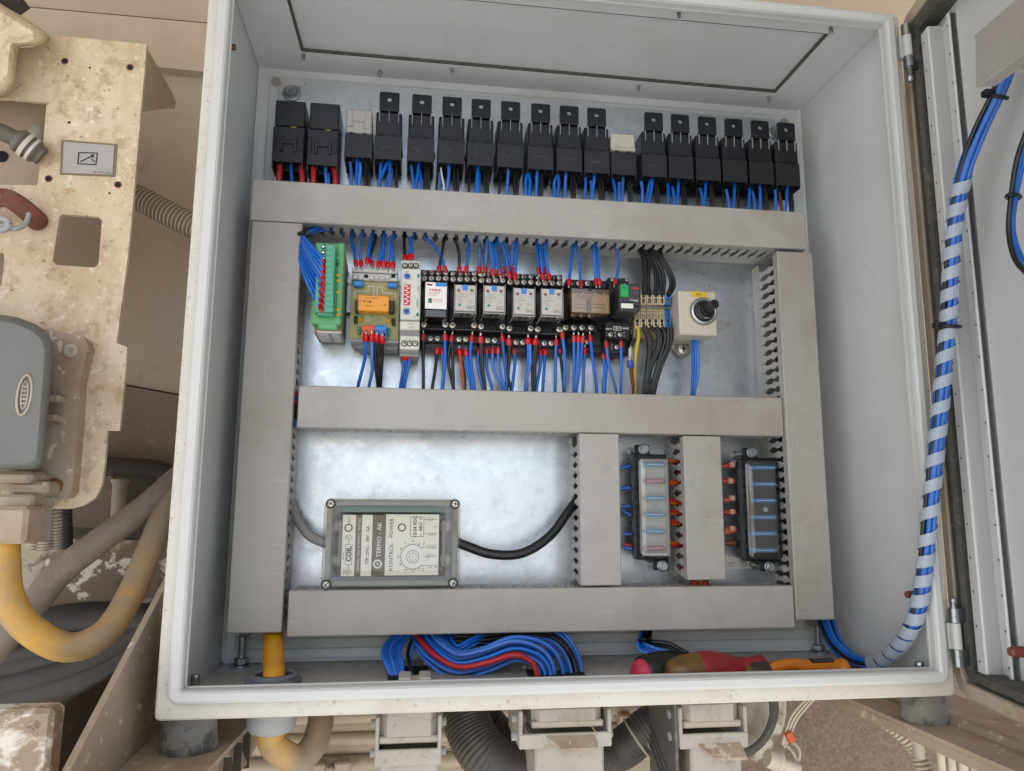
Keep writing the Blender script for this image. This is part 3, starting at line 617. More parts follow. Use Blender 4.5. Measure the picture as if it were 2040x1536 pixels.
# --- wires below the top relays, going down into the top duct
GT = 'wires between the top relays and the top duct'
dn = ('e', (0, .006, -.012))
def top(f, where, specs): wires(f, where, GT, specs, .137, .126, dn, r=.00165, ferr=None)
B2 = dict(r=.0026)
top(fT, 'under the first cube relay', [('r', [(65, 112), (66, 150), (62, 215)], B2), ('b', [(148, 92), (150, 150), (156, 217)]), ('r', [(222, 120), (228, 160), (234, 222)], B2)])
top(fT, 'under the second cube relay', [('r', [(313, 122), (318, 160), (318, 226)], B2), ('b', [(406, 108), (410, 160), (415, 233)]), ('b', [(428, 175), (432, 200), (432, 234)]), ('r', [(470, 132), (480, 180), (484, 238)], B2)])
top(fT, 'under the small grey relay', [('b', [(595, 88), (602, 150), (603, 244)]), ('b', [(648, 55), (645, 150), (640, 246)]), ('b', [(668, 92), (672, 150), (662, 248)]), ('k', [(716, 92), (708, 170), (710, 250)]), ('k', [(728, 96), (735, 170), (733, 252)])])
W_ = lambda k: f'under the {k} tabbed top row relay'
top(fT, W_('first'), [('b', [(826, 98), (822, 170), (815, 255)]), ('b', [(888, 65), (850, 150), (810, 256)]), ('b', [(893, 66), (895, 150), (872, 260)]), ('b', [(906, 140), (905, 190), (893, 258)]), ('k', [(948, 98), (945, 180), (943, 264)])])
top(fT, W_('second'), [('b', [(1055, 112), (1062, 180), (1073, 272)]), ('b', [(1114, 82), (1105, 170), (1090, 273)]), ('b', [(1118, 148), (1125, 200), (1134, 276)]), ('k', [(1168, 122), (1162, 200), (1163, 278)], dict(r=.002)), ('k', [(1184, 122), (1186, 200), (1184, 278)], dict(r=.002))])
top(fT, W_('third'), [('k', [(1257, 170), (1252, 220), (1248, 281)]), ('b', [(1270, 170), (1268, 220), (1264, 282)]), ('w', [(1278, 130), (1286, 190), (1302, 284)], dict(r=.001)), ('b', [(1338, 95), (1338, 180), (1326, 287)]), ('k', [(1384, 138), (1380, 200), (1384, 293)]), ('k', [(1405, 138), (1408, 200), (1404, 293)])])
top(fT, W_('fourth'), [('k', [(1500, 138), (1492, 200), (1488, 298)], dict(r=.0012)), ('b', [(1562, 105), (1552, 190), (1543, 301)]), ('b', [(1566, 175), (1566, 230), (1560, 302)]), ('k', [(1612, 152), (1610, 220), (1614, 306)]), ('k', [(1628, 152), (1634, 220), (1630, 306)])])
top(fT, W_('fifth'), [('k', [(1732, 152), (1728, 220), (1718, 312)], dict(r=.0012)), ('b', [(1787, 125), (1782, 210), (1774, 316)]), ('k', [(1836, 168), (1830, 230), (1833, 320)]), ('k', [(1850, 168), (1858, 230), (1853, 320)])])
top(fT, W_('sixth'), [('b', [(1930, 170), (1916, 240), (1918, 325)]), ('b', [(1940, 170), (1950, 240), (1944, 326)]), ('b', [(2003, 138), (2000, 220), (1995, 330)]), ('k', [(2014, 160), (2016, 240), (2022, 332)]), ('k', [(2034, 165), (2040, 240), (2036, 334)])])
top(fU, W_('seventh'), [('b', [(180, 106), (160, 170), (162, 253)]), ('b', [(188, 106), (195, 170), (184, 254)]), ('b', [(247, 78), (242, 160), (236, 259)]), ('k', [(290, 112), (285, 180), (290, 264)]), ('k', [(302, 112), (310, 180), (307, 264)])])
top(fU, W_('eighth'), [('b', [(388, 125), (388, 190), (380, 266)]), ('b', [(456, 92), (448, 170), (436, 270)]), ('b', [(428, 152), (432, 210), (430, 269)]), ('k', [(490, 128), (488, 200), (492, 274)]), ('k', [(505, 128), (514, 200), (517, 276)])])
top(fU, 'under the small whitish relay', [('b', [(588, 138), (600, 200), (604, 280)]), ('b', [(632, 162), (632, 220), (634, 284)]), ('b', [(660, 108), (658, 190), (655, 285)]), ('k', [(695, 142), (698, 210), (705, 288)]), ('k', [(708, 142), (714, 210), (720, 289)])])
top(fU, W_('ninth'), [('b', [(792, 148), (800, 210), (800, 294)]), ('b', [(866, 122), (846, 190), (832, 295)]), ('b', [(874, 124), (868, 200), (850, 296)]), ('k', [(893, 158), (896, 220), (900, 300)]), ('k', [(905, 158), (912, 220), (920, 301)])])
top(fU, W_('tenth'), [('b', [(986, 168), (988, 230), (985, 304)]), ('b', [(1018, 194), (1026, 240), (1032, 306)]), ('b', [(1063, 138), (1060, 220), (1052, 308)]), ('k', [(1092, 172), (1092, 240), (1096, 312)]), ('k', [(1103, 172), (1112, 240), (1116, 313)])])
top(fU, W_('eleventh'), [('k', [(1192, 182), (1196, 240), (1201, 318)], dict(r=.0012)), ('b', [(1218, 204), (1230, 250), (1240, 320)]), ('b', [(1262, 150), (1258, 220), (1250, 322)]), ('k', [(1292, 184), (1294, 250), (1300, 326)]), ('k', [(1302, 184), (1312, 250), (1316, 327)])])
top(fU, W_('twelfth'), [('b', [(1410, 214), (1418, 260), (1428, 332)]), ('b', [(1470, 160), (1468, 230), (1462, 334)]), ('k', [(1388, 200), (1384, 260), (1388, 328)], dict(r=.0012)), ('k', [(1494, 200), (1494, 260), (1498, 337)])])
top(fU, W_('thirteenth'), [('b', [(1578, 200), (1576, 260), (1570, 342)]), ('b', [(1598, 228), (1608, 270), (1616, 344)]), ('b', [(1652, 176), (1656, 250), (1654, 346)]), ('k', [(1680, 208), (1684, 270), (1690, 349)]), ('k', [(1690, 208), (1700, 270), (1704, 350)])])
top(fU, 'under the rightmost tabbed relay', [('b', [(1764, 208), (1768, 270), (1768, 354)]), ('n', [(1796, 236), (1804, 290), (1812, 356)], dict(r=.0019)), ('b', [(1854, 184), (1848, 260), (1840, 358)]), ('k', [(1868, 214), (1870, 280), (1876, 360)]), ('k', [(1880, 218), (1888, 280), (1892, 360)])])
# rail behind the top row
b = MB(); x0, x1, z0, z1 = pxr(590, 352, 1600, 395, .159)
b.box(XC[0] - .07, XC[-1] + .012, .1575, .1588, .128, .155); b.box(XC[0] - .07, XC[-1] + .012, .1572, .1590, .1545, .1560); solo('mounting_rail', b, 'galvanized', 'bright galvanised rail behind the sockets of the top relay row', 'mounting rail')

# ================================================================ MIDDLE ROW
# DIN rail
b = MB(); zc = at(1040, 605, .158).z; xa, xb = at(690, 600, .158).x, at(1330, 640, .158).x
b.box(xa, xb, .1555, .1568, zc - .0125, zc + .0125); b.box(xa, xb, .1520, .1532, zc + .0125, zc + .0175); b.box(xa, xb, .1520, .1532, zc - .0175, zc - .0125); b.box(xa, xb, .1520, .1568, zc + .0115, zc + .0125); b.box(xa, xb, .1520, .1568, zc - .0125, zc - .0115); b.box(xa, xb, .1566, .1628, zc - .004, zc + .004)
solo('din_rail', b, 'galvanized', 'galvanised top hat rail carrying the middle row of modules', 'mounting rail')
def bx(b, f, x0, y0, x1, y1, yf, yb, bev=.0005, m=0):
    u0, v0 = f(x0, y0); u1, v1 = f(x1, y1); return b.pbox(u0, v0, u1, v1, yf, yb, bev, m)
def P1(f, x0, y0, x1, y1, yf, yb, nm, mat, par, bev=.0005, **k):
    return part(nm, bx(MB(), f, x0, y0, x1, y1, yf, yb, bev), mat, par, **k)
def tx(f, s, par, mat, x, y, Y, h, sc, rot=False, **k):
    return ptext(s, par, mat, *f(x, y), Y, h / sc, rot, **k)
# ---- green converter module
t = thing('green_module', 'green plug-in terminal module with amber indicator lamps, leftmost of the middle row', 'terminal module', at(*fA(400, 1340), .156))
b = MB(); bx(b, fA, 240, 240, 562, 1130, .096, .112, .001); bx(b, fA, 500, 240, 566, 1035, .0945, .097, .0008); bx(b, fA, 290, 1085, 505, 1185, .0968, .100, .001)
part('front_case', b, 'green_case', t)
u0, v0 = fA(240, 240); u1, v1 = fA(562, 1130); X0, X1, Z0, Z1 = pxr(u0, v0, u1, v1, .096)
b = MB(); b.poly([[(X0 + .0006, .1118, Z1 - .001), (X0 + .0006, .158, Z1 - .004), (X0 + .0006, .158, Z0 - .0040), (X0 + .0006, .116, Z0 - .0040), (X0 + .0006, .1118, Z0 + .001)]], (X1 - X0 - .0014, 0, 0)); part('rear_case', b, 'module_side', t)
b = MB()
for i in range(5): b.box(X0 + .003, X0 + .013, .118 + i * .007, .1222 + i * .007, Z0 - .0046, Z0 - .0038 + .0008)
b.box(X0 + .0155, X1 - .003, .118, .152, Z0 - .0046, Z0 - .0030); part('under_label', b, 'light_grey', t)
b = MB()
for i in range(9): z = Z0 + .006 + i * .007; b.box(X1 - .0009, X1 - .0003, .116, .152, z, z + .0014)
part('side_rib', b, 'module_side', t)
b = MB(); bx(b, fA, 285, 1205, 540, 1222, .100, .106, .0003); part('label_strip', b, 'label_cream', t)
b = MB(); bx(b, fA, 270, 248, 372, 1005, .088, .097, .0006); bx(b, fA, 372, 252, 470, 1000, .083, .097, .0008); bx(b, fA, 285, 1005, 465, 1030, .086, .096, .0006); part('plug', b, 'green_plug', t)
for i in range(12):
    y = 282 + i * 62.2; P1(fA, 376, y + 3 - 28, 462, y + 30, .0824, .0835, 'plug_segment', 'green_plug', t, .0005)
    if i < 3: bb = MB(); bx(bb, fA, 332, y - 22, 370, y + 22, .0876, .0882, 0); bx(bb, fA, 338, y - 12, 362, y + 10, .0873, .0882, 0, 1); part('clamp', bb, ['black_hole', 'screw_steel'], t)
for y, mt in ((470, 'led_green'), (595, 'led_amber'), (655, 'led_amber'), (780, 'led_amber'), (965, 'led_amber'), (1025, 'led_amber')):
    r = 20 / 5.486 * .675 / FPX; bb = MB(); bb.lathe([(r, 0), (r * .9, .0008), (r * .5, .0014), (1e-5, .0016)], at(*fA(510, y), .0945), n=14); part('lamp', bb, mt, t)
b = MB()
for y in (340, 405, 532, 718, 842, 902): r = 17 / 5.486 * .675 / FPX; b.lathe([(r, 0), (r, .0004), (r * .8, .0006)], at(*fA(510, y), .0945), n=14)
part('lamp_cap', b, 'green_case', t)
# ---- circuit board module
t = thing('board_module', 'open circuit board relay module with an orange relay on it', 'circuit board', at(*fA(910, 1410), .156))
b = MB(); bx(b, fA, 645, 640, 1180, 1305, .1262, .1280, .0003); PCB = part('circuit_board', b, 'pcb', t)
b = MB(); bx(b, fA, 640, 1295, 1180, 1330, .124, .150, .0006); bx(b, fA, 650, 1330, 1178, 1352, .130, .156, .0006); bx(b, fA, 726, 1345, 1175, 1400, .134, .156, .0006); bx(b, fA, 660, 640, 1175, 1300, .1282, .150, 0); part('carrier', b, 'mid_grey', t)
b = MB(); bx(b, fA, 662, 520, 1165, 570, .126, .150, .0006); bx(b, fA, 664, 575, 1165, 650, .122, .150, .0008); TB = part('terminal_row', b, 'light_grey', t)
for i in range(8):
    x = 700 + i * 59.5; bb = MB()
    if i in (2, 7): bx(bb, fA, x - 22, 586, x + 22, 622, .1215, .123, 0, 1)
    bx(bb, fA, x - 26, 590 + (i % 3) * 6, x + 24, 630 + (i % 2) * 8, .1185 if i not in (2, 7) else .1222, .124, .0008); part('release_lever', bb, ['light_grey', 'black_hole'], t)
P1(fA, 672, 650, 790, 712, .1195, .1262, 'capacitor', 'blue_plug', t, .001); P1(fA, 1052, 672, 1165, 724, .1195, .1262, 'capacitor', 'blue_plug', t, .001)
b = MB(); bx(b, fA, 728, 812, 1070, 985, .1115, .124, .0008); RL = part('orange_relay', b, 'orange_relay', t)
b = MB(); bx(b, fA, 700, 860, 732, 990, .114, .1262, .0008); bx(b, fA, 1066, 870, 1128, 1000, .116, .1262, .0008); bx(b, fA, 720, 960, 1110, 1000, .122, .1262, .0004); part('relay_holder', b, 'black', t)
tx(fA, 'US', t, 'ink_black', 856, 882, .1113, 26, 5.486, bold=.05); tx(fA, '24V DC  10A 250V', t, 'ink_black', 880, 842, .1113, 13, 5.486); tx(fA, '5R2-E1 DC', t, 'ink_black', 852, 928, .1113, 14, 5.486); tx(fA, 'DC COIL', t, 'ink_black', 756, 890, .1113, 12, 5.486, True); tx(fA, 'O', t, 'ink_black', 802, 880, .1113, 26, 5.486, bold=.04); tx(fA, 'B', t, 'ink_black', 1025, 918, .1113, 26, 5.486)
b = MB()
def tr(pts, w=6):
    for (x, y), (x2, y2) in zip(pts, pts[1:]):
        bx(b, fA, min(x, x2) - w / 2, min(y, y2) - w / 2, max(x, x2) + w / 2, max(y, y2) + w / 2, .1259, .1263, 0)
tr([(695, 840), (695, 768), (842, 768), (842, 715), (905, 715), (905, 830)]); tr([(938, 830), (938, 718), (997, 718), (997, 790), (1140, 790), (1140, 840)]); tr([(800, 690), (1045, 690)], 3); tr([(668, 722), (795, 722), (795, 650)], 3); tr([(1050, 735), (1170, 735)], 3); tr([(808, 1058), (866, 1058), (866, 1086), (808, 1086), (808, 1058)], 4); tr([(905, 1062), (935, 1062)], 3); tr([(985, 1066), (1040, 1066)], 3)
part('silkscreen', b, 'ink_white', t)
tx(fA, '24VDC', t, 'ink_white', 838, 1036, .1258, 14, 5.486); tx(fA, 'A1   A2   NO   C', t, 'ink_white', 975, 1040, .1258, 12, 5.486)
for x, y in ((760, 1085), (1068, 1095)): r = 24 / 5.486 * .7 / FPX; bb = MB(); bb.lathe([(r * 1.15, 0), (r * 1.1, .0012), (r * .95, .0014), (r * .8, .0045), (1e-5, .0058)], at(*fA(x, y), .1262), n=16); part('lamp', bb, 'led_amber', t)
for x, y, mt in ((705, 1085, 'black'), (1118, 1108, 'black'), (740, 1200, 'resistor'), (1068, 1215, 'resistor')):
    bb = MB(); bb.cyl(at(*fA(x, y - 42), .1235), at(*fA(x, y + 42), .1235), .0015, 10); bb.cyl(at(*fA(x, y - 60), .1240), at(*fA(x, y + 60), .1240), .0004, 6, 1); part('diode' if mt == 'black' else 'resistor', bb, [mt, 'screw_steel'], t)
for x0, x1, mt, s1, s2 in ((775, 910, 'orange_plug', 'S0', 'S1'), (914, 1045, 'blue_plug', '02', 'S0')):
    bb = MB(); bx(bb, fA, x0, 1150, x1, 1215, .1150, .1262, .0005); bx(bb, fA, x0, 1215, x1, 1290, .1135, .1262, .0006); w = (x1 - x0) / 2
    for k in (0, 1): bx(bb, fA, x0 + w * k + 10, 1135, x0 + w * (k + 1) - 16, 1152, .117, .1262, .0003)
    part('terminal_plug', bb, mt, t)
    for k in (0, 1):
        bb = MB(); r = 22 / 5.486 * .69 / FPX; bb.lathe([(r, 0), (r, .0003)], at(*fA(x0 + w * (k + .5), 1245), .1135), n=14); part('wire_entry', bb, 'black_hole', t); tx(fA, (s1, s2)[k], t, 'ink_black', x0 + w * (k + .5) + 8, 1195, .1148, 24, 5.486)
# ---- slim timer
t = thing('timer_relay', 'slim pale grey timer module with two blue dials and a red switch strip', 'timer', at(*fA(1300, 1480), .156))
b = MB(); bx(b, fA, 1204, 432, 1414, 520, .114, .156, .0008); bx(b, fA, 1198, 520, 1414, 1078, .104, .156, .0010); bx(b, fA, 1188, 1098, 1404, 1190, .106, .156, .0006); bx(b, fA, 1188, 1255, 1402, 1405, .110, .156, .0008); part('case', b, 'timer_case', t)
b = MB(); bx(b, fA, 1190, 1075, 1404, 1102, .107, .156, .0003); bx(b, fA, 1190, 1186, 1402, 1260, .1125, .156, .0003); bx(b, fA, 1188, 1405, 1395, 1440, .118, .156, .0004); bx(b, fA, 1188, 1446, 1392, 1480, .122, .156, .0004); part('lower_case', b, 'mid_grey', t)
for y in (608, 992):
    c = at(*fA(1268 if y < 800 else 1260, y), .104); r = 32 / 5.486 * .684 / FPX; bb = MB(); bb.lathe([(r, 0), (r, .0012), (r * .85, .0016), (1e-5, .0016)], c, n=20); K = part('dial', bb, 'knob_blue', t)
    bb = MB(); bb.box(c.x - r * .7, c.x + r * .7, c.y - .0019, c.y - .0015, c.z - r * .14, c.z + r * .14); bb.box(c.x - r * .14, c.x + r * .14, c.y - .0019, c.y - .0015, c.z - r * .6, c.z + r * .6); part('dial_slot', bb, 'blue_dark', K)
    bb = MB()
    for k in range(11):
        a = R(225 - k * 27); p0 = c + Vector((math.cos(a), 0, math.sin(a))) * r * 1.2; p1 = c + Vector((math.cos(a), 0, math.sin(a))) * r * 1.65; d_ = (p1 - p0).normalized(); bb.obox((p0 + p1) / 2 - Vector((0, .0001, 0)), (d_, (0, 1, 0), d_.cross(Vector((0, 1, 0)))), ((p1 - p0).length / 2, .0001, .00012))
    part('scale_mark', bb, 'ink_black', t)
b = MB(); bx(b, fA, 1232, 694, 1302, 920, .1032, .105, .0004); DS_ = part('switch_strip', b, 'dip_red', t)
b = MB()
for k in range(9): bx(b, fA, 1240 + (k % 2) * 22, 704 + k * 24, 1270 + (k % 2) * 22, 716 + k * 24, .1026, .1034, 0)
part('switch_lever', b, 'ink_white', DS_)
tx(fA, '24VDC', t, 'ink_black', 1388, 740, .1037, 16, 5.486, True); tx(fA, 'SSM-45', t, 'ink_black', 1380, 900, .1037, 20, 5.486, True); tx(fA, '1   2   3', t, 'ink_black', 1296, 1290, .1097, 18, 5.486); tx(fA, '15 16 18', t, 'ink_black', 1310, 1126, .1057, 14, 5.486); tx(fA, 'A1 A2', t, 'ink_black', 1318, 1160, .1057, 14, 5.486)
tx(fA, '4\n3\n2\n1\n0', t, 'ink_black', 1204, 800, .1037, 13, 5.486); tx(fA, '6 7 8 9', t, 'ink_black', 1268, 552, .1037, 11, 5.486); tx(fA, '10', t, 'ink_black', 1325, 648, .1037, 12, 5.486); tx(fA, 'START', t, 'ink_black', 1242, 676, .1037, 10, 5.486); tx(fA, 'AKIM', t, 'ink_green', 1345, 1052, .1037, 12, 5.486)
b = MB(); bx(b, fA, 1378, 582, 1402, 618, .1036, .105, .0002); part('indicator', b, 'ink_green', t); b = MB(); bx(b, fA, 1366, 1005, 1394, 1042, .1036, .105, .0002); part('indicator', b, 'ink_green', t)
for x in (1245, 1308, 1365): screw(t, *fA(x, 487), .1138, 4.2)
for x in (1238, 1297, 1356): screw(t, *fA(x, 1340), .1098, 4.4)
# ---- five control relays with screw sockets
def csock(x0, x1, dy, lab, k):
    c = (x0 + x1) / 2; t = thing('control_socket', lab, 'relay socket', at(*fB(c, 1400 + dy), .156), 'black screw sockets of the five control relays')
    b = MB(); bx(b, fB, x0, 545 + dy, x1, 1405 + dy, .1440, .156, .0006); bx(b, fB, x0, 540 + dy, x1, 600 + dy, .1360, .150, .0006); bx(b, fB, x0, 598 + dy, x1, 668 + dy, .1290, .150, .0008)
    bx(b, fB, x0, 1098 + dy, x0 + 74, 1178 + dy, .1290, .150, .0006); bx(b, fB, x1 - 74, 1098 + dy, x1, 1178 + dy, .1290, .150, .0006); bx(b, fB, x0, 1172 + dy, x1, 1188 + dy, .1275, .150, .0005); bx(b, fB, x0 + 74, 1125 + dy, x1 - 74, 1175 + dy, .1330, .150, .0004)
    bx(b, fB, x0, 1250 + dy, x1, 1330 + dy, .1370, .150, .0006); bx(b, fB, x0, 1335 + dy, x1, 1405 + dy, .1410, .150, .0006)
    for q in (.33, .66): bx(b, fB, x0 + (x1 - x0) * q - 4, 545 + dy, x0 + (x1 - x0) * q + 4, 668 + dy, .1278, .140, 0)
    for q in (.02, .26, .5, .74, .96): bx(b, fB, x0 + (x1 - x0) * q - 3, 533 + dy, x0 + (x1 - x0) * q + 6, 560 + dy, .1345, .150, 0)
    part('socket_body', b, 'black_socket', t)
    b = MB(); bx(b, fB, x0 + 92, 1128 + dy, x0 + 145, 1172 + dy, .1326, .135, 0); bx(b, fB, x1 - 145, 1128 + dy, x1 - 92, 1172 + dy, .1326, .135, 0); bx(b, fB, x0 + 10, 1190 + dy, x1 - 10, 1240 + dy, .1436, .145, 0); part('plug_opening', b, 'black_hole', t)
    b = MB(); bx(b, fB, x0 + 112, 1150 + dy, x0 + 120, 1172 + dy, .1322, .134, 0); bx(b, fB, x1 - 120, 1150 + dy, x1 - 112, 1172 + dy, .1322, .134, 0); bx(b, fB, x0 + 60, 1178 + dy, x1 - 60, 1186 + dy, .1272, .130, 0); part('contact_edge', b, 'darkgrey', t)
    for q in range(4):
        xx = x0 + (x1 - x0) * (.13 + .25 * q); screw(t, *fB(xx, 573 + dy), .1358, 4.6); screw(t, *fB(xx, 632 + dy), .1288, 5.2)
    for xx in (x0 + 34, x1 - 40): screw(t, *fB(xx, 1136 + dy), .1288, 5.6)
    for xx in (x0 + 105, x0 + 180): screw(t, *fB(xx, 1287 + dy), .1368, 5.2)
    return t
SX = [(100, 408), (412, 722), (725, 1032), (1035, 1340), (1344, 1650)]; SDY = [0, 8, 22, 42, 52]
nms = ['first control socket, under the white relay with red print', 'black screw socket under the first clear relay, next to the white one', 'black screw socket under the second clear relay of the middle row', 'black screw socket under the third clear relay of the middle row', 'black screw socket under the fourth clear relay, beside the big smoky one']
for (x0, x1), dy, n_ in zip(SX, SDY, nms): csock(x0, x1, dy, n_, 0)
t = thing('control_relay', 'white faced plug-in relay with red print and a blue lever', 'relay', at(*fB(265, 1060), .13), 'plug-in control relays of the middle row')
b = MB(); bx(b, fB, 135, 665, 392, 965, .1065, .129, .001); bx(b, fB, 140, 965, 388, 1060, .1085, .129, .001); part('case', b, 'clear_smoke', t)
b = MB(); bx(b, fB, 150, 672, 385, 962, .1060, .1066, .0002); part('label', b, 'label_white', t)
b = MB(); bx(b, fB, 150, 690, 380, 1050, .1105, .127, .0005); part('mechanism', b, 'darkgrey', t)
b = MB(); bx(b, fB, 262, 674, 386, 714, .1048, .1062, .0006); part('lever', b, 'blue_plug', t)
b = MB(); bx(b, fB, 182, 845, 222, 895, .1056, .1061, 0); part('print_mark', b, 'ink_green', t); b = MB(); bx(b, fB, 168, 688, 226, 706, .1056, .1061, 0); part('print_mark', b, 'rust', t)
tx(fB, 'VTEKE', t, 'ink_red', 252, 757, .1058, 28, 5.487, bold=.04, sx=1.25); tx(fB, 'SRM14024DC', t, 'ink_red', 244, 792, .1058, 17, 5.487); tx(fB, 'COIL:24VDC', t, 'ink_red', 226, 815, .1058, 14, 5.487); tx(fB, '5A 250VAC', t, 'ink_red', 290, 862, .1058, 16, 5.487); tx(fB, '5A  30VDC', t, 'ink_red', 290, 885, .1058, 14, 5.487)
for i, (cx, yy) in enumerate(((586, 0), (905, 8), (1230, 37), (1535, 44))):
    t = thing('control_relay', f'{ORD[i]} clear plug-in relay with blue tab, counted from the white one', 'relay', at(*fB(cx, 1105 + yy), .13), 'plug-in control relays of the middle row')
    b = MB(); bx(b, fB, cx - 119, 690 + yy, cx + 119, 1004 + yy, .1040, .1305, .0012); part('case', b, 'clear', t)
    b = MB(); bx(b, fB, cx - 108, 703 + yy, cx + 110, 982 + yy, .1034, .1039, .0002); part('label', b, 'label_relay', t)
    b = MB(); bx(b, fB, cx - 108, 700 + yy, cx + 108, 992 + yy, .1048, .1290, .001); bx(b, fB, cx - 55, 992 + yy, cx + 55, 1000 + yy, .108, .126, .0006, 1); bx(b, fB, cx - 40, 1000 + yy, cx - 20, 1003 + yy, .106, .128, 0, 2); bx(b, fB, cx + 30, 1000 + yy, cx + 45, 1003 + yy, .106, .128, 0, 2); part('mechanism', b, ['mid_grey', 'screw_steel', 'darkgrey'], t)
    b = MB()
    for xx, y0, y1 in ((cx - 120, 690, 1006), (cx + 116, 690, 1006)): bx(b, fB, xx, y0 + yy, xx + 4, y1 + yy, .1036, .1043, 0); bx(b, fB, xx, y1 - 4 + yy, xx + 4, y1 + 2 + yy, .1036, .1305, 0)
    bx(b, fB, cx - 120, 1001 + yy, cx + 120, 1006 + yy, .1036, .1043, 0); part('edge_highlight', b, 'light_grey', t)  # pale bars paint the highlight along the clear case's edges
    b = MB(); bx(b, fB, cx - 28, 696 + yy, cx + 26, 758 + yy, .1024, .1036, .0004); part('tab', b, 'blue_plug', t)
    b = MB(); bx(b, fB, cx - 88, 746 + yy, cx - 54, 774 + yy, .1031, .1035, 0); bx(b, fB, cx + 56, 746 + yy, cx + 90, 774 + yy, .1031, .1035, 0); part('indicator', b, 'ink_maroon', t)
    b = MB(); r = 18 / 5.487 * .685 / FPX; b.lathe([(r, 0), (r, .0003)], at(*fB(cx - 62, 918 + yy), .1034), n=14); part('test_button', b, 'resistor', t)
    tx(fB, 'omron', t, 'ink_grey', cx - 42, 800 + yy, .1032, 18, 5.487); tx(fB, 'MY4IN-GS', t, 'ink_grey', cx - 32, 830 + yy, .1032, 19, 5.487); tx(fB, 'C E', t, 'ink_grey', cx + 74, 798 + yy, .1032, 22, 5.487); tx(fB, '5A 250V ~', t, 'ink_grey', cx + 62, 874 + yy, .1032, 12, 5.487); tx(fB, '24VDC', t, 'ink_grey', cx - 68, 853 + yy, .1032, 12, 5.487); tx(fB, 'UL', t, 'ink_grey', cx - 42, 877 + yy, .1032, 20, 5.487); tx(fB, 'EAC', t, 'ink_maroon', cx + 62, 946 + yy, .1032, 42, 5.487, sx=.8); tx(fB, '5A 30V', t, 'ink_grey', cx + 56, 892 + yy, .1032, 11, 5.487)
# ---- big smoky relay
t = thing('smoky_socket', 'wide black screw socket under the big smoky relay', 'relay socket', at(*fC(400, 1130), .156))
b = MB(); bx(b, fC, 225, 455, 600, 1010, .144, .156, .0006); bx(b, fC, 222, 470, 600, 525, .128, .150, .0008); bx(b, fC, 175, 868, 510, 928, .128, .150, .0008); bx(b, fC, 250, 925, 560, 1130, .142, .156, .0006); bx(b, fC, 480, 880, 560, 915, .134, .150, .0006); bx(b, fC, 240, 1000, 545, 1060, .138, .150, .0006); part('socket_body', b, 'black_socket', t)
b = MB(); bx(b, fC, 515, 885, 548, 897, .1335, .136, 0); bx(b, fC, 515, 902, 548, 912, .1335, .136, 0); part('vent_slot', b, 'black_hole', t)
for x in (258, 340, 418, 500): screw(t, *fC(x, 490), .1278, 5.2)
for x in (215, 292, 368, 450): screw(t, *fC(x, 898), .1278, 5.4)
screw(t, *fC(415, 1028), .1378, 5); screw(t, *fC(300, 1028), .1378, 5)
t = thing('smoky_relay', 'big square relay in a smoky clear case showing its cream card', 'relay', at(*fC(440, 850), .13))
b = MB(); bx(b, fC, 262, 528, 636, 768, .096, .129, .0014); part('case', b, 'clear_smoke', t)
b = MB(); bx(b, fC, 276, 585, 624, 758, .0990, .1000, .0003); part('card', b, 'label_cream', t)
b = MB(); bx(b, fC, 275, 540, 625, 600, .106, .124, .0008); bx(b, fC, 290, 610, 610, 760, .110, .126, .0008); part('mechanism', b, 'module_side', t)
b = MB(); bx(b, fC, 412, 635, 456, 745, .0978, .0990, .0004); part('armature', b, 'mid_grey', t)
for pts in ([(300, 720), (330, 640), (385, 572)], [(600, 730), (590, 650), (570, 580)], [(610, 700), (560, 620), (480, 575)]):
    bb = MB(); bb.tube([at(*fC(*q), .0982) for q in pts], .0009, 8); part('inner_lead', bb, 'wire_white', t)
b = MB()
for y in (600, 618): bx(b, fC, 320, y, 470, y + 4, .0986, .0990, 0)
for y in (680, 712): bx(b, fC, 300, y, 400, y + 3, .0986, .0990, 0); bx(b, fC, 470, y, 600, y + 3, .0986, .0990, 0)
part('print_line', b, 'ink_grey', t)
b = MB(); b.lathe([(.0016, 0), (.0016, .0006)], at(*fC(445, 545), .096), n=12); part('top_pin', b, 'black', t)
# ---- slim black relay
t = thing('slim_socket', 'narrow black socket marked INPUT twice, under the dark relay with green latch', 'relay socket', at(*fC(690, 1150), .156))
b = MB(); bx(b, fC, 612, 440, 812, 1150, .146, .156, .0006); bx(b, fC, 612, 436, 806, 600, .128, .150, .0008); bx(b, fC, 590, 838, 812, 1000, .122, .150, .0012); bx(b, fC, 572, 1005, 785, 1148, .134, .152, .0016); bx(b, fC, 625, 825, 750, 842, .128, .150, .0006); part('socket_body', b, 'black_socket', t)
b = MB(); bx(b, fC, 672, 850, 685, 882, .1215, .124, 0); bx(b, fC, 738, 850, 750, 875, .1215, .124, 0); bx(b, fC, 660, 1010, 700, 1100, .1335, .136, 0); part('key_slot', b, 'black_hole', t)
for s, x, y, h in (('INPUT', 618, 910, 17), ('INPUT', 776, 905, 17)): tx(fC, s, t, 'ink_white', x, y, .1217, h, 4.655, bold=.03)
for s, x, y, h in (('A2', 676, 943, 13), ('14', 676, 975, 13), ('A1', 762, 943, 13), ('12', 762, 975, 13), ('A', 598, 943, 11), ('9', 598, 972, 11)): tx(fC, s, t, 'ink_white', x, y, .1217, h, 4.655)
for s, x, y in (('A1', 648, 1056), ('12', 648, 1086)): tx(fC, s, t, 'ink_white', x, y, .1337, 13, 4.655)
b = MB()
for q in ((662, 886, 734, 890), (662, 918, 734, 922), (662, 886, 666, 922), (730, 886, 734, 922), (672, 900, 722, 903), (690, 890, 694, 912)): bx(b, fC, *q, .1216, .1222, 0)
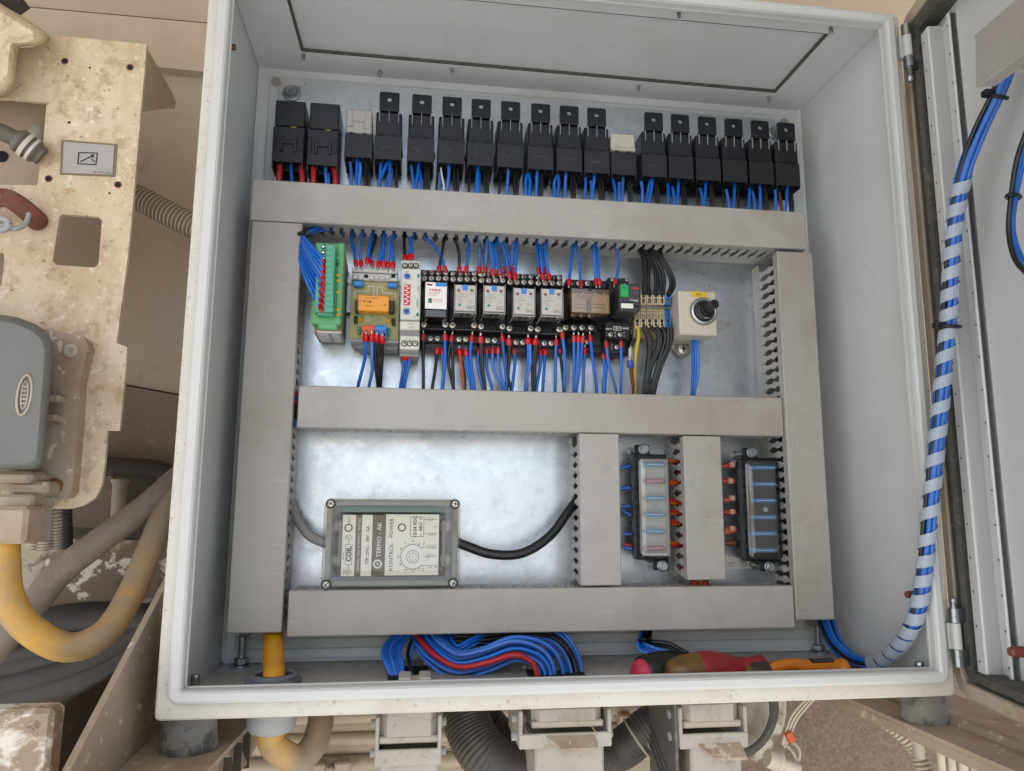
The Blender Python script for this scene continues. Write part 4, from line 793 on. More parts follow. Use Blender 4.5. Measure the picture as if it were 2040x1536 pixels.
part('circuit_print', b, 'ink_white', t)
for x in (632, 722): screw(t, *fC(x, 962), .1218, 4.6)
screw(t, *fC(690, 1078), .1338, 4.6); screw(t, *fC(650, 455), .1278, 3.6); screw(t, *fC(785, 458), .1278, 3.2)
t = thing('slim_relay', 'dark grey relay with a green latch and a blank white tag', 'relay', at(*fC(780, 830), .13))
b = MB(); bx(b, fC, 718, 486, 915, 745, .0955, .128, .0016); part('case', b, 'darkgrey', t)
b = MB(); bx(b, fC, 732, 492, 806, 608, .0925, .0975, .0008); bx(b, fC, 738, 500, 800, 516, .0915, .0935, .0004); part('latch', b, 'green_bright', t)
b = MB(); bx(b, fC, 756, 486, 782, 530, .0910, .0935, .0005); part('latch_tip', b, 'resistor', t)
b = MB(); bx(b, fC, 734, 672, 846, 716, .0948, .0956, .0003); part('tag', b, 'label_white', t); b = MB(); bx(b, fC, 722, 660, 910, 666, .0950, .0956, 0); bx(b, fC, 846, 690, 905, 708, .0949, .0956, 0); part('tag_groove', b, 'black', t)
b = MB(); bx(b, fC, 838, 524, 898, 540, .0950, .0956, 0); part('print_mark', b, 'dip_red', t)
tx(fC, 'RPM', t, 'ink_grey', 886, 572, .0953, 12, 4.655); tx(fC, '24 VDC', t, 'ink_grey', 870, 590, .0953, 11, 4.655); tx(fC, 'Schneider', t, 'ink_white', 854, 640, .0953, 17, 4.655); tx(fC, 'Electric', t, 'ink_white', 868, 654, .0953, 11, 4.655)
# ---- terminal blocks
TBN = ['beige terminal block half hidden behind the dark relay', 'beige terminal block next to the dark relay', 'second whole beige terminal block from the dark relay', 'third whole beige terminal block from the dark relay', 'beige terminal block beside the blue one', 'blue terminal block at the right end of its row']
for i in range(6):
    x = 884 + i * 57.2; mt = 'terminal_blue' if i == 5 else 'terminal_beige'
    t = thing('terminal_block', TBN[i], 'terminal block', at(*fC(x, 985), .156), 'terminal blocks beside the dark relay')
    b = MB(); bx(b, fC, x - 27, 592, x + 25, 682, .129, .156, .0005); bx(b, fC, x - 27, 684, x + 25, 812, .138, .156, .0004); bx(b, fC, x - 27, 812, x + 25, 905, .129, .156, .0005); bx(b, fC, x - 27, 905, x + 25, 985, .144, .156, .0004); part('body', b, mt, t)
    b = MB(); bx(b, fC, x - 14, 628, x + 12, 670, .1285, .131, 0); bx(b, fC, x - 14, 820, x + 12, 850, .1285, .131, 0); c1, c2 = at(*fC(x - 1, 607), .129), at(*fC(x - 1, 868), .129); b.lathe([(.0014, 0), (.0014, .0003)], c1, n=10); b.lathe([(.0014, 0), (.0014, .0003)], c2, n=10); part('clamp_opening', b, 'black_hole', t)
    b = MB(); bx(b, fC, x - 10, 636, x - 2, 664, .1282, .130, 0); bx(b, fC, x - 6, 655, x + 8, 664, .1282, .130, 0); part('spring', b, 'module_side', t)
    b = MB()
    for q in (700, 742, 780): bx(b, fC, x - 22, q, x + 20, q + 5, .1374, .139, 0)
    for q in (-8, 6): bx(b, fC, x + q, 745, x + q + 4, 800, .1374, .139, 0)
    part('marker_slot', b, 'module_side' if i < 5 else 'blue_dark', t)
b = MB(); bx(b, fC, 915, 700, 1200, 712, .133, .137, .0003); solo('jumper_bar', b, 'steel_bolt', 'thin metal jumper bar across the terminal blocks', 'jumper bar')
# ---- potentiometer box
t = thing('potentiometer_box', 'beige box with a black rotary dial and a yellow VR1 tag', 'control knob box', at(*fC(1440, 1050), .158))
b = MB(); bx(b, fC, 1272, 556, 1622, 965, .1045, .112, .0014); bx(b, fC, 1275, 560, 1618, 962, .112, .158, .001); part('case', b, 'box_beige', t)
c = at(*fC(1487, 752), .1045); s_ = (c.y - CAM.y) / FPX / 4.655
b = MB(); b.lathe([(142 * s_, 0), (140 * s_, .003), (128 * s_, .0052), (108 * s_, .0058), (106 * s_, .004)], c, n=40, caps=False); part('dial_rim', b, 'aluminium', t)
b = MB(); b.lathe([(108 * s_, .0035), (106 * s_, .0062), (70 * s_, .0090), (1e-5, .0090)], c, n=40); DI = part('dial_face', b, 'black', t)
b = MB()
for k in range(21):
    a = R(-60 + k * 15); u_ = Vector((math.cos(a), 0, math.sin(a))); l0, l1 = (84, 100) if k % 2 == 0 else (92, 100); p = c + u_ * ((l0 + l1) / 2 * s_) - Vector((0, .0079 - (l0 + l1 - 140) / 2 * 5e-5, 0)); b.obox(p, (u_, (0, 1, 0), u_.cross(Vector((0, 1, 0)))), ((l1 - l0) / 2 * s_, .0003, 2.2 * s_))
part('dial_mark', b, 'ink_white', DI)
text('RWT', DI, 'ink_white', c + Vector((4 * s_, -.0086, -84 * s_)), 15 * s_)
b = MB()
def knurl(r0, r1, y0, y1, n=28):
    rg = []
    for y, r in ((y0, r0), (y1, r1), (y1 + .0003, r1 * .8)): rg.append([c + Vector((math.cos(2 * math.pi * k / n) * r * (1 if k % 2 else .9), -y, math.sin(2 * math.pi * k / n) * r * (1 if k % 2 else .9))) for k in range(n)])
    b.rings(rg, 0, True, sm=False)
knurl(50 * s_, 46 * s_, .0088, .0300); b.lathe([(62 * s_, .0088), (60 * s_, .012), (50 * s_, .0125)], c, n=30); part('knob', b, 'black', t)
b = MB(); bx(b, fC, 1386, 562, 1526, 614, .1040, .1048, .0002); part('tag', b, 'yellow_tape', t); tx(fC, 'VR1', t, 'ink_black', 1450, 588, .1038, 26, 4.655)
b = MB(); p = [fC(1170, 1050), (fC(1395, 1040)), fC(1385, 1095), fC(1325, 1135), fC(1260, 1135)]; b.poly([[at(u, v, .158) for u, v in p]], (0, .0025, 0)); part('foot', b, 'box_beige', t)
c = at(*fC(1300, 1100), .158); b = MB(); b.lathe([(.0086, 0), (.0086, .0010), (.0066, .0012), (.0064, .0026), (.0050, .0038), (1e-5, .0042)], c, n=24); FS = part('foot_screw', b, 'screw_steel', t); b = MB(); b.box(c.x - .0032, c.x + .0032, c.y - .0044, c.y - .0036, c.z - .0006, c.z + .0006); b.box(c.x - .0006, c.x + .0006, c.y - .0043, c.y - .0036, c.z - .0032, c.z + .0032); part('cross_slot', b, 'black_hole', FS)
# ================================================================ MIDDLE ROW WIRES
up = ('s', (0, .004, .010)); dnm = ('e', (0, .004, -.010))
GM = 'wires down from the top duct to the middle row'; GL = 'wires from the middle row down into the middle duct'
YD = .138
wires(fA, 'rising from the circuit board module to the top duct', GM, [('b', [(685, 85), (658, 190), (690, 330), (708, 468)]), ('b', [(800, 95), (745, 220), (752, 350), (766, 472)]), ('b', [(915, 90), (872, 220), (832, 440)]), ('k', [(930, 120), (915, 230), (855, 400), (838, 438)], dict(f=None)), ('b', [(880, 330), (872, 400), (882, 470)], dict(y=(.134, .126))), ('b', [(1015, 85), (1005, 250), (955, 480)]), ('b', [(1030, 95), (1010, 260), (1008, 478)]), ('b', [(1140, 90), (1075, 230), (1058, 485)]), ('b', [(1150, 105), (1098, 240), (1112, 380), (1116, 488)])], YD, .126, up, fr=.0022)
wires(fA, 'entering the top of the slim timer', GM, [('k', [(1240, 115), (1235, 250), (1244, 415)]), ('b', [(1285, 90), (1302, 250), (1296, 400)]), ('b', [(1335, 95), (1312, 230), (1316, 402)])], YD, .124, up, fr=.0022)
wires(fB, 'reaching the socket of the white relay from above', GM, [('b', [(25, 105), (190, 215), (320, 390), (366, 535)]), ('k', [(345, 110), (348, 250), (300, 535)])], YD, .135, up)
wires(fB, 'reaching the first clear relay from above', GM, [('k', [(420, 110), (500, 270), (520, 400), (522, 535)]), ('b', [(605, 160), (622, 300), (598, 535)])], YD, .135, up)
wires(fB, 'reaching the second clear relay from above', GM, [('b', [(720, 150), (742, 300), (738, 540)]), ('b', [(828, 140), (820, 330), (803, 540)]), ('b', [(838, 145), (870, 350), (890, 570)], dict(y=(YD, .128), fw=1.25)), ('b', [(850, 150), (895, 330), (905, 575)], dict(y=(YD, .127), f=None)), ('b', [(862, 170), (915, 340), (962, 570)], dict(y=(YD, .128), fw=1.25)), ('b', [(945, 180), (918, 290), (945, 450), (972, 575)], dict(y=(YD, .126), f=None))], YD, .135, up)
wires(fB, 'reaching the third clear relay from above', GM, [('b', [(950, 160), (1000, 330), (1028, 540)]), ('b', [(985, 160), (1040, 330), (1098, 540)]), ('b', [(965, 160), (1030, 380), (1066, 600)], dict(y=(YD, .127))), ('b', [(1150, 190), (1105, 300), (1100, 480)], dict(f=None)), ('b', [(1170, 180), (1150, 350), (1130, 612)], dict(y=(YD, .127)))], YD, .135, up)
wires(fB, 'reaching the fourth clear relay from above', GM, [('b', [(1372, 190), (1375, 350), (1390, 550)]), ('b', [(1392, 190), (1412, 350), (1432, 612)], dict(y=(YD, .127))), ('b', [(1490, 190), (1450, 290), (1464, 550)]), ('b', [(1485, 205), (1465, 350), (1503, 618)], dict(y=(YD, .127)))], YD, .135, up)
wires(fC, 'reaching the big smoky relay from above', GM, [('b', [(318, 75), (278, 200), (250, 480)]), ('b', [(325, 75), (342, 290), (360, 495)]), ('b', [(488, 85), (480, 220), (500, 480)]), ('b', [(505, 85), (512, 230), (530, 480)])], YD, .124, up)
wires(fC, 'reaching the dark relay with green latch from above', GM, [('b', [(665, 105), (708, 260), (700, 380), (676, 480)])], YD, .126, up)
wires(fC, 'curving down into the top of the terminal blocks', GM, [('k', [(860, 100), (930, 250), (945, 420), (942, 585)]), ('k', [(885, 100), (950, 250), (965, 420), (958, 585)]), ('k', [(915, 105), (990, 280), (985, 440), (995, 590)]), ('k', [(935, 105), (1010, 280), (1050, 420), (1050, 595)]), ('k', [(945, 105), (1030, 300), (1070, 450), (1062, 595)]), ('k', [(1015, 105), (1020, 210), (1090, 400), (1105, 590)]), ('k', [(1040, 110), (1045, 220), (1130, 420), (1122, 590)]), ('k', [(1105, 105), (1085, 220), (1170, 390), (1195, 500), (1165, 595)]), ('k', [(1125, 105), (1100, 210), (1190, 380), (1225, 500), (1180, 598)])], YD, .128, up, r=.0019, ferr=None)
# bundle to the green module
sp = []
for i, (ex, ey) in enumerate(((352, 455), (354, 518), (354, 583), (352, 648), (350, 710), (346, 772), (342, 832), (336, 900), (326, 962))):
    t_ = i / 8; q_ = (i * 37 % 9 - 4) * .0024; sp.append(('b', [(462 - 6 * (i % 3), 84 + 6 * (i % 4)), (320 - 14 * (i % 3), 70 + 12 * (i % 4)), (150 - 40 * t_, 150 + 14 * t_), (155 - 82 * t_, 200 + 40 * t_), (225 - 140 * t_, 275 + 110 * t_), (292 - 150 * t_, 360 + 230 * t_), (ex - 26 - 60 * t_, ey - 60 - 90 * t_), (ex, ey)], dict(y=(YD, .0872), bow=-.012 + q_)))
wires(fA, 'of the curved bundle plugged into the green module', 'wires of the green module bundle', sp, YD, .0872, ('s', (.004, .006, .010)), fr=.0017, r=.00148)
b = MB(); b.tube([at(*fA(120 + 44 * math.cos(a), 158 + 26 * math.sin(a)), .112 + .012 * math.sin(a)) for a in [R(q) for q in range(0, 361, 30)]], .0018, 6, k=3); b.obox(at(*fA(165, 150), .104), ((1, 0, .3), (0, 1, 0), (-.3, 0, 1)), (.003, .0025, .002), .0005); solo('cable_tie', b, 'black', 'black cable tie gathering the bundle above the green module', 'cable tie')
# --- below
wires(fD, 'below the circuit board module', GL, [('b', [(310, 205), (305, 380), (290, 520), (210, 835)]), ('b', [(385, 205), (388, 480), (395, 620), (350, 838)]), ('k', [(447, 215), (432, 480), (465, 838)]), ('k', [(510, 225), (470, 480), (480, 838)]), ('k', [(520, 230), (518, 480), (495, 838)])], .1122, YD, dnm, ferr='start', fr=.0026)
wires(fD, 'below the slim timer', GL, [('b', [(792, 440), (790, 580), (748, 838)]), ('b', [(815, 445), (825, 590), (772, 838)]), ('b', [(872, 420), (852, 580), (798, 838)])], .126, YD, dnm, ferr='start', fr=.0022, r=.0014)
BF = dict(y=(.134, YD)); LF = dict(y=(.1415, YD))
wires(fD, 'below the white relay', GL, [('k', [(1040, 200), (1040, 500), (1042, 848)], BF), ('k', [(1215, 375), (1195, 600), (1155, 848)], LF), ('b', [(1280, 375), (1298, 600), (1290, 848)], LF), ('b', [(1316, 200), (1314, 500), (1280, 848)], BF)], .134, YD, dnm, ferr='start')
wires(fD, 'below the first clear relay', GL, [('k', [(1400, 215), (1358, 480), (1385, 680), (1422, 850)], BF), ('k', [(1412, 218), (1415, 500), (1424, 850)], dict(y=(.134, YD), f=None)), ('o', [(1502, 390), (1525, 600), (1555, 850)], dict(y=(.1415, YD), fw=1.3)), ('k', [(1530, 500), (1562, 680), (1563, 850)], dict(y=(.1415, YD), f=None)), ('b', [(1585, 400), (1598, 600), (1652, 850)], dict(y=(.1415, YD), fw=1.2)), ('b', [(1608, 460), (1625, 600), (1680, 850)], dict(y=(.1405, YD), f=None)), ('b', [(1658, 215), (1640, 450), (1688, 850)], BF)], .134, YD, dnm, ferr='start')
wires(fD, 'below the second clear relay', GL, [('b', [(1750, 375), (1735, 550), (1795, 855)], LF), ('k', [(1770, 230), (1775, 500), (1815, 855)], dict(y=(.134, YD), fw=1.4)), ('k', [(1785, 240), (1800, 600), (1826, 855)], dict(y=(.1335, YD), f=None)), ('b', [(1843, 370), (1850, 620), (1915, 858)], LF), ('b', [(1920, 370), (1930, 600), (2030, 820), (2045, 860)], LF), ('b', [(1993, 370), (2000, 560), (2060, 800), (2080, 862)], LF), ('b', [(2045, 210), (2072, 500), (2105, 865)], BF)], .134, YD, dnm, ferr='start')
wires(fE, 'below the third clear relay', GL, [('k', [(215, 260), (212, 500), (192, 862)], dict(y=(.134, YD), fw=1.4)), ('k', [(235, 270), (220, 500), (205, 700), (242, 862)], dict(y=(.1335, YD), f=None)), ('b', [(280, 375), (292, 540), (255, 862)], LF), ('b', [(460, 250), (458, 550), (428, 865)], dict(y=(.134, YD), fw=1.4)), ('b', [(482, 260), (488, 520), (445, 720), (440, 865)], dict(y=(.1335, YD), f=None))], .134, YD, dnm, ferr='start')
wires(fE, 'below the fourth clear relay', GL, [('k', [(552, 260), (515, 560), (520, 865)], dict(y=(.134, YD), fw=1.4)), ('k', [(572, 270), (545, 560), (548, 865)], dict(y=(.1335, YD), f=None)), ('b', [(618, 390), (612, 580), (562, 865)], LF), ('b', [(678, 390), (662, 600), (645, 866)], LF), ('b', [(815, 260), (808, 560), (802, 868)], BF), ('k', [(860, 365), (885, 560), (915, 868)], LF)], .134, YD, dnm, ferr='start')
wires(fE, 'below the big smoky relay', GL, [('b', [(895, 180), (920, 420), (922, 868)], dict(y=(.128, YD))), ('b', [(1040, 220), (1042, 500), (1042, 870)]), ('b', [(1098, 220), (1090, 500), (1058, 870)]), ('b', [(1152, 230), (1122, 520), (1072, 870)]), ('b', [(1178, 375), (1168, 580), (1155, 870)], dict(y=(.138, YD))), ('b', [(1250, 210), (1278, 480), (1330, 872)])], .131, YD, dnm, ferr='start')
wires(fE, 'below the socket marked INPUT', GL, [('b', [(1418, 440), (1428, 620), (1412, 875)], dict(y=(.139, YD))), ('b', [(1470, 400), (1455, 580), (1432, 875)], dict(y=(.138, YD), f=None)), ('b', [(1452, 290), (1485, 540), (1575, 878)]), ('b', [(1638, 280), (1642, 560), (1636, 880)])], .131, YD, dnm, ferr='start')
wires(fC, 'hanging from the terminal blocks into the middle duct', GL, [('k', [(935, 885), (985, 1000), (990, 1150), (945, 1480)]), ('k', [(955, 885), (1005, 1010), (1000, 1160), (962, 1480)]), ('k', [(1000, 890), (1070, 950), (1075, 1060), (985, 1300), (978, 1480)]), ('k', [(1055, 890), (1095, 960), (1090, 1080), (1000, 1300), (995, 1480)]), ('k', [(1110, 890), (1145, 990), (1085, 1200), (1010, 1480)]), ('k', [(1170, 890), (1165, 1060), (1080, 1260), (1025, 1482)]), ('k', [(1192, 890), (1190, 1040), (1100, 1260), (1040, 1482)])], .128, YD, dnm, r=.0023, ferr=None)
wires(fC, 'of the earth line beside the dark relay', GL, [('y', [(880, 885), (895, 960), (870, 1130), (855, 1300), (858, 1482)]), ('n', [(816, 1230), (828, 1320), (850, 1482)], dict(f='start', fm='ferrule_blue', fw=1.25))], .130, YD, dnm, r=.0020, ferr=None)
b = MB(); b.tube([at(*fC(*q), .132) for q in ((862, 905), (845, 990), (822, 1060), (815, 1160), (815, 1215))], .0005, 6); L_ = solo('component_lead', b, 'screw_steel', 'bare diode lead with small black and striped bodies beside the yellow green wire', 'diode lead')
b = MB(); b.cyl(at(*fC(845, 995), .132), at(*fC(822, 1062), .132), .0028, 12); part('sleeve', b, 'black', L_)
b = MB(); b.cyl(at(*fC(817, 1090), .132), at(*fC(815, 1175), .132), .0018, 12); part('resistor', b, 'box_beige', L_)
wires(fC, 'dropping from the rotary dial box', GL, [('b', [(1395, 985), (1400, 1200), (1395, 1400), (1392, 1490)]), ('b', [(1415, 985), (1422, 1200), (1408, 1490)]), ('b', [(1437, 985), (1446, 1200), (1440, 1350), (1412, 1490)])], .136, YD, dnm, r=.0018, ferr=None)
b = MB(); b.poly([[at(*fC(*q), .1612) for q in ((610, 1170), (640, 1150), (690, 1150), (688, 1180), (640, 1205), (605, 1195))]], (0, .0015, 0)); solo('paint_blot', b, 'dip_red', 'red marker blot on the plate below the socket marked INPUT', 'marker blot')
b = MB(); b.lathe([(.0036, 0), (.0034, .001), (.0026, .0012)], at(*fC(688, 1215), PL), n=16); solo('hole_plug', b, 'light_grey', 'small round plug on the plate beside the red blot', 'plug')
# wires seen inside the left duct through its open joint
wires(lambda x, y: (500 + x / 3.573, 430 + y / 3.573), 'showing in the joint of two ducts', 'wires inside the left duct', [('r', [(300, 1275), (330, 1272), (360, 1275)], dict(r=.0028)), ('b', [(300, 1300), (330, 1302), (360, 1300)], dict(r=.0022)), ('r', [(300, 1325), (330, 1326), (360, 1330)], dict(r=.0028)), ('k', [(312, 1345), (325, 1400), (318, 1470)]), ('k', [(325, 1345), (335, 1400), (330, 1470)]), ('b', [(318, 1450), (325, 1480), (330, 1505)], dict(r=.003))], .132, .132, None, ferr=None)

# ================================================================ CLEAR CONTROL BOX
fK = lambda x, y: (580 + x / 5.667, 960 + y / 5.667)
YK = .1035
t = thing('control_box', 'grey control unit in a clear lidded box with a printed label turned on its side', 'control unit', at(780, 1172, .16))
# box is tilted very slightly
u = lambda x, y, Y: at(*fK(x, y), Y)
tl, trr, br, bl = u(372, 190, YK), u(1922, 188, YK), u(1895, 1215, YK), u(332, 1215, YK)
cx, cz = (tl.x + trr.x + br.x + bl.x) / 4, (tl.z + trr.z + br.z + bl.z) / 4; hx = (trr.x - tl.x + br.x - bl.x) / 4; hz = (tl.z - bl.z + trr.z - br.z) / 4
def ring_loops(mb, prof, r, m=0, caps=True): mb.rings([[Vector((x, y, z)) for x, z in rrect(cx, cz, hx - i, hz - i, max(r - i, .0008), 5)] for i, y in prof], m, caps)
b = MB(); ring_loops(b, [(.0015, .160), (.0008, .1215)], .008); part('base', b, 'clear_box_grey', t)
b = MB(); ring_loops(b, [(0, .1200), (0, YK + .004), (.0012, YK + .001), (.004, YK), (.0145, YK), (.0150, YK + .0022), (.0165, YK + .0022)], .008); part('lid', b, 'clear', t)
b = MB(); ring_loops(b, [(.006, .1205), (.006, .1195)], .006); part('tray', b, 'gland_grey', t)
b = MB()
for sx in (-1, 1):
    for q in (-.6, .6): b.box(cx + sx * (hx - .012) - .0055, cx + sx * (hx - .012) + .0055, .109, .1195, cz + q * hz * .62 - .006, cz + q * hz * .62 + .006, .003)
    b.box(cx + sx * (hx - .0145) - .0012, cx + sx * (hx - .0145) + .0012, .107, .1195, cz - hz * .5, cz + hz * .5)
part('inner_rib', b, 'mid_grey', t)
b = MB(); bx(b, fK, 572, 285, 1690, 345, .1135, .1150, .0003); part('circuit_board', b, 'board_green', t)
X0, X1, Z0, Z1 = pxr(*fK(570, 368), *fK(1668, 1068), .1085)
b = MB(); b.box(X0, X1, .1085, .1098, Z0, Z1, .0003); LB = part('label_plate', b, 'label_brown', t)
b = MB()
for q in ((572, 372, 722, 1066), (792, 372, 912, 1064), (1064, 366, 1666, 1054)): bx(b, fK, *q, .1082, .1086, 0)
part('label', b, 'label_white', t)
YT = .1080
kt = lambda s, x, y, h, m='ink_black', rot=True, **k: tx(fK, s, t, m, x, y, YT, h, 5.667, rot, **k)
kt('OUT', 655, 422, 26); kt('COIL', 650, 815, 52, bold=.05); kt('5A max', 588, 838, 18); kt('Kaynt', 596, 1010, 18); kt('W', 640, 1013, 26); kt('PT', 655, 628, 20); kt('24V', 618, 628, 18)
kt('ORANSAL VALF KONTROL ÜNİTESİ', 757, 716, 30, 'ink_white', sx=.86); kt('TİP: OVC - 30V - 5A', 855, 716, 34, bold=.02); kt('TERMO - AK', 993, 652, 48, 'ink_white', sx=1.02, bold=.02)
kt('KONTROL', 1127, 850, 44, sx=1.02); kt('POWER', 1132, 520, 44, sx=.98); kt('12-24 VDC', 1398, 505, 36, bold=.03); kt('–  AKÜ  +', 1458, 505, 34, bold=.03)
for s, x, y in (('10', 1448, 985), ('20', 1374, 1010), ('30', 1292, 995), ('40', 1232, 932), ('50', 1208, 846), ('60', 1236, 752), ('70', 1290, 692), ('80', 1378, 668), ('90', 1448, 700)): kt(s, x, y, 20)
for s, x, y in (('Min', 1488, 990), ('Max', 1498, 692)): kt(s, x, y, 20)
for s, x, y in (('dNI', 1632, 960), ('(GND)', 1565, 965), ('ŞASE', 1540, 855), ('(GND) 6', 1590, 600), ('SARI +12', 1572, 822), ('LOCAL OUT', 1580, 718), ('+ 10 VDC', 1580, 748), ('MAVİ', 1625, 505)): tx(fK, s, t, 'ink_black', x, y, YT, 14, 5.667, False)
b = MB()
def bxl(*q, w=4):
    x0, y0, x1, y1 = q
    for z in ((x0, y0, x1, y0 + w), (x0, y1 - w, x1, y1), (x0, y0, x0 + w, y1), (x1 - w, y0, x1, y1)): bx(b, fK, *z, YT, YT + .0004, 0)
bxl(610, 702, 688, 938); bxl(1346, 395, 1500, 620); bx(b, fK, 645, 938, 650, 985, YT, YT + .0004, 0); bx(b, fK, 650, 655, 655, 702, YT, YT + .0004, 0); bx(b, fK, 1500, 422, 1648, 426, YT, YT + .0004, 0); bx(b, fK, 1500, 582, 1650, 586, YT, YT + .0004, 0); bxl(1545, 405, 1602, 440, w=3); bx(b, fK, 1478, 735, 1645, 739, YT, YT + .0004, 0); bx(b, fK, 1495, 838, 1640, 842, YT, YT + .0004, 0); bx(b, fK, 1478, 942, 1650, 946, YT, YT + .0004, 0)
sk = (YT - CAM.y) / FPX / 5.667
def circ(x, y, r, w, a0=0, a1=360, n=36):
    c = u(x, y, YT + .0001); st = [R(a0 + (a1 - a0) * i / n) for i in range(n + 1)]
    rg = [[c + Vector((math.cos(a) * (r + s * w) * sk, q, math.sin(a) * (r + s * w) * sk)) for s, q in ((-.5, 0), (.5, 0), (.5, .0003), (-.5, .0003))] for a in st]; b.rings(rg, 0, True, sm=False)
circ(648, 518, 38, 13); circ(1250, 515, 38, 13); circ(642, 1013, 28, 4); circ(655, 628, 28, 4); circ(1372, 845, 66, 5); circ(1372, 845, 40, 4); circ(1372, 845, 3, 5, n=10); circ(1372, 845, 130, 4, 40, 320)
for k in range(33):
    a = R(42 + k * 8.6); c = u(1372, 845, YT + .0002); dv = Vector((math.cos(a), 0, math.sin(a))); L1 = 152 if k % 4 == 0 else 143; b.obox(c + dv * (130 + L1) / 2 * sk, (dv, (0, 1, 0), dv.cross(Vector((0, 1, 0)))), ((L1 - 130) / 2 * sk, .0002, 2 * sk))
part('label_print', b, 'ink_black', t)
b = MB(); c = u(975, 928, YT + .0002)
pts = []
for k in range(28): a = 2 * math.pi * k / 28; rr = (56 if k % 2 else 42) * sk; pts.append(c + Vector((math.cos(a) * rr, 0, math.sin(a) * rr)))
hole = [c + Vector((math.cos(2 * math.pi * k / 20) * 30 * sk, 0, math.sin(2 * math.pi * k / 20) * 30 * sk)) for k in range(20)]
b.poly([pts, hole], (0, .0002, 0)); b.poly([[c + Vector((x * sk, 0, y * sk)) for x, y in ((-22, 4), (2, 20), (0, 4), (22, -2), (-4, -20), (-1, -3))]], (0, .0002, 0)); part('gear_emblem', b, 'ink_white', t)
for x, y in ((447, 245), (1852, 250), (393, 1162), (1828, 1142)): o = piece('lid_screw', screw_mesh(.0034, .0022), t, u(x, y, YK)); o.rotation_euler = (0, random.uniform(0, 3), 0)
def cable(nm, lab, mat, pts, r, group=None, ribs=None, cat='cable', k=6, n=14):
    b = MB(); b.tube(pts, r, n, k=k)
    o = solo(nm, b, mat, lab, cat, group)
    if ribs:   # dust gathers along the hose
        K = len(smooth(pts, k)); at_ = o.data.attributes.new('wear', 'FLOAT', 'POINT'); at_.data.foreach_set('value', [ribs[0] + (ribs[1] - ribs[0]) * min(1, (q // n) / K) for q in range(len(o.data.vertices))])
    return o
cable('grey_cable', 'short grey cable bending from the left duct into the clear control box', 'mid_grey', [at(582, 1000, .150), at(590, 1028, .145), at(612, 1062, .138), at(638, 1078, .132), at(668, 1086, .130)], .0046)
cable('black_cable', 'sagging black cable between the clear control box and the next duct', 'wire_black', [at(905, 1078, .130), at(930, 1088, .130), at(980, 1104, .128), at(1040, 1102, .128), at(1095, 1068, .132), at(1135, 1015, .138), at(1158, 985, .146), at(1175, 965, .150)], .0045)

# ================================================================ FUSE BOXES
fF = lambda x, y: (1130 + x / 3.709, 840 + y / 3.709)
def fusebox(lab, dx, ear0, body, cover, ear1, red, yb):
    t = thing('fuse_box', lab, 'fuse box', at(*fF((body[0] + body[2]) / 2, body[3]), .15), 'clear covered fuse boxes'); YF_ = .128
    b = MB(); bx(b, fF, *body, YF_, .1420, .0012); bx(b, fF, *ear0, YF_ + .001, .1340, .001); bx(b, fF, *ear1, YF_ + .001, .1340, .001)
    n = 6; h = (body[3] - body[1]) / n
    for i in range(n): bx(b, fF, body[0] - 2, body[1] + h * (i + .25), body[2] - 20, body[1] + h * (i + .8), .136, .1500, .0008)
    part('base', b, 'black', t)
    b = MB(); x0, x1, z0, z1 = pxr(*fF(cover[0], cover[1]), *fF(cover[2], cover[3]), .116); cxx, czz = (x0 + x1) / 2, (z0 + z1) / 2; hx_, hz_ = (x1 - x0) / 2, (z1 - z0) / 2
    b.rings([[Vector((x, y, z)) for x, z in rrect(cxx, czz, hx_ - i, hz_ - i, max(.005 - i, .001), 4)] for i, y in ((-.0012, .1285), (-.0004, .1268), (0, .119), (.0012, .1166), (.003, .116), (.0050, .116), (.0056, .1146), (.0066, .1142))]); part('cover', b, 'clear_fuse', t)
    b = MB(); c = Vector((cxx, .1142, czz)); b.lathe([(.0026, 0), (.0026, .0008), (.0018, .0010), (.0016, .0003)], c, n=18); part('cover_screw', b, 'steel_bolt', t)
    hh = (cover[3] - cover[1]) / 6
    for i in range(6):
        y = cover[1] + hh * (i + .5); bb = MB(); mt = 'fuse_red' if i in red else 'fuse_pale' if red else 'fuse_blue'; bx(bb, fF, cover[0] + 48, y - 24, cover[2] - 34, y + 8, .1185, .1285, .0014); bx(bb, fF, cover[0] + 74, y - 10, cover[2] - 60, y - 6, .1181, .1190, 0, 1); part('fuse', bb, [mt, 'label_white'], t)
    bb = MB(); bx(bb, fF, cover[0] + 25, cover[1] + 15, cover[2] - 12, cover[3] - 12, .1262, .1282, 0); part('fuse_bed', bb, 'light_grey' if red else 'black', t)
    for e in (ear0, ear1):
        o = at(*fF((e[0] + e[2]) / 2 + (8 if e is ear0 else 8), (e[1] + e[3]) / 2 - (8 if e is ear0 else -6)), YF_ + .001); part('mount_nut', hexnut(o, .0048, .0045, wash=1.0, stud=.002), 'steel_bolt', t)
        bb = MB(); bb.cyl((o.x, YF_ + .004, o.z), (o.x, PL, o.z), .0026, 12); bb.cyl((o.x, PL - .004, o.z), (o.x, PL - .0002, o.z), .0055, 6); part('standoff_bolt', bb, 'steel_bolt', t)
    return t
fusebox('left fuse box, with pale red fuses at its ends under the clear cover', 0, (505, 170, 610, 250), (505, 240, 745, 1020), (525, 262, 765, 1005), (640, 1020, 752, 1100), (1, 5), .15)
fusebox('right fuse box, with bright blue fuses under the clear cover', 0, (1302, 195, 1408, 275), (1305, 268, 1560, 1030), (1325, 285, 1590, 1020), (1432, 1030, 1540, 1105), (), .15)
GF = 'wires of the fuse boxes'
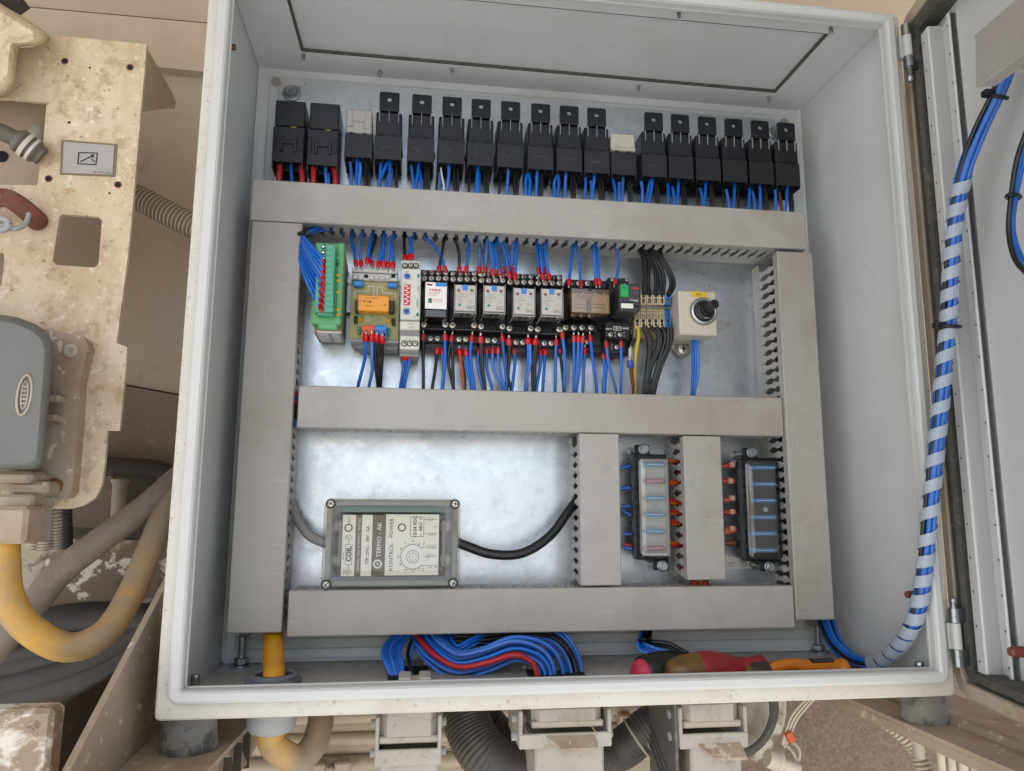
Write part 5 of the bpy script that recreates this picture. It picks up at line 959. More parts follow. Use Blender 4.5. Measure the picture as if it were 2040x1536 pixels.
wires(fF, 'between the left fuse box and the duct right of it', GF, [(c, p, dict(r=.0018)) for c, p in (('o', [(745, 288), (800, 288), (850, 292)]), ('o', [(750, 440), (800, 445), (850, 432)]), ('o', [(750, 462), (800, 455), (850, 440)]), ('r', [(755, 582), (800, 580), (855, 595)]), ('o', [(755, 598), (800, 602), (855, 600)]), ('r', [(758, 662), (800, 660), (858, 668)]), ('o', [(758, 675), (800, 678), (858, 674)]), ('r', [(758, 738), (800, 735), (858, 745)]), ('o', [(758, 752), (800, 758), (858, 750)]), ('o', [(760, 900), (800, 895), (860, 905)]), ('r', [(760, 915), (800, 915), (860, 910)]))], .138, .140, None, ferr=None)
wires(fF, 'leaving the left fuse box toward the duct left of it', GF, [(c, p, dict(r=.0020)) for c, p in (('b', [(400, 340), (440, 332), (490, 318)]), ('b', [(400, 492), (440, 490), (490, 488)]), ('b', [(405, 625), (450, 625), (500, 620)]), ('b', [(410, 655), (450, 680), (500, 705)]), ('b', [(420, 830), (460, 830), (500, 828)]), ('r', [(425, 908), (460, 915), (505, 920)]), ('b', [(425, 930), (460, 938), (505, 945)]))], .146, .144, None, ferr=None)
wires(fF, 'between the right fuse box and the duct left of it', GF, [(c, p, dict(r=.0026)) for c, p in (('r', [(1145, 330), (1180, 325), (1230, 318)]), ('r', [(1150, 437), (1190, 437), (1240, 437)]), ('o', [(1155, 578), (1190, 578), (1240, 570)]), ('r', [(1160, 668), (1195, 668), (1245, 668)]), ('o', [(1165, 800), (1195, 798), (1245, 790)]), ('o', [(1165, 822), (1195, 815), (1245, 800)]), ('n', [(1170, 898), (1195, 898), (1245, 895)]))], .146, .144, None, ferr=None)
wires(fF, 'under the lower end of the duct between the fuse boxes', GF, [('r', [(930, 1170), (935, 1185), (940, 1205)], dict(r=.0034)), ('o', [(985, 1172), (985, 1188), (988, 1205)], dict(r=.003)), ('r', [(1020, 1172), (1022, 1188), (1022, 1205)], dict(r=.0034))], .128, .128, None, ferr=None)
for i, (x, y) in enumerate(((1205, 318), (1195, 437), (1205, 565), (1205, 665), (1205, 790))):
    bb = MB(); bx(bb, fF, x, y - 20, x + 38, y + 20, .1395, .146, .0008); solo('wire_connector', bb, 'crimp_peach', f'{ORD[i]} pale crimp connector from the top beside the right fuse box', 'connector', 'pale connectors of the right fuse box')
# sticker behind the right fuse box
t = thing('printed_sticker', 'white sticker marked UK CA on the plate below the right fuse box', 'sticker', at(*fF(1310, 1090), PL - .0004))
b = MB(); b.poly([[at(*fF(*q), PL - .0004) for q in ((1160, 985), (1365, 1030), (1362, 1085), (1160, 1092))]], (0, .0003, 0)); part('paper', b, 'sticker', t)
for s, x, y, h in (('UK', 1302, 1032, 26), ('CA', 1308, 1060, 26), ('700 696', 1212, 1045, 13), ('LINK', 1205, 1064, 13)): tx(fF, s, t, 'ink_black', x, y, PL - .0006, h, 3.709)
# ================================================================ FLOOR OF THE CABINET
fG = lambda x, y: (440 + x / 3.923, 1220 + y / 3.923)
fH = lambda x, y: (880 + x / 3.923, 1220 + y / 3.923)
fI = lambda x, y: (1240 + x / 3.923, 1200 + y / 3.923)
L1 = lambda x, y: (x / 2.954, y / 2.954)
L2 = lambda x, y: (x / 2.954, 500 + y / 2.954)
L3 = lambda x, y: (x / 2.865, 1000 + y / 2.865)
R6 = lambda x, y: (1560 + x / 3.84, y / 3.84)
R7 = lambda x, y: (1560 + x / 3.073, 400 + y / 3.073)
R8 = lambda x, y: (1560 + x / 2.867, 1000 + y / 2.867)
FZ = -.2987
g = atZ(545, 1361, FZ); GX, GY = -.2348, .058
t = thing('cable_gland', 'grey plastic cable gland clamping the yellow cable through the cabinet floor', 'cable gland', (GX, GY, -.345))
b = MB(); b.lathe([(.0215, .0002), (.0218, .002), (.0218, .0085), (.0205, .0098)], (GX, GY, FZ), (0, 0, 1), 6, sm=False); b.lathe([(.0185, .0095), (.0190, .0120), (.0178, .0135), (.0155, .0138), (.0150, .0100)], (GX, GY, FZ), (0, 0, 1), 30, caps=False); part('lock_nut', b, 'gland_grey', t)
b = MB(); b.lathe([(.0150, .002), (.0150, .0118)], (GX, GY, FZ), (0, 0, 1), 24); part('seal', b, 'black', t)
b = MB(); pr = [(.0188, 0), (.0191, .006), (.0191, .011), (.0184, .0165), (.0158, .0205), (.0112, .0222)]; n = 48; rg = []
for r, h in pr: rg.append([Vector((GX + math.cos(2 * math.pi * k / n) * r * (1 if k % 2 or h > .02 else .955), GY + math.sin(2 * math.pi * k / n) * r * (1 if k % 2 or h > .02 else .955), -.3072 - h)) for k in range(n)])
b.rings(rg, 0, True); part('dome_nut', b, 'gland_dust', t)
hb = at(547, 1466, GY)
cable('yellow_cable', 'yellow cable entering the cabinet floor through the grey gland', 'cable_yellow', [at(543, 1235, .140), at(544, 1262, .128), at(545, 1300, .100), at(546, 1335, .072), Vector((GX, GY + .001, -.289)), Vector((GX, GY, -.305))], .0086, n=18)
cable('dusty_hose', 'dust covered yellow hose looping below the grey gland', 'hose_yellow', [Vector((GX, GY, -.318)), Vector((GX + .001, GY, hb.z - .004)), at(562, 1500, GY), at(595, 1512, GY + .01), at(623, 1488, GY + .02), at(636, 1452, GY + .03), at(640, 1425, GY + .04), at(642, 1400, GY + .05)], .0106, n=18, ribs=(.34, .95))
# openings with connector inserts
t = thing('floor_connector', 'pale connector insert in its black frame in the cabinet floor', 'connector', atZ(*fG(1500, 560), FZ))
b = MB(); b.poly([[atZ(*fG(*q), FZ + .0005) for q in ((1303, 432), (1610, 430), (1668, 590), (1310, 660))]], (0, 0, .0012)); part('frame', b, 'black_hole', t)
o = atZ(*fG(1515, 560), FZ); b = MB()
b.box(o.x - .0130, o.x - .0030, o.y - .012, o.y + .014, FZ + .0018, FZ + .0075, .001); b.box(o.x + .0035, o.x + .0130, o.y - .012, o.y + .014, FZ + .0018, FZ + .0075, .001); b.box(o.x - .0032, o.x + .0037, o.y - .012, o.y + .014, FZ + .0018, FZ + .004); part('insert', b, 'label_cream', t)
b = MB()
for sx in (-.012, .012):
    for k in range(4): b.box(o.x + sx * .68 - .0034, o.x + sx * .68 + .0034, o.y - .009 + k * .006, o.y - .0078 + k * .006, FZ + .0074, FZ + .0078)
part('slot', b, 'mid_grey', t)
for q in (fG(1600, 402), fG(1572, 432)): oo = atZ(*q, FZ); b = MB(); b.lathe([(.0028, 0), (.0028, .0012), (.0018, .002)], oo, (0, 0, 1), 12); part('screw', b, 'screw_steel', t)
t = thing('floor_opening', 'black framed opening in the cabinet floor taking the large wire loop', 'connector', atZ(1110, 1350, FZ))
b = MB(); b.poly([[atZ(*fH(*q), FZ + .0005) for q in ((655, 455), (1095, 470), (1185, 560), (740, 640))]], (0, 0, .0012)); part('frame', b, 'black_hole', t)
b = MB(); b.lathe([(.0026, 0), (.0026, .001), (.0016, .002)], atZ(*fH(645, 432), FZ), (0, 0, 1), 12); part('screw', b, 'screw_steel', t)
# ---- wire loops under the bottom duct
def loop(f, label, c, group, pts, ys, n=1, r=.00165, spread=None, seed=1):
    word, mat = COLW[c]; rank = sorted(range(n), key=lambda k: spread[k][0]) if spread else [0]; rank = [rank.index(k) for k in range(n)]
    for i in range(n):
        P = []
        ox, oz = (spread[i] if spread else (0, 0))
        for (q, Y) in zip(pts, ys): P.append(at(*f(*q), Y))
        sm = smooth(P, 6); Q = []
        for k, p in enumerate(sm):
            d_ = (sm[min(k + 1, len(sm) - 1)] - sm[max(k - 1, 0)]).normalized(); a = d_.cross(Vector((0, 1, 0))).normalized(); tt = k / (len(sm) - 1)
            w = 1 + .25 * math.sin(tt * 5 + i * 1.7); Q.append(p + a * ox * w + Vector((0, 1, 0)) * oz * w)
        b = MB(); b.tube(Q, r, 7, k=1); solo('wire', b, mat, (label if n == 1 else f'{ORD[rank[i]]} {label}'), 'wire', group)
GB = 'wires looping under the lowest duct'
ysA = (.140, .125, .105, .09)
for i, (xs, xm, xe) in enumerate(((1385, 1272, 1395), (1420, 1300, 1405), (1450, 1330, 1412), (1478, 1362, 1420), (1490, 1385, 1430), (1500, 1400, 1432))):
    loop(fG, f'{ORD[i]} blue wire from the left of the small loop at the pale floor connector', 'b', GB, [(xs, 150), (xm, 275), (xm + 15, 400), (xe, 600)], ysA, r=.0018)
loop(fG, 'left black wire of the small loop at the pale floor connector', 'k', GB, [(1525, 150), (1462, 300), (1480, 420), (1512, 570)], ysA, r=.0017); loop(fG, 'blue wire right of the black one in the small loop at the pale floor connector', 'b', GB, [(1540, 150), (1495, 300), (1488, 430), (1505, 540)], ysA, r=.0013)
# big S-shaped loop
S = [(-180, 120), (-130, 190), (-40, 300), (120, 395), (330, 360), (560, 285), (740, 330), (820, 430), (835, 590)]
YS = (.145, .13, .112, .098, .092, .09, .09, .088, .085); GS = 'blue wires of the large S-shaped loop'
sp = [(-.0105, .004), (-.0080, -.003), (-.0058, .006), (-.0035, -.004), (-.0012, .002), (.0012, -.005), (.0036, .003), (.006, -.003), (.0083, .004), (.0108, -.001), (-.0068, .012), (.0, .011), (.0060, .012)]
loop(fH, 'blue wire from the lower edge within the large S-shaped loop', 'b', GS, S, YS, 13, spread=sp, r=.00175)
loop(fH, 'red wire along the lower edge of the large S-shaped loop', 'r', GB, [(-240, 120), (-180, 200), (-60, 330), (120, 425), (330, 400), (560, 335), (690, 380), (738, 460), (745, 590)], (.142, .126, .105, .09, .083, .081, .081, .08, .08), r=.0024)
loop(fH, 'second red wire just above the lower edge of the large S-shaped loop', 'r', GB, [(-235, 110), (-160, 200), (-40, 325), (140, 410), (340, 385), (570, 320), (705, 375), (752, 460), (760, 590)], (.146, .132, .112, .096, .089, .088, .087, .086, .086), r=.0022)
loop(fH, 'blue wire hanging lowest under the red wires of the S-shaped loop', 'b', GB, [(-260, 120), (-150, 300), (60, 440), (240, 460), (430, 410), (530, 380)], (.145, .12, .100, .095, .10, .11), r=.0016)
O2 = [(500, 120), (700, 160), (880, 200), (985, 300), (1040, 420), (1060, 590)]; YO = (.146, .13, .115, .105, .095, .088)
loop(fH, 'blue wire from inside in the outer arc right of the S-shaped loop', 'b', 'blue wires of the outer arc', O2, YO, 5, spread=[(-.0105, 0), (-.0072, .004), (-.004, -.003), (.004, .003), (.0075, 0)], r=.00175)
loop(fH, 'black wire from inside in the outer arc right of the S-shaped loop', 'k', 'black wires of the outer arc', O2, YO, 3, spread=[(0, -.002), (.0022, .002), (-.0018, .004)], r=.0017)
loop(fH, 'black wire from below lying behind the start of the S-shaped loop', 'k', 'black wires behind the S-shaped loop', [(-60, 180), (120, 225), (330, 215), (520, 185), (700, 160)], (.13, .128, .125, .125, .13), 4, spread=[(0, 0), (.004, .002), (-.004, .003), (.008, .001)], r=.0018)
loop(fH, 'blue wire from below curling behind the start of the S-shaped loop', 'b', 'blue wires behind the S-shaped loop', [(20, 120), (40, 220), (120, 290), (240, 230), (380, 160), (480, 120)], (.135, .125, .12, .122, .13, .14), 3, spread=[(0, 0), (.0035, .001), (-.003, .002)], r=.0017)
QX = [(1585, 100), (1575, 200), (1560, 265), (1660, 310), (1790, 340)]; YQ = (.145, .135, .125, .115, .112)
loop(fH, 'blue wire from below coming down behind the black screwdriver', 'b', 'blue wires behind the black screwdriver', QX, YQ, 4, spread=[(-.003, 0), (-.001, .002), (.001, -.001), (.003, .002)], r=.0016)
loop(fH, 'black wire from below coming down behind the black screwdriver', 'k', 'black wires behind the black screwdriver', [(1620, 100), (1610, 200), (1640, 245), (1760, 265), (1880, 330), (1940, 370)], (.145, .135, .125, .12, .115, .11), 3, spread=[(-.0025, 0), (0, .003), (.0025, 0)], r=.0022)
b = MB(); b.tube([at(*fH(1590 + 52 * math.cos(a), 225 + 14 * math.sin(a)), .132 + .011 * math.sin(a)) for a in [R(q) for q in range(0, 361, 30)]], .0016, 6, k=3); solo('cable_tie', b, 'black', 'black tie round the wires behind the black screwdriver', 'cable tie')
# ---- tools lying on the floor
def tool(f, pts, prof, ys, n=20):
    a, c = at(*f(*pts[0]), ys[0]), at(*f(*pts[1]), ys[1]); return a, c, (c - a)
def lathe_between(a, c, prof, n=20, m=0): b = MB(); L = (c - a).length; b.lathe([(r, q * L) for q, r in prof], a, c - a, n, m); return b
t = thing('black_screwdriver', 'black handled screwdriver with a pink butt on the cabinet floor', 'screwdriver', atZ(1300, 1350, FZ))
a, c = at(*fI(100, 555), .076), at(*fI(540, 492), .108)
part('butt', lathe_between(a, c, [(0, .003), (.02, .0075), (.07, .0108), (.12, .0118)]), 'driver_pink', t)
part('handle', lathe_between(a, c, [(.10, .0112), (.12, .0132), (.3, .0152), (.5, .0156), (.7, .0146), (.88, .0125), (1., .0100), (1.02, .005)]), 'driver_black', t)
d_ = (c - a).normalized(); b = MB(); b.cyl(c, c + d_ * .075 - Vector((0, 0, .004)), .003, 12); part('shaft', b, 'steel_bolt', t)
t = thing('red_screwdriver', 'red screwdriver with a worn amber butt on the cabinet floor', 'screwdriver', atZ(1440, 1350, FZ))
a, c = at(*fI(345, 545), .068), at(*fI(1110, 492), .080)
part('butt', lathe_between(a, c, [(0, .004), (.02, .0084), (.09, .0120), (.2, .0138), (.33, .0144)]), 'driver_amber', t)
part('handle', lathe_between(a, c, [(.30, .0140), (.33, .0150), (.45, .0152), (.56, .0132), (.70, .0092), (.83, .0076), (.89, .0084), (.97, .0094), (1.0, .0070), (1.005, .003)]), 'driver_red', t)
d_ = (c - a).normalized(); b = MB(); b.cyl(c - d_ * .005, c + d_ * .06 - Vector((0, 0, .002)), .0028, 12); part('shaft', b, 'driver_red', t)
b = MB(); b.cyl(at(*fI(530, 590), .050), at(*fI(555, 600), .050), .004, 10); part('shiny_chip', b, 'led_amber', t)
t = thing('orange_tester', 'orange hand tool with dark patches on the floor, right of the red screwdriver', 'hand tool', atZ(1600, 1345, FZ))
a, c = at(*fI(948, 562), .070), at(*fI(1755, 525), .075)
part('tip', lathe_between(a, c, [(0, .004), (.01, .0065), (.07, .0075)]), 'driver_amber', t)
part('collar', lathe_between(a, c, [(.06, .0075), (.08, .0092), (.2, .0100), (.23, .0085)]), 'tool_dark', t)
up_ = Vector((0, 0, 1)); H1 = [a.lerp(c, k) + up_ * h for k, h in ((.20, .0015), (.32, .0052), (.46, .0068), (.60, .0050), (.72, .0046), (.86, .0040), (.97, .0030))]; H2 = [a.lerp(c, k) + up_ * h + Vector((0, -.004, 0)) for k, h in ((.20, -.0015), (.32, -.0034), (.46, -.0040), (.60, -.0052), (.74, -.0044), (.88, -.0030), (.97, -.0020))]
b = MB(); b.tube(H1, lambda q: .0042 + .0016 * q, 12); part('handle', b, 'tool_orange', t); b = MB(); b.tube(H2, lambda q: .0040 + .0022 * q, 12); part('handle', b, 'tool_orange', t); part('head', lathe_between(a, c, [(.90, .0070), (.94, .0098), (.98, .0096), (1., .004)]), 'tool_orange', t)
b = MB(); q = a.lerp(c, .74); b.obox(q + Vector((0, -.002, .0092)), (c - a, (0, 1, 0), (0, 0, 1)), (.011, .0040, .0013), .0010); part('thumb_pad', b, 'tool_dark', t)
b = MB(); b.cyl(c, c + (c - a).normalized() * .012, .003, 10); part('probe_tip', b, 'tool_dark', t)

# ================================================================ DOOR HARNESS
HP = [((2022, 90), -.128), ((1990, 180), -.113), ((1950, 265), -.092), ((1922, 340), -.074), ((1904, 430), -.058), ((1895, 540), -.044), ((1889, 650), -.032), ((1876, 780), -.022), ((1864, 900), -.016), ((1852, 1030), -.010), ((1843, 1120), -.002), ((1832, 1200), .008), ((1815, 1250), .020), ((1788, 1290), .036), ((1752, 1318), .058), ((1722, 1322), .078), ((1690, 1308), .100), ((1662, 1278), .120), ((1647, 1240), .136), ((1640, 1215), .145)]
HC = smooth([at(u, v, Y) for (u, v), Y in HP], 8); HN = len(HC)
def frames(C):
    T = [(C[min(i + 1, len(C) - 1)] - C[max(i - 1, 0)]).normalized() for i in range(len(C))]; a = T[0].cross(Vector((0, 1, 0))).normalized(); F = []
    for tt in T: a = (a - tt * a.dot(tt)).normalized(); F.append((tt, a, tt.cross(a)))
    return F
HF = frames(HC); GD = 'wires of the spiral wrapped door harness'
offs = [(0, 0, 'b')] + [(.0039 * math.cos(R(60 * k)), .0039 * math.sin(R(60 * k)), 'k' if k == 3 else 'b') for k in range(6)] + [(.0038 * math.cos(R(90 * k + 30)), .0038 * math.sin(R(90 * k + 30)), 'b') for k in range(3)]
for i, (ox, oy, c) in enumerate(offs):
    P = []
    for k in range(HN):
        tt = k / HN; e = 1.0 if tt < .76 else 1 + (tt - .76) * 5.0; fl = 1.0; w = .0004 * math.sin(k * .21 + i * 2)
        P.append(HC[k] + HF[k][1] * (ox * e + w) + HF[k][2] * (oy * e * .9 + w))
    b = MB(); b.tube(P, .0019, 7, k=1); solo('wire', b, COLW[c][1], 'blue wire inside the long spiral wrapped harness from the door' if c == 'b' else 'black wire inside the long spiral wrapped harness from the door', 'wire', GD if c == 'b' else None)
i0, i1 = int(HN * 3.35 / 19), int(HN * 14.6 / 19); b = MB(); rg = []; Lc = 0; ang = 0; pitch = .0150; hw = .0052
seg = []
for k in range(i0, i1):
    sub = 6
    for j in range(sub):
        s_ = j / sub; p = HC[k].lerp(HC[k + 1], s_); tt, a1, a2 = HF[k]; dl = (HC[k + 1] - HC[k]).length / sub; fk = k / HN; pt = pitch * (1.12 if fk < .33 else 1.42 if fk < .5 else 1.1 if fk < .62 else .86); ang += 2 * math.pi * dl / pt
        rad = a1 * math.cos(ang) + a2 * math.sin(ang); bw = hw * (.98 if k < HN * .55 else 1.08)
        rg.append([p - tt * bw + rad * .0065, p + tt * bw + rad * .0065, p + tt * bw + rad * .0070, p - tt * bw + rad * .0070])
b.rings(rg, 0, True, sm=False); solo('spiral_wrap', b, 'wrap', 'translucent whitish spiral wrap wound around the blue door harness', 'spiral wrap')
def tie(k, r, lab, head):
    tt, a1, a2 = HF[k]; b = MB(); b.tube([HC[k] + (a1 * math.cos(a) + a2 * math.sin(a)) * r for a in [R(q) for q in range(0, 361, 24)]], .0016, 6, k=2)
    h = HC[k] - Vector((r + .002, .002, 0)); b.obox(h, ((1, 0, 0), (0, 1, 0), (0, 0, 1)), (.0035, .003, .0024), .0006); solo('cable_tie', b, 'black', lab, 'cable tie', None)
tie(int(HN * 1.15 / 19), .0072, 'black cable tie at the top of the harness below the door duct', 1); tie(int(HN * 6.0 / 19), .0088, 'black cable tie round the spiral wrap at mid height', 1)
# door duct
t = thing('door_duct', 'short grey cable duct fixed to the inside of the open door', 'cable duct', dpt(.3, -.018, .12))
sA, zA0, zA1, nC = .194, .1300, .1680, .040
DA = (DS + Vector((0, 0, -.16))).normalized(); ax = (DA, DN, DA.cross(DN))
dq = lambda a, n, z: dpt(sA, n, z) + DA * a
b = MB(); b.obox(dq(.14, nC, (zA0 + zA1) / 2), ax, (.14, .0012, (zA1 - zA0) / 2), .0011); b.obox(dq(.14, nC - .005, zA0 + .0008), ax, (.1395, .005, .0008)); b.obox(dq(.14, nC - .005, zA1 - .0008), ax, (.1395, .005, .0008)); part('cover', b, 'duct', t)
b = MB(); e0 = .0015
b.obox(dq(.15, -.0180, (zA0 + zA1) / 2), ax, (.138, .0010, (zA1 - zA0) / 2 - .002))
for zz in (zA0 + .003, zA1 - .003):
    b.obox(dq(.15, -.0095, zz), ax, (.138, .008, .0008))
    for i in range(26):
        fp = finger_mesh(.0100, .036, e0, 0, 0); cc = .014 + (i + .5) * .0100; b.poly([[dq(cc + q, -.0020 + y, zz) for q, y in fp]], (0, 0, .0015))
part('slotted_base', b, 'duct_base', t)
# loose loop at the right edge
for i, (c, dx, lab) in enumerate((('k', 0, 'black wire of the loose loop at the right edge on the door'), ('b', 5, 'blue wire of the loose loop at the right edge on the door'), ('b', 13, 'second blue wire of the loose loop, nearest the right edge'))):
    b = MB(); b.tube([at(2048 + dx, 255, -.15), at(2026 + dx, 320, -.14), at(2014 + dx * .6, 400, -.13), at(2010 + dx * .6, 460, -.125), at(2022 + dx, 515, -.13), at(2052 + dx, 552, -.145)], .0019, 8); solo('wire', b, COLW[c][1], lab, 'wire', 'loose loop wires on the door')
b = MB(); b.tube([at(2019 + 14 * math.cos(a), 392 + 5 * math.sin(a), -.13 + .006 * math.sin(a)) for a in [R(q) for q in range(0, 361, 30)]], .0014, 6, k=2); solo('cable_tie', b, 'black', 'black cable tie on the loose loop at the right edge', 'cable tie')

# ================================================================ UNDER THE CABINET
def hose(nm, lab, mat, pts, r, pitch, amp, n=18, cat='hose', group=None):
    c = smooth(pts, 24); L = [0]
    for p, q in zip(c, c[1:]): L.append(L[-1] + (q - p).length)
    N = int(L[-1] / pitch) * 4; P = []; j = 0
    for i in range(N + 1):
        s_ = L[-1] * i / N
        while j < len(L) - 2 and L[j + 1] < s_: j += 1
        P.append(c[j].lerp(c[j + 1], (s_ - L[j]) / max(L[j + 1] - L[j], 1e-9)))
    F = frames(P) if P[0] != P[1] else None; b = MB()
    b.rings([[P[i] + (F[i][1] * math.cos(2 * math.pi * k / n) + F[i][2] * math.sin(2 * math.pi * k / n)) * (r + amp * (1 if i % 4 in (1, 2) else -.2)) for k in range(n)] for i in range(N + 1)])
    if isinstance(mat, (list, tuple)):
        for q in range(len(b.f) - 2): b.m[q] = 1 if (q // n) % 4 in (2, 3) else 0  # grooves coloured darker to paint the shade between the ribs
    return solo(nm, b, mat, lab, cat, group)
def mount(u, v0, lab, rt, Y):
    o = at(u, v0, Y); b = MB(); b.lathe([(rt * .98, .0002), (rt * .95, .004), (rt * .97, .016), (rt * 1.04, .025), (rt, .0278)], (o.x, Y, -.3072), (0, 0, -1), 30); solo('rubber_mount', b, 'rubber', lab, 'rubber mount', 'rubber mounts under the cabinet')
mount(378, 1440, 'dusty rubber mount under the left end of the cabinet', .0205, .045); mount(1838, 1400, 'pitted rubber mount under the right end of the cabinet', .0185, .050)
# connectors
def connector(lab, f, hood, sleeve, low, yf, yb, lever=None, dark=True):
    t = thing('heavy_connector', lab, 'connector', at(*f((low[0] + low[2]) / 2, low[3]), yb), 'dusty metal connectors hanging under the cabinet')
    x0, x1, z0, z1 = pxr(*f(hood[0], hood[1]), *f(hood[2], hood[3]), yf); b = MB(); b.box(x0, x1, yf, yb - .006, z0, -.3072, .006); part('housing', b, 'cast_dust', t)
    b = MB(); b.box(x0 - .0006, x1 + .0006, yf - .0006, yb - .0055, z0 + .001, z0 + .0062, .001); part('gasket', b, 'conduit_grey', t)
    bx_ = MB(); u0, v0 = f(sleeve[0], sleeve[1]); u1, v1 = f(sleeve[2], sleeve[3]); X0, X1, Z0, Z1 = pxr(u0, v0, u1, v1, yf - .004)
    e = .003; bx_.box(X0, X0 + e, yf - .004, yb, Z0, Z1, .0008); bx_.box(X1 - e, X1, yf - .004, yb, Z0, Z1, .0008); zf = z0 - .002
    bx_.box(X0, X1, yf - .0045, yf - .0015, Z0, zf, .0008); bx_.box(X0, X1, yb - .003, yb + .0005, Z0, zf, .0008); part('sleeve', bx_, 'cast_dust', t)
    u0, v0 = f(low[0], low[1]); u1, v1 = f(low[2], low[3]); b = MB(); X2, X3, Z2, Z3 = pxr(u0, v0, u1, v1, yf - .002); b.box(X2, X3, yf - .002, yb - .002, Z2, Z0 + .004, .002); part('hood', b, 'cast_dust', t)
    b = MB()
    for sx in (X0 - .001, X1 + .001):
        for zz in (Z0 + .006, Z1 - .008): b.cyl((sx - .003, yf + .010, zz), (sx + .003, yf + .010, zz), .0034, 12)
    part('pivot_bolt', b, 'gland_dust', t)
    if lever:
        u0, v0 = f(lever[0], lever[1]); u1, v1 = f(lever[2], lever[3]); X4, X5, Z4, Z5 = pxr(u0, v0, u1, v1, yf - .012)
        b = MB(); b.poly([[(X4, yf - .005, Z5), (X5, yf - .005, Z5), (X5 + .0005, yf - .016, Z4), (X4 + (X5 - X4) * .25, yf - .016, Z4)]], (0, .0005, .0022)); part('lever', b, 'plate_grime', t)
    return t
connector('dusty metal connector under the cabinet, left of the thick black hose', fG, (1238, 815, 1702, 1035), (1205, 815, 1725, 1200), (1225, 1195, 1700, 1420), .045, .095)
connector('large dusty metal connector in the middle under the cabinet', fH, (708, 765, 1258, 910), (605, 765, 1328, 1060), (730, 1050, 1272, 1420), .035, .095, (830, 1005, 1215, 1075))
connector('dusty metal connector under the cabinet beside the round drum', fI, (478, 810, 922, 990), (445, 820, 980, 1140), (540, 1130, 938, 1500), .035, .100, (620, 1145, 955, 1225))
# dark side plate of the right connector
t = thing('side_plate', 'dark scratched metal side plate left of the right connector', 'metal plate', at(1320, 1520, .10))
xs = at(1356, 1470, .035).x - .0012
b = MB(); b.poly([[(xs - .0015, .10, -.310), (xs - .0015, .034, -.312), (xs - .0015, .033, -.395), (xs - .0015, .04, -.43), (xs - .0015, .10, -.43)]], (-.0025, 0, 0)); part('plate', b, 'cast_dark', t)
b = MB()
for k in range(3): b.tube([Vector((xs - .0045, .095, -.345 - k * .008)), Vector((xs - .0045, .040, -.375 - k * .008))], .0016, 6)
part('ridge', b, 'cast_dark', t)
hose('corrugated_hose', 'thick black corrugated hose curving down left of the middle connector', 'hose_black', [at(925, 1395, .13), at(935, 1450, .115), at(965, 1502, .10), at(1010, 1530, .095), at(1062, 1545, .09), at(1110, 1550, .09)], .0205, .0032, .0007, 22)
hose('corrugated_hose', 'second black hose passing behind toward the middle connector', 'hose_black', [at(955, 1390, .16), at(985, 1445, .15), at(1030, 1478, .14), at(1080, 1490, .13)], .0130, .0030, .0006, 18)
hose('corrugated_hose', 'dusty corrugated hose between the middle and right connectors', 'hose_black', [at(1190, 1515, .12), at(1225, 1500, .12), at(1258, 1478, .115), at(1290, 1450, .11), at(1325, 1430, .11)], .0170, .0026, .0005, 22)
for k in range(4):
    a = R(200); c = at(1268 + k * 10, 1470 - k * 7, .114); b = MB(); b.lathe([(.0188, -.001), (.0194, 0), (.0188, .001)], c, at(1300, 1446, .112) - at(1258, 1478, .115), 26, caps=False); solo('hose_ring', b, 'conduit_grey', f'{ORD[k]} pale ring from the left around the dusty corrugated hose', 'hose ring', 'rings of the dusty hose')
# round drum
t = thing('round_drum', 'round metal drum with a chipped white flange below the cabinet, right of the connectors', 'drum', at(1450, 1520, .2)); c = at(1448, 1408, .222); da = Vector((-.06, -1, -.08)); rs = .0650
b = MB(); b.lathe([(rs * .80, -.004), (rs * .98, -.003), (rs, 0), (rs * .995, -.03), (rs * .8, -.032)], c, da, 56, caps=False); part('flange', b, 'chipped_white', t)
b = MB(); b.lathe([(rs * .66, .006), (rs * .70, .010), (rs * .76, .0085), (rs * .80, .004), (rs * .86, .002), (rs * .86, -.004)], c, da, 56, caps=False); part('rubber_ring', b, 'gasket', t)
b = MB(); b.lathe([(rs * .66, .0075), (rs * .645, .0075), (rs * .60, -.010), (rs * .35, -.014), (rs * .33, -.010), (1e-5, -.010)], c, da, 56, caps=False); part('dish', b, 'cast_dust', t)
for k, pts in enumerate(([(1622, 1392), (1590, 1430), (1572, 1470), (1562, 1490)], [(1614, 1392), (1584, 1428), (1568, 1465), (1560, 1485)], [(1606, 1392), (1578, 1425), (1565, 1460), (1558, 1482)])):
    b = MB(); b.tube([at(u_, v_, .12) for u_, v_ in pts], .0011, 6); solo('white_cable', b, 'conduit_white', f'{ORD[k]} thin whitish cable running down beside the drum to the orange tie, from the right', 'cable', 'thin whitish cables')
for k, pts in enumerate(([(1575, 1475), (1590, 1490), (1592, 1510), (1582, 1530), (1580, 1545)], [(1566, 1485), (1580, 1500), (1585, 1516), (1575, 1522), (1560, 1522)])):
    b = MB(); b.tube([at(u_, v_, .12) for u_, v_ in pts], .0017, 8); solo('grey_lead', b, 'conduit_grey', ('outer' if k == 0 else 'inner') + ' grey lead looping below the orange tie beside the drum', 'cable', 'grey leads by the drum')
b = MB(); c = at(1573, 1468, .119); b.obox(c, ((1, 0, .5), (0, 1, 0), (-.5, 0, 1)), (.0035, .0035, .0052), .001); solo('orange_tie', b, 'wire_orange', 'small orange tie holding the thin whitish cables', 'cable tie')
t = thing('white_plug', 'whitish plug on a short neck below the drum', 'plug', at(1560, 1536, .12)); a, c = at(1528, 1510, .118), at(1588, 1532, .118)
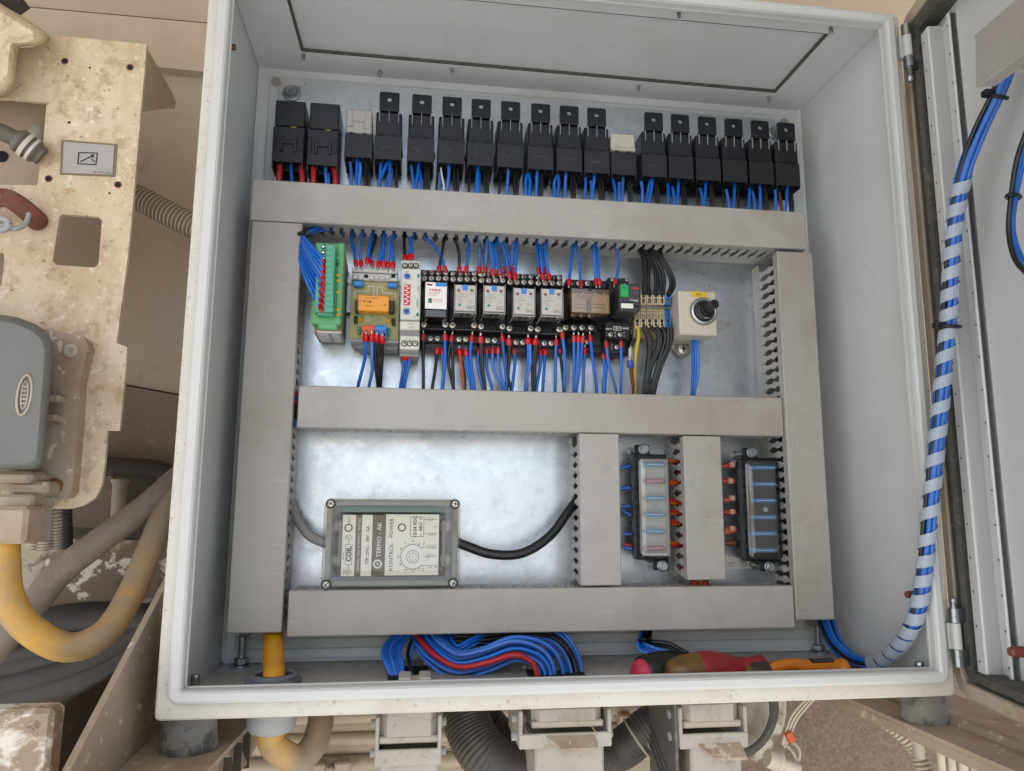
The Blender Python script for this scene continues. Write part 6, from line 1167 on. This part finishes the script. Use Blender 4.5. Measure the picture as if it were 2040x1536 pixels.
part('neck', lathe_between(a, c, [(0, .008), (.3, .0088), (.32, .0098), (.42, .0098), (.44, .006)]), 'conduit_white', t); part('body', lathe_between(a, c, [(.44, .0062), (1.05, .0064)], 4), 'conduit_white', t)
# pipes behind
pz = [(1437, .0075), (1459, .0078), (1482, .0072), (1500, .0080), (1532, .0085)]
for k, (v, r) in enumerate(pz):
    a, c = at(455, v - 2, .30), at(1420, v + (0 if k else -8), .30); b = MB(); b.cyl((a.x - .1, .30 + (k % 2) * .006, a.z), (c.x, .30 + (k % 2) * .006, a.z), r, 14); solo('pipe', b, 'pipe_beige', f'{ORD[k]} horizontal beige pipe from the top behind the connectors', 'pipe', 'horizontal beige pipes')
for k, (u0, u1, v0, v1, lab) in enumerate(((604, 636, 1478, 1510, 'beige pipe clamp behind the dusty hose loop'), (618, 648, 1522, 1545, 'lower beige pipe clamp left of the narrow spacer'), (667, 697, 1519, 1545, 'lower beige pipe clamp right of the narrow spacer'), (653, 663, 1528, 1545, 'narrow beige spacer between the two lower clamps'), (1236, 1262, 1425, 1452, 'beige pipe joint between the middle and right connectors'))):
    b = MB(); b.pbox(u0, v0, u1, v1, .28, .30, .002); solo('pipe_clamp', b, 'pipe_beige', lab, 'pipe clamp', 'beige pipe clamps')
# right hand side
t = thing('rough_panel', 'rough dust coated machine panel below the right part of the cabinet', 'machine panel', at(1650, 1560, .32)); b = MB(); b.pbox(1462, 1340, 2080, 1640, .30, .33, .004); part('panel', b, 'concrete_dust', t)
t = thing('mounting_bracket', 'dusty bracket arm under the right rubber mount', 'bracket', at(1900, 1500, .05)); zb = -.3352
b = MB(); b.poly([[(.288, .16, zb), (.288, -.16, zb), (.40, -.16, zb), (.40, .16, zb)]], (0, 0, -.004)); b.box(.288, .292, -.16, .16, zb - .012, zb - .0042); b.tube([Vector((.330, .16, zb + .001)), Vector((.330, -.16, zb + .001))], .006, 10, k=1); part('arm', b, 'plate_grime', t)
o = at(1845, 1462, .035); b = MB(); b.lathe([(.0062, 0), (.0062, .004)] + [(.0045 + (.0004 if q % 2 else 0), .004 + q * .0009) for q in range(14)], (o.x - .001, .045, zb - .0126), (0, 0, -1), 14); part('bolt', b, 'conduit_grey', t)
hose('ribbed_conduit', 'whitish ribbed conduit bending down under the right bracket', ['conduit_white', 'painted_shadow'], [at(1715, 1395, .20), at(1750, 1425, .18), at(1795, 1460, .17), at(1826, 1495, .165), at(1845, 1545, .16)], .0072, .0042, .0010, 16)
for k, (x, w) in enumerate(((892, 22), (950, 25), (1015, 30), (1075, 22), (1130, 30), (1200, 26), (1265, 30))):
    u_ = 1560 + x / 2.867; a = at(u_, 1470 + k * 7, .12); r = w / 2.867 * .7 / FPX; b = MB(); b.cyl((a.x, .12, -.343), (a.x, .12, -.50), r, 12); solo('vertical_pipe', b, 'conduit_white', f'{ORD[k]} upright whitish pipe from the left under the right bracket', 'pipe', 'upright whitish pipes')
# left bracket
t = thing('mounting_bracket', 'dusty bracket arm with an upright gusset under the left rubber mount', 'bracket', at(380, 1520, .05))
b = MB(); b.poly([[(-.327, .26, zb), (-.327, -.14, zb), (-.2685, -.05, zb), (-.2600, .10, zb), (-.262, .26, zb)]], (0, 0, -.004)); b.poly([[(-.2685, -.05, zb - .0042), (-.2600, .10, zb - .0042), (-.2620, .26, zb - .0042), (-.2620, .26, zb - .030), (-.2600, .10, zb - .030), (-.2685, -.05, zb - .030)]], (-.003, 0, 0)); part('arm', b, 'plate_grime', t)
b = MB(); b.poly([[(-.3275, .20, -.1535), (-.3275, .084, -.2198), (-.3275, -.075, -.3105), (-.3275, -.20, -.382), (-.3275, -.20, -.42), (-.3275, .20, -.42)]], (-.0045, 0, 0)); part('gusset', b, 'plate_grime', t)
for k in range(4): b = MB(); b.box(-.2640, -.2585, .00 + k * .035, .003 + k * .035, zb - .034, zb - .005); part('cross_rib', b, 'dark_grime', t)
# ================================================================ LEFT: MACHINE BEHIND AND BESIDE
def panel(nm, lab, mat, pts, Y, thick, cat='machine panel', pn='sheet', group=None):
    t = thing(nm, lab, cat, at(sum(p[0] for p in pts) / len(pts), max(p[1] for p in pts), Y), group); b = MB(); b.poly([[at(u_, v_, Y) for u_, v_ in pts]], (0, thick, 0)); part(pn, b, mat, t); return t
panel('machine_beam', 'wide beige machine beam across the top behind the cabinet', 'machine_beige', [(-400, -160), (2300, 20), (2300, 190), (1500, 150), (405, 44), (-400, -28)], .262, .03)
panel('machine_beam', 'beige machine beam with dark scuffs, upper left behind the cabinet', 'machine_beige', [(-400, -26), (405, 46), (700, 76), (700, 172), (320, 134), (-400, 62)], .258, .03)
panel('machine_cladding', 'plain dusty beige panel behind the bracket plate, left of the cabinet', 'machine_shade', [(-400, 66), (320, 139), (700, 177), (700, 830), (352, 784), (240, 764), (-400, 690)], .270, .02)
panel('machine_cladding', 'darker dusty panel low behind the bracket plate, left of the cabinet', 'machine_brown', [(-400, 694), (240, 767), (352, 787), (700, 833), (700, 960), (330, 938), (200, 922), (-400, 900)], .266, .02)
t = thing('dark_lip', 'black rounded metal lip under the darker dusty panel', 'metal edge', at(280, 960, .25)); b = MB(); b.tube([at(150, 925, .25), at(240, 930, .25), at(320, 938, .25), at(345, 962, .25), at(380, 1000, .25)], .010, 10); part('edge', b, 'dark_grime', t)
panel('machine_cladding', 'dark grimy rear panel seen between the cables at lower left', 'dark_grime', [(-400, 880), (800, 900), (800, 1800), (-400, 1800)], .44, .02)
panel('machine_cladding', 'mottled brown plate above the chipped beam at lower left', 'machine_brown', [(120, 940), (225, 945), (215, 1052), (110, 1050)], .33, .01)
b = MB(); a = at(240, 955, .27); c = at(232, 1070, .27); b.lathe([(.0092, 0), (.0092, .003), (.0075, .004), (.0075, (c - a).length)], a, c - a, 16); solo('short_pipe', b, 'pipe_beige', 'short upright beige pipe below the black lip', 'pipe')
t = panel('chipped_beam', 'heavy beam with badly chipped whitish paint at lower left', 'chipped', [(-300, 1068), (345, 1078), (700, 1085), (700, 1235), (345, 1225), (-300, 1218)], .235, .05, 'machine beam', 'beam')
b = MB(); b.poly([[at(-100, 1222, .20), at(250, 1218, .20), at(330, 1260, .20), at(200, 1440, .20), at(-100, 1440, .20)]], (0, .02, 0)); solo('rubber_mat', b, 'cable_dark', 'dark dusty rubber sheet below the chipped beam', 'rubber sheet')
for k, (pts, r, lab) in enumerate((([(-60, 1410), (30, 1396), (110, 1368), (190, 1338), (260, 1300)], .012, 'lowest dark strip just above the white beam end at lower left'), ([(-60, 1345), (40, 1325), (120, 1302), (200, 1268), (280, 1225)], .011, 'dark strip right under the bend of the yellow hose'), ([(-30, 1255), (80, 1240), (180, 1228), (300, 1232)], .013, 'uppermost dark dusty cable lying below the chipped beam'), ([(-40, 1378), (60, 1352), (150, 1325), (240, 1285), (310, 1240)], .0125, 'middle dark dusty cable rising to the right at lower left'), ([(-40, 1402), (70, 1376), (160, 1350), (235, 1318), (300, 1270)], .0115, 'lowest dark dusty cable rising to the right at lower left'), ([(-30, 1318), (60, 1300), (150, 1290), (230, 1280)], .010, 'flat dark cable partly behind the yellow hose bend'))):
    b = MB(); b.tube([at(u_, v_, .15 + .03 * (k == 0)) for u_, v_ in pts], r, 12); solo('dark_cable', b, 'cable_dark', lab, 'cable', 'dark cables at lower left')
t = thing('channel_end', 'open beam end with chipped white paint in the lower left corner', 'machine beam', at(40, 1540, .1))
x0, x1, z0, z1 = pxr(-80, 1415, 94, 1680, -.02); b = MB(); b.box(x0, x1, -.02, .0, z0, z1, .003); part('front', b, 'chipped_white', t); b = MB(); b.poly([[(x1 - .001, .0005, z1 - .001), (x1 - .001, .16, z1 - .001), (x1 + .0, .16, z0), (x1 - .001, .0005, z0)]], (-.004, 0, 0)); part('web', b, 'dark_grime', t)
cable('dusty_cable', 'thick dust grey cable crossing behind the yellow hose up to the cabinet', 'cable_dust', [at(-40, 1330, .085), at(15, 1265, .09), at(70, 1200, .10), at(120, 1140, .11), at(185, 1088, .12), at(250, 1040, .14), at(310, 992, .17), at(350, 955, .20), at(400, 915, .23)], .0112, n=18)
cable('dusty_hose', 'yellow hose under brown dust, sagging from the grey housing to the cabinet', 'hose_yellow', [at(8, 1060, .035), at(8, 1110, .035), at(16, 1190, .035), at(58, 1252, .04), at(135, 1290, .05), at(208, 1262, .065), at(255, 1195, .09), at(292, 1110, .12), at(325, 1025, .16), at(350, 960, .20)], .0108, n=20, ribs=(.10, .85))
# ---- bracket plate
YB_ = .100; t = thing('bracket_plate', 'big cream steel bracket plate with cutouts and rust stains, left of the cabinet', 'bracket', at(150, 1000, YB_))
out = [(97, 70), (180, 77), (292, 88), (288, 140), (282, 205), (268, 370), (256, 500), (243, 600), (232, 683), (253, 692), (250, 740), (238, 858), (214, 858), (209, 920), (203, 965), (190, 992), (165, 1008), (135, 1014), (-300, 1012), (-300, 575), (3, 570), (9, 512), (6, 503), (-300, 490), (-300, 366), (74, 369), (84, 300), (93, 204), (13, 196), (-10, 196), (-300, 186), (-300, 120), (-60, 125), (30, 96), (66, 94), (82, 86), (90, 74)]
h1 = [(118, 432), (125, 427), (196, 432), (203, 440), (196, 525), (188, 533), (112, 528), (105, 520)]
b = MB(); b.poly([[at(u_, v_, YB_) for u_, v_ in out], [at(u_, v_, YB_) for u_, v_ in h1]], (0, .004, 0)); part('plate', b, 'machine_cream', t)
ex = at(291.5, 92, YB_).x; b = MB(); b.poly([[(ex, YB_ + .0042, .2640), (ex, .180, .2640), (ex, .192, .2610), (ex, .190, .2520), (ex, .172, .2430), (ex, YB_ + .0042, .2010)]], (-.0035, 0, 0)); part('flange', b, 'machine_shade', t)  # same cream paint, darkened; the flange's shade is put into its colour
for u_, v_, r in ((129, 122, 5), (259, 134, 5), (97, 356, 5), (235, 368, 5), (138, 244, 2), (218, 385, 1.6), (179, 135, 1.6)): b = MB(); b.lathe([(r * 1.5 * .68 / FPX, 0), (r * 1.4 * .68 / FPX, .0002)], at(u_, v_, YB_), n=14, m=1); b.lathe([(r * .68 / FPX, .0002), (r * .68 / FPX, .0004)], at(u_, v_, YB_), n=14); part('bolt_hole', b, ['black_hole', 'rust'], t)
nx = thing('name_plate', 'grey name plate with an arrow symbol fixed to the cream bracket plate', 'name plate', at(176, 350, YB_)); q4 = [(124, 280), (231, 288), (227, 350), (121, 346)]
def quad(pts, Y, k=1., th=.001): cx_ = sum(p[0] for p in pts) / 4; cy_ = sum(p[1] for p in pts) / 4; return [at(cx_ + (p[0] - cx_) * k, cy_ + (p[1] - cy_) * k, Y) for p in pts]
b = MB(); b.poly([quad(q4, YB_ - .0010, 1.04)], (0, .0008, 0)); part('shadow_rim', b, 'painted_shadow', nx); b = MB(); b.poly([quad(q4, YB_ - .0018, .94)], (0, .0008, 0)); part('plate', b, 'name_plate', nx)  # larger brown sheet behind the plate paints its shadow around the edge
b = MB(); YN = YB_ - .0021
def ln(p, q, w=.9):
    a, c = at(*p, YN), at(*q, YN); d_ = (c - a); b.obox((a + c) / 2, (d_, (0, 1, 0), d_.cross(Vector((0, 1, 0)))), (d_.length / 2, .0002, w * .68 / FPX))
for p, q in (((157, 304), (194, 305)), ((194, 305), (191, 328)), ((191, 328), (155, 326)), ((155, 326), (157, 304)), ((160, 322), (187, 309)), ((187, 309), (181, 309)), ((187, 309), (184, 314)), ((182, 316), (188, 322))): ln(p, q)
part('arrow_symbol', b, 'ink_black', nx); ptext('JKL 2770113-00', nx, 'ink_black', 203, 344, YN, 3.6)
# behind the notch
panel('machine_cladding', 'pale dusty panel with a round hole seen through the bracket notch', 'machine_beige', [(-400, 140), (110, 160), (100, 420), (-400, 400)], .135, .006)
b = MB(); b.lathe([(.0055, 0), (.0055, .0006)], at(4, 312, .1345), n=18); solo('panel_hole', b, 'black_hole', 'dark round hole in the pale panel behind the notch', 'hole')
b = MB(); a, c = at(63, 295, .125), at(84, 238, .130); b.lathe([(.007, 0), (.008, .003), (.008, .02), (.006, .024)], a, c - a, 14); solo('pale_fitting', b, 'conduit_grey', 'small pale fitting behind the hose ferrule', 'fitting')
b = MB(); b.tube([at(-240, 165, .055), at(-40, 245, .075), at(0, 262, .080), at(36, 278, .085)], .0072, 14); hs = solo('fitted_hose', b, 'hose_green', 'dark greenish hose with a banded fitting, entering the bracket notch', 'hose')
a, c = at(30, 274, .085), at(84, 312, .095); part('fitting', lathe_between(a, c, [(0, .0082), (.12, .0105), (.25, .0108), (.28, .0090), (.32, .0112), (.5, .0112), (.53, .0088), (.58, .0110), (.78, .0106), (.82, .0085), (1, .0085)]), 'fitting_dark', hs)
part('band', lathe_between(a, c, [(.33, .0116), (.48, .0116)]), 'conduit_white', hs); part('band', lathe_between(a, c, [(.60, .0113), (.70, .0112)]), 'conduit_white', hs)
# upper left casting
t = thing('cream_casting', 'rounded cream casting in the upper left corner', 'machine part', at(20, 200, .06)); b = MB()
cc = smooth([Vector((u_, v_, 0)) for u_, v_ in ((-120, -120), (-30, -20), (0, 6), (60, 42), (96, 70), (84, 90), (52, 92), (38, 98), (33, 130), (26, 178), (-20, 200), (-120, 210))], 4); cc = [(q.x, q.y) for q in cc]; rgs = []
cu_, cv_ = -40, 60
for k, Y in ((1.0, .125), (1.0, .095), (.99, .088), (.965, .080), (.93, .074), (.88, .070), (.78, .067)): rgs.append([at(cu_ + (u_ - cu_) * k, cv_ + (v_ - cv_) * k, Y) for u_, v_ in cc])
b.rings(rgs); part('casting', b, 'machine_cream', t)
b = MB(); b.tube([at(-200, -90, .09), at(-60, -20, .10), at(10, 0, .11), at(40, 30, .12)], .012, 12); solo('dark_hose', b, 'dark_grime', 'dark hose end crossing the very top left corner', 'hose')
# rusty lug and wire eye
t = thing('rusty_lug', 'rusty bent lug bolted on the cream bracket plate', 'lug', at(60, 455, .095)); b = MB(); b.tube([at(-90, 440, .088), at(-50, 415, .078), at(-20, 400, .075), at(10, 394, .078), at(38, 408, .083), at(66, 432, .090), at(74, 440, .098)], lambda q: .0068 + .002 * q, 14); part('lug_bar', b, 'rust', t); b = MB(); b.lathe([(.0082, 0), (.0078, .006), (.006, .009)], at(70, 434, .099), n=16); part('lug_end', b, 'rust', t)
b = MB(); b.tube([at(-15, 470, .070), at(4, 450, .070), at(30, 456, .072), at(50, 446, .078), at(57, 425, .082), at(42, 412, .080)], .0022, 8); b.tube([at(5 + 13 * math.cos(a_), 447 + 11 * math.sin(a_), .069) for a_ in [R(q) for q in range(0, 361, 30)]], .0028, 8, k=2); solo('wire_eye', b, 'gland_dust', 'grey wire rope eye hooked to the rusty lug', 'wire rope')
# grey housing
t = thing('grey_housing', 'blue grey sensor housing with a raised oval emblem at the left edge', 'sensor housing', at(40, 1000, .07))
hp = [(-140, 622), (-20, 624), (35, 632), (72, 646), (96, 664), (106, 690), (103, 740), (96, 820), (88, 915), (82, 930), (68, 936), (-140, 934)]; rgs = []
cu_, cv_ = -40, 780
for k, Y in ((1.0, .082), (1.0, .040), (.985, .032), (.95, .0275), (.88, .025)): rgs.append([at(cu_ + (u_ - cu_) * k, cv_ + (v_ - cv_) * (k if k > .97 else 1 - (1 - k) * .7), Y) for u_, v_ in hp])
b = MB(); b.rings(rgs); part('cover', b, 'housing_grey', t)
c = at(49, 787, .0248); b = MB(); b.tube([c + Vector((11.5 * math.cos(a_) * .60 / FPX + .0006 * math.sin(a_), -.0004 + .0006 * math.cos(a_), 38 * math.sin(a_) * .60 / FPX)) for a_ in [R(q) for q in range(0, 361, 12)]], .0010, 6, k=1); b.tube([c + Vector((6 * math.cos(a_) * .60 / FPX, -.0002, 26 * math.sin(a_) * .60 / FPX)) for a_ in [R(q) for q in range(0, 361, 20)]], .0006, 6, k=1)
for k in range(5): b.obox(c + Vector((0, -.0003, (-16 + k * 8) * .60 / FPX)), ((1, 0, 0), (0, 1, 0), (0, 0, 1)), (.0018, .0004, .0006), .0002)
part('oval_emblem', b, 'conduit_grey', t)
bp = [(-140, 660), (100, 655), (168, 672), (176, 690), (160, 760), (152, 880), (143, 980), (132, 992), (95, 996), (-140, 996)]
b = MB(); b.poly([[at(u_, v_, .086) for u_, v_ in bp]], (0, .0132, 0)); part('base', b, 'plate_grime', t)
for u_, v_, m_ in ((141, 699, 'conduit_grey'), (110, 968, 'rust')): b = MB(); b.lathe([(.0062, 0), (.0062, .0012), (.0052, .0024), (.0022, .0026), (.0020, .0014)], at(u_, v_, .0858), n=18); part('bolt', b, m_, t)
b = MB(); b.pbox(90, 786, 117, 800, .070, .086, .001); b.pbox(88, 824, 110, 838, .070, .086, .001); part('tab', b, 'plate_grime', t)
b = MB(); b.pbox(-40, 938, 62, 962, .050, .084, .003); b.pbox(20, 958, 94, 988, .060, .085, .003); b.pbox(-40, 985, 66, 1012, .045, .084, .002); part('rim', b, 'plate_grime', t); b = MB(); b.pbox(-40, 1008, 52, 1084, .018, .060, .003); part('cable_entry', b, 'plate_grime', t)
for k, (u_, r, mt, lab) in enumerate(((66, .0058, 'conduit_grey', 'leftmost pale ribbed hose under the cream bracket plate'), (87, .0082, 'conduit_grey', 'thickest pale ribbed hose under the cream bracket plate'), (110, .0060, 'conduit_grey', 'right pale ribbed hose under the cream bracket plate'), (127, .0056, 'cable_dark', 'dark ribbed hose under the cream bracket plate'))):
    hose('ribbed_hose', lab, [mt, 'painted_shadow' if k < 3 else 'dark_grime'], [at(u_, 985, .14 + k * .004), at(u_ + 2, 1030, .14 + k * .004), at(u_ + 3, 1090, .15 + k * .004)], r, .0028, .0008, 14, group='ribbed hoses under the bracket plate')  # both groove colours here are painted shade between the ribs
hose('ribbed_conduit', 'dusty ribbed conduit between the cream bracket plate and the cabinet', ['conduit_grey', 'painted_shadow'], [at(240, 378, .200), at(290, 402, .195), at(340, 428, .190), at(400, 458, .185)], .0112, .0044, .0020, 18)
# far wall and ground
g_ = MB(); g_.poly([[(-30, -30, -1.3), (30, -30, -1.3), (30, 30, -1.3), (-30, 30, -1.3)]], (0, 0, -.02)); solo('ground', g_, 'dust_ground', kind='structure')
b = MB(); b.box(-1.6, 1.2, .46, .50, -1.28, 1.0); solo('machine_wall', b, 'machine_shade', 'plain dusty machine wall closing the view far behind the pipes', 'machine wall')
b = MB(); b.box(-3.0, 3.0, -1.6, .60, 1.0, 1.06, .01); solo('shade_slab', b, 'machine_beige', 'unseen beige slab added overhead to keep the cabinet in shade', 'added shade slab')  # unseen slab added overhead to block sun and sky from the cabinet
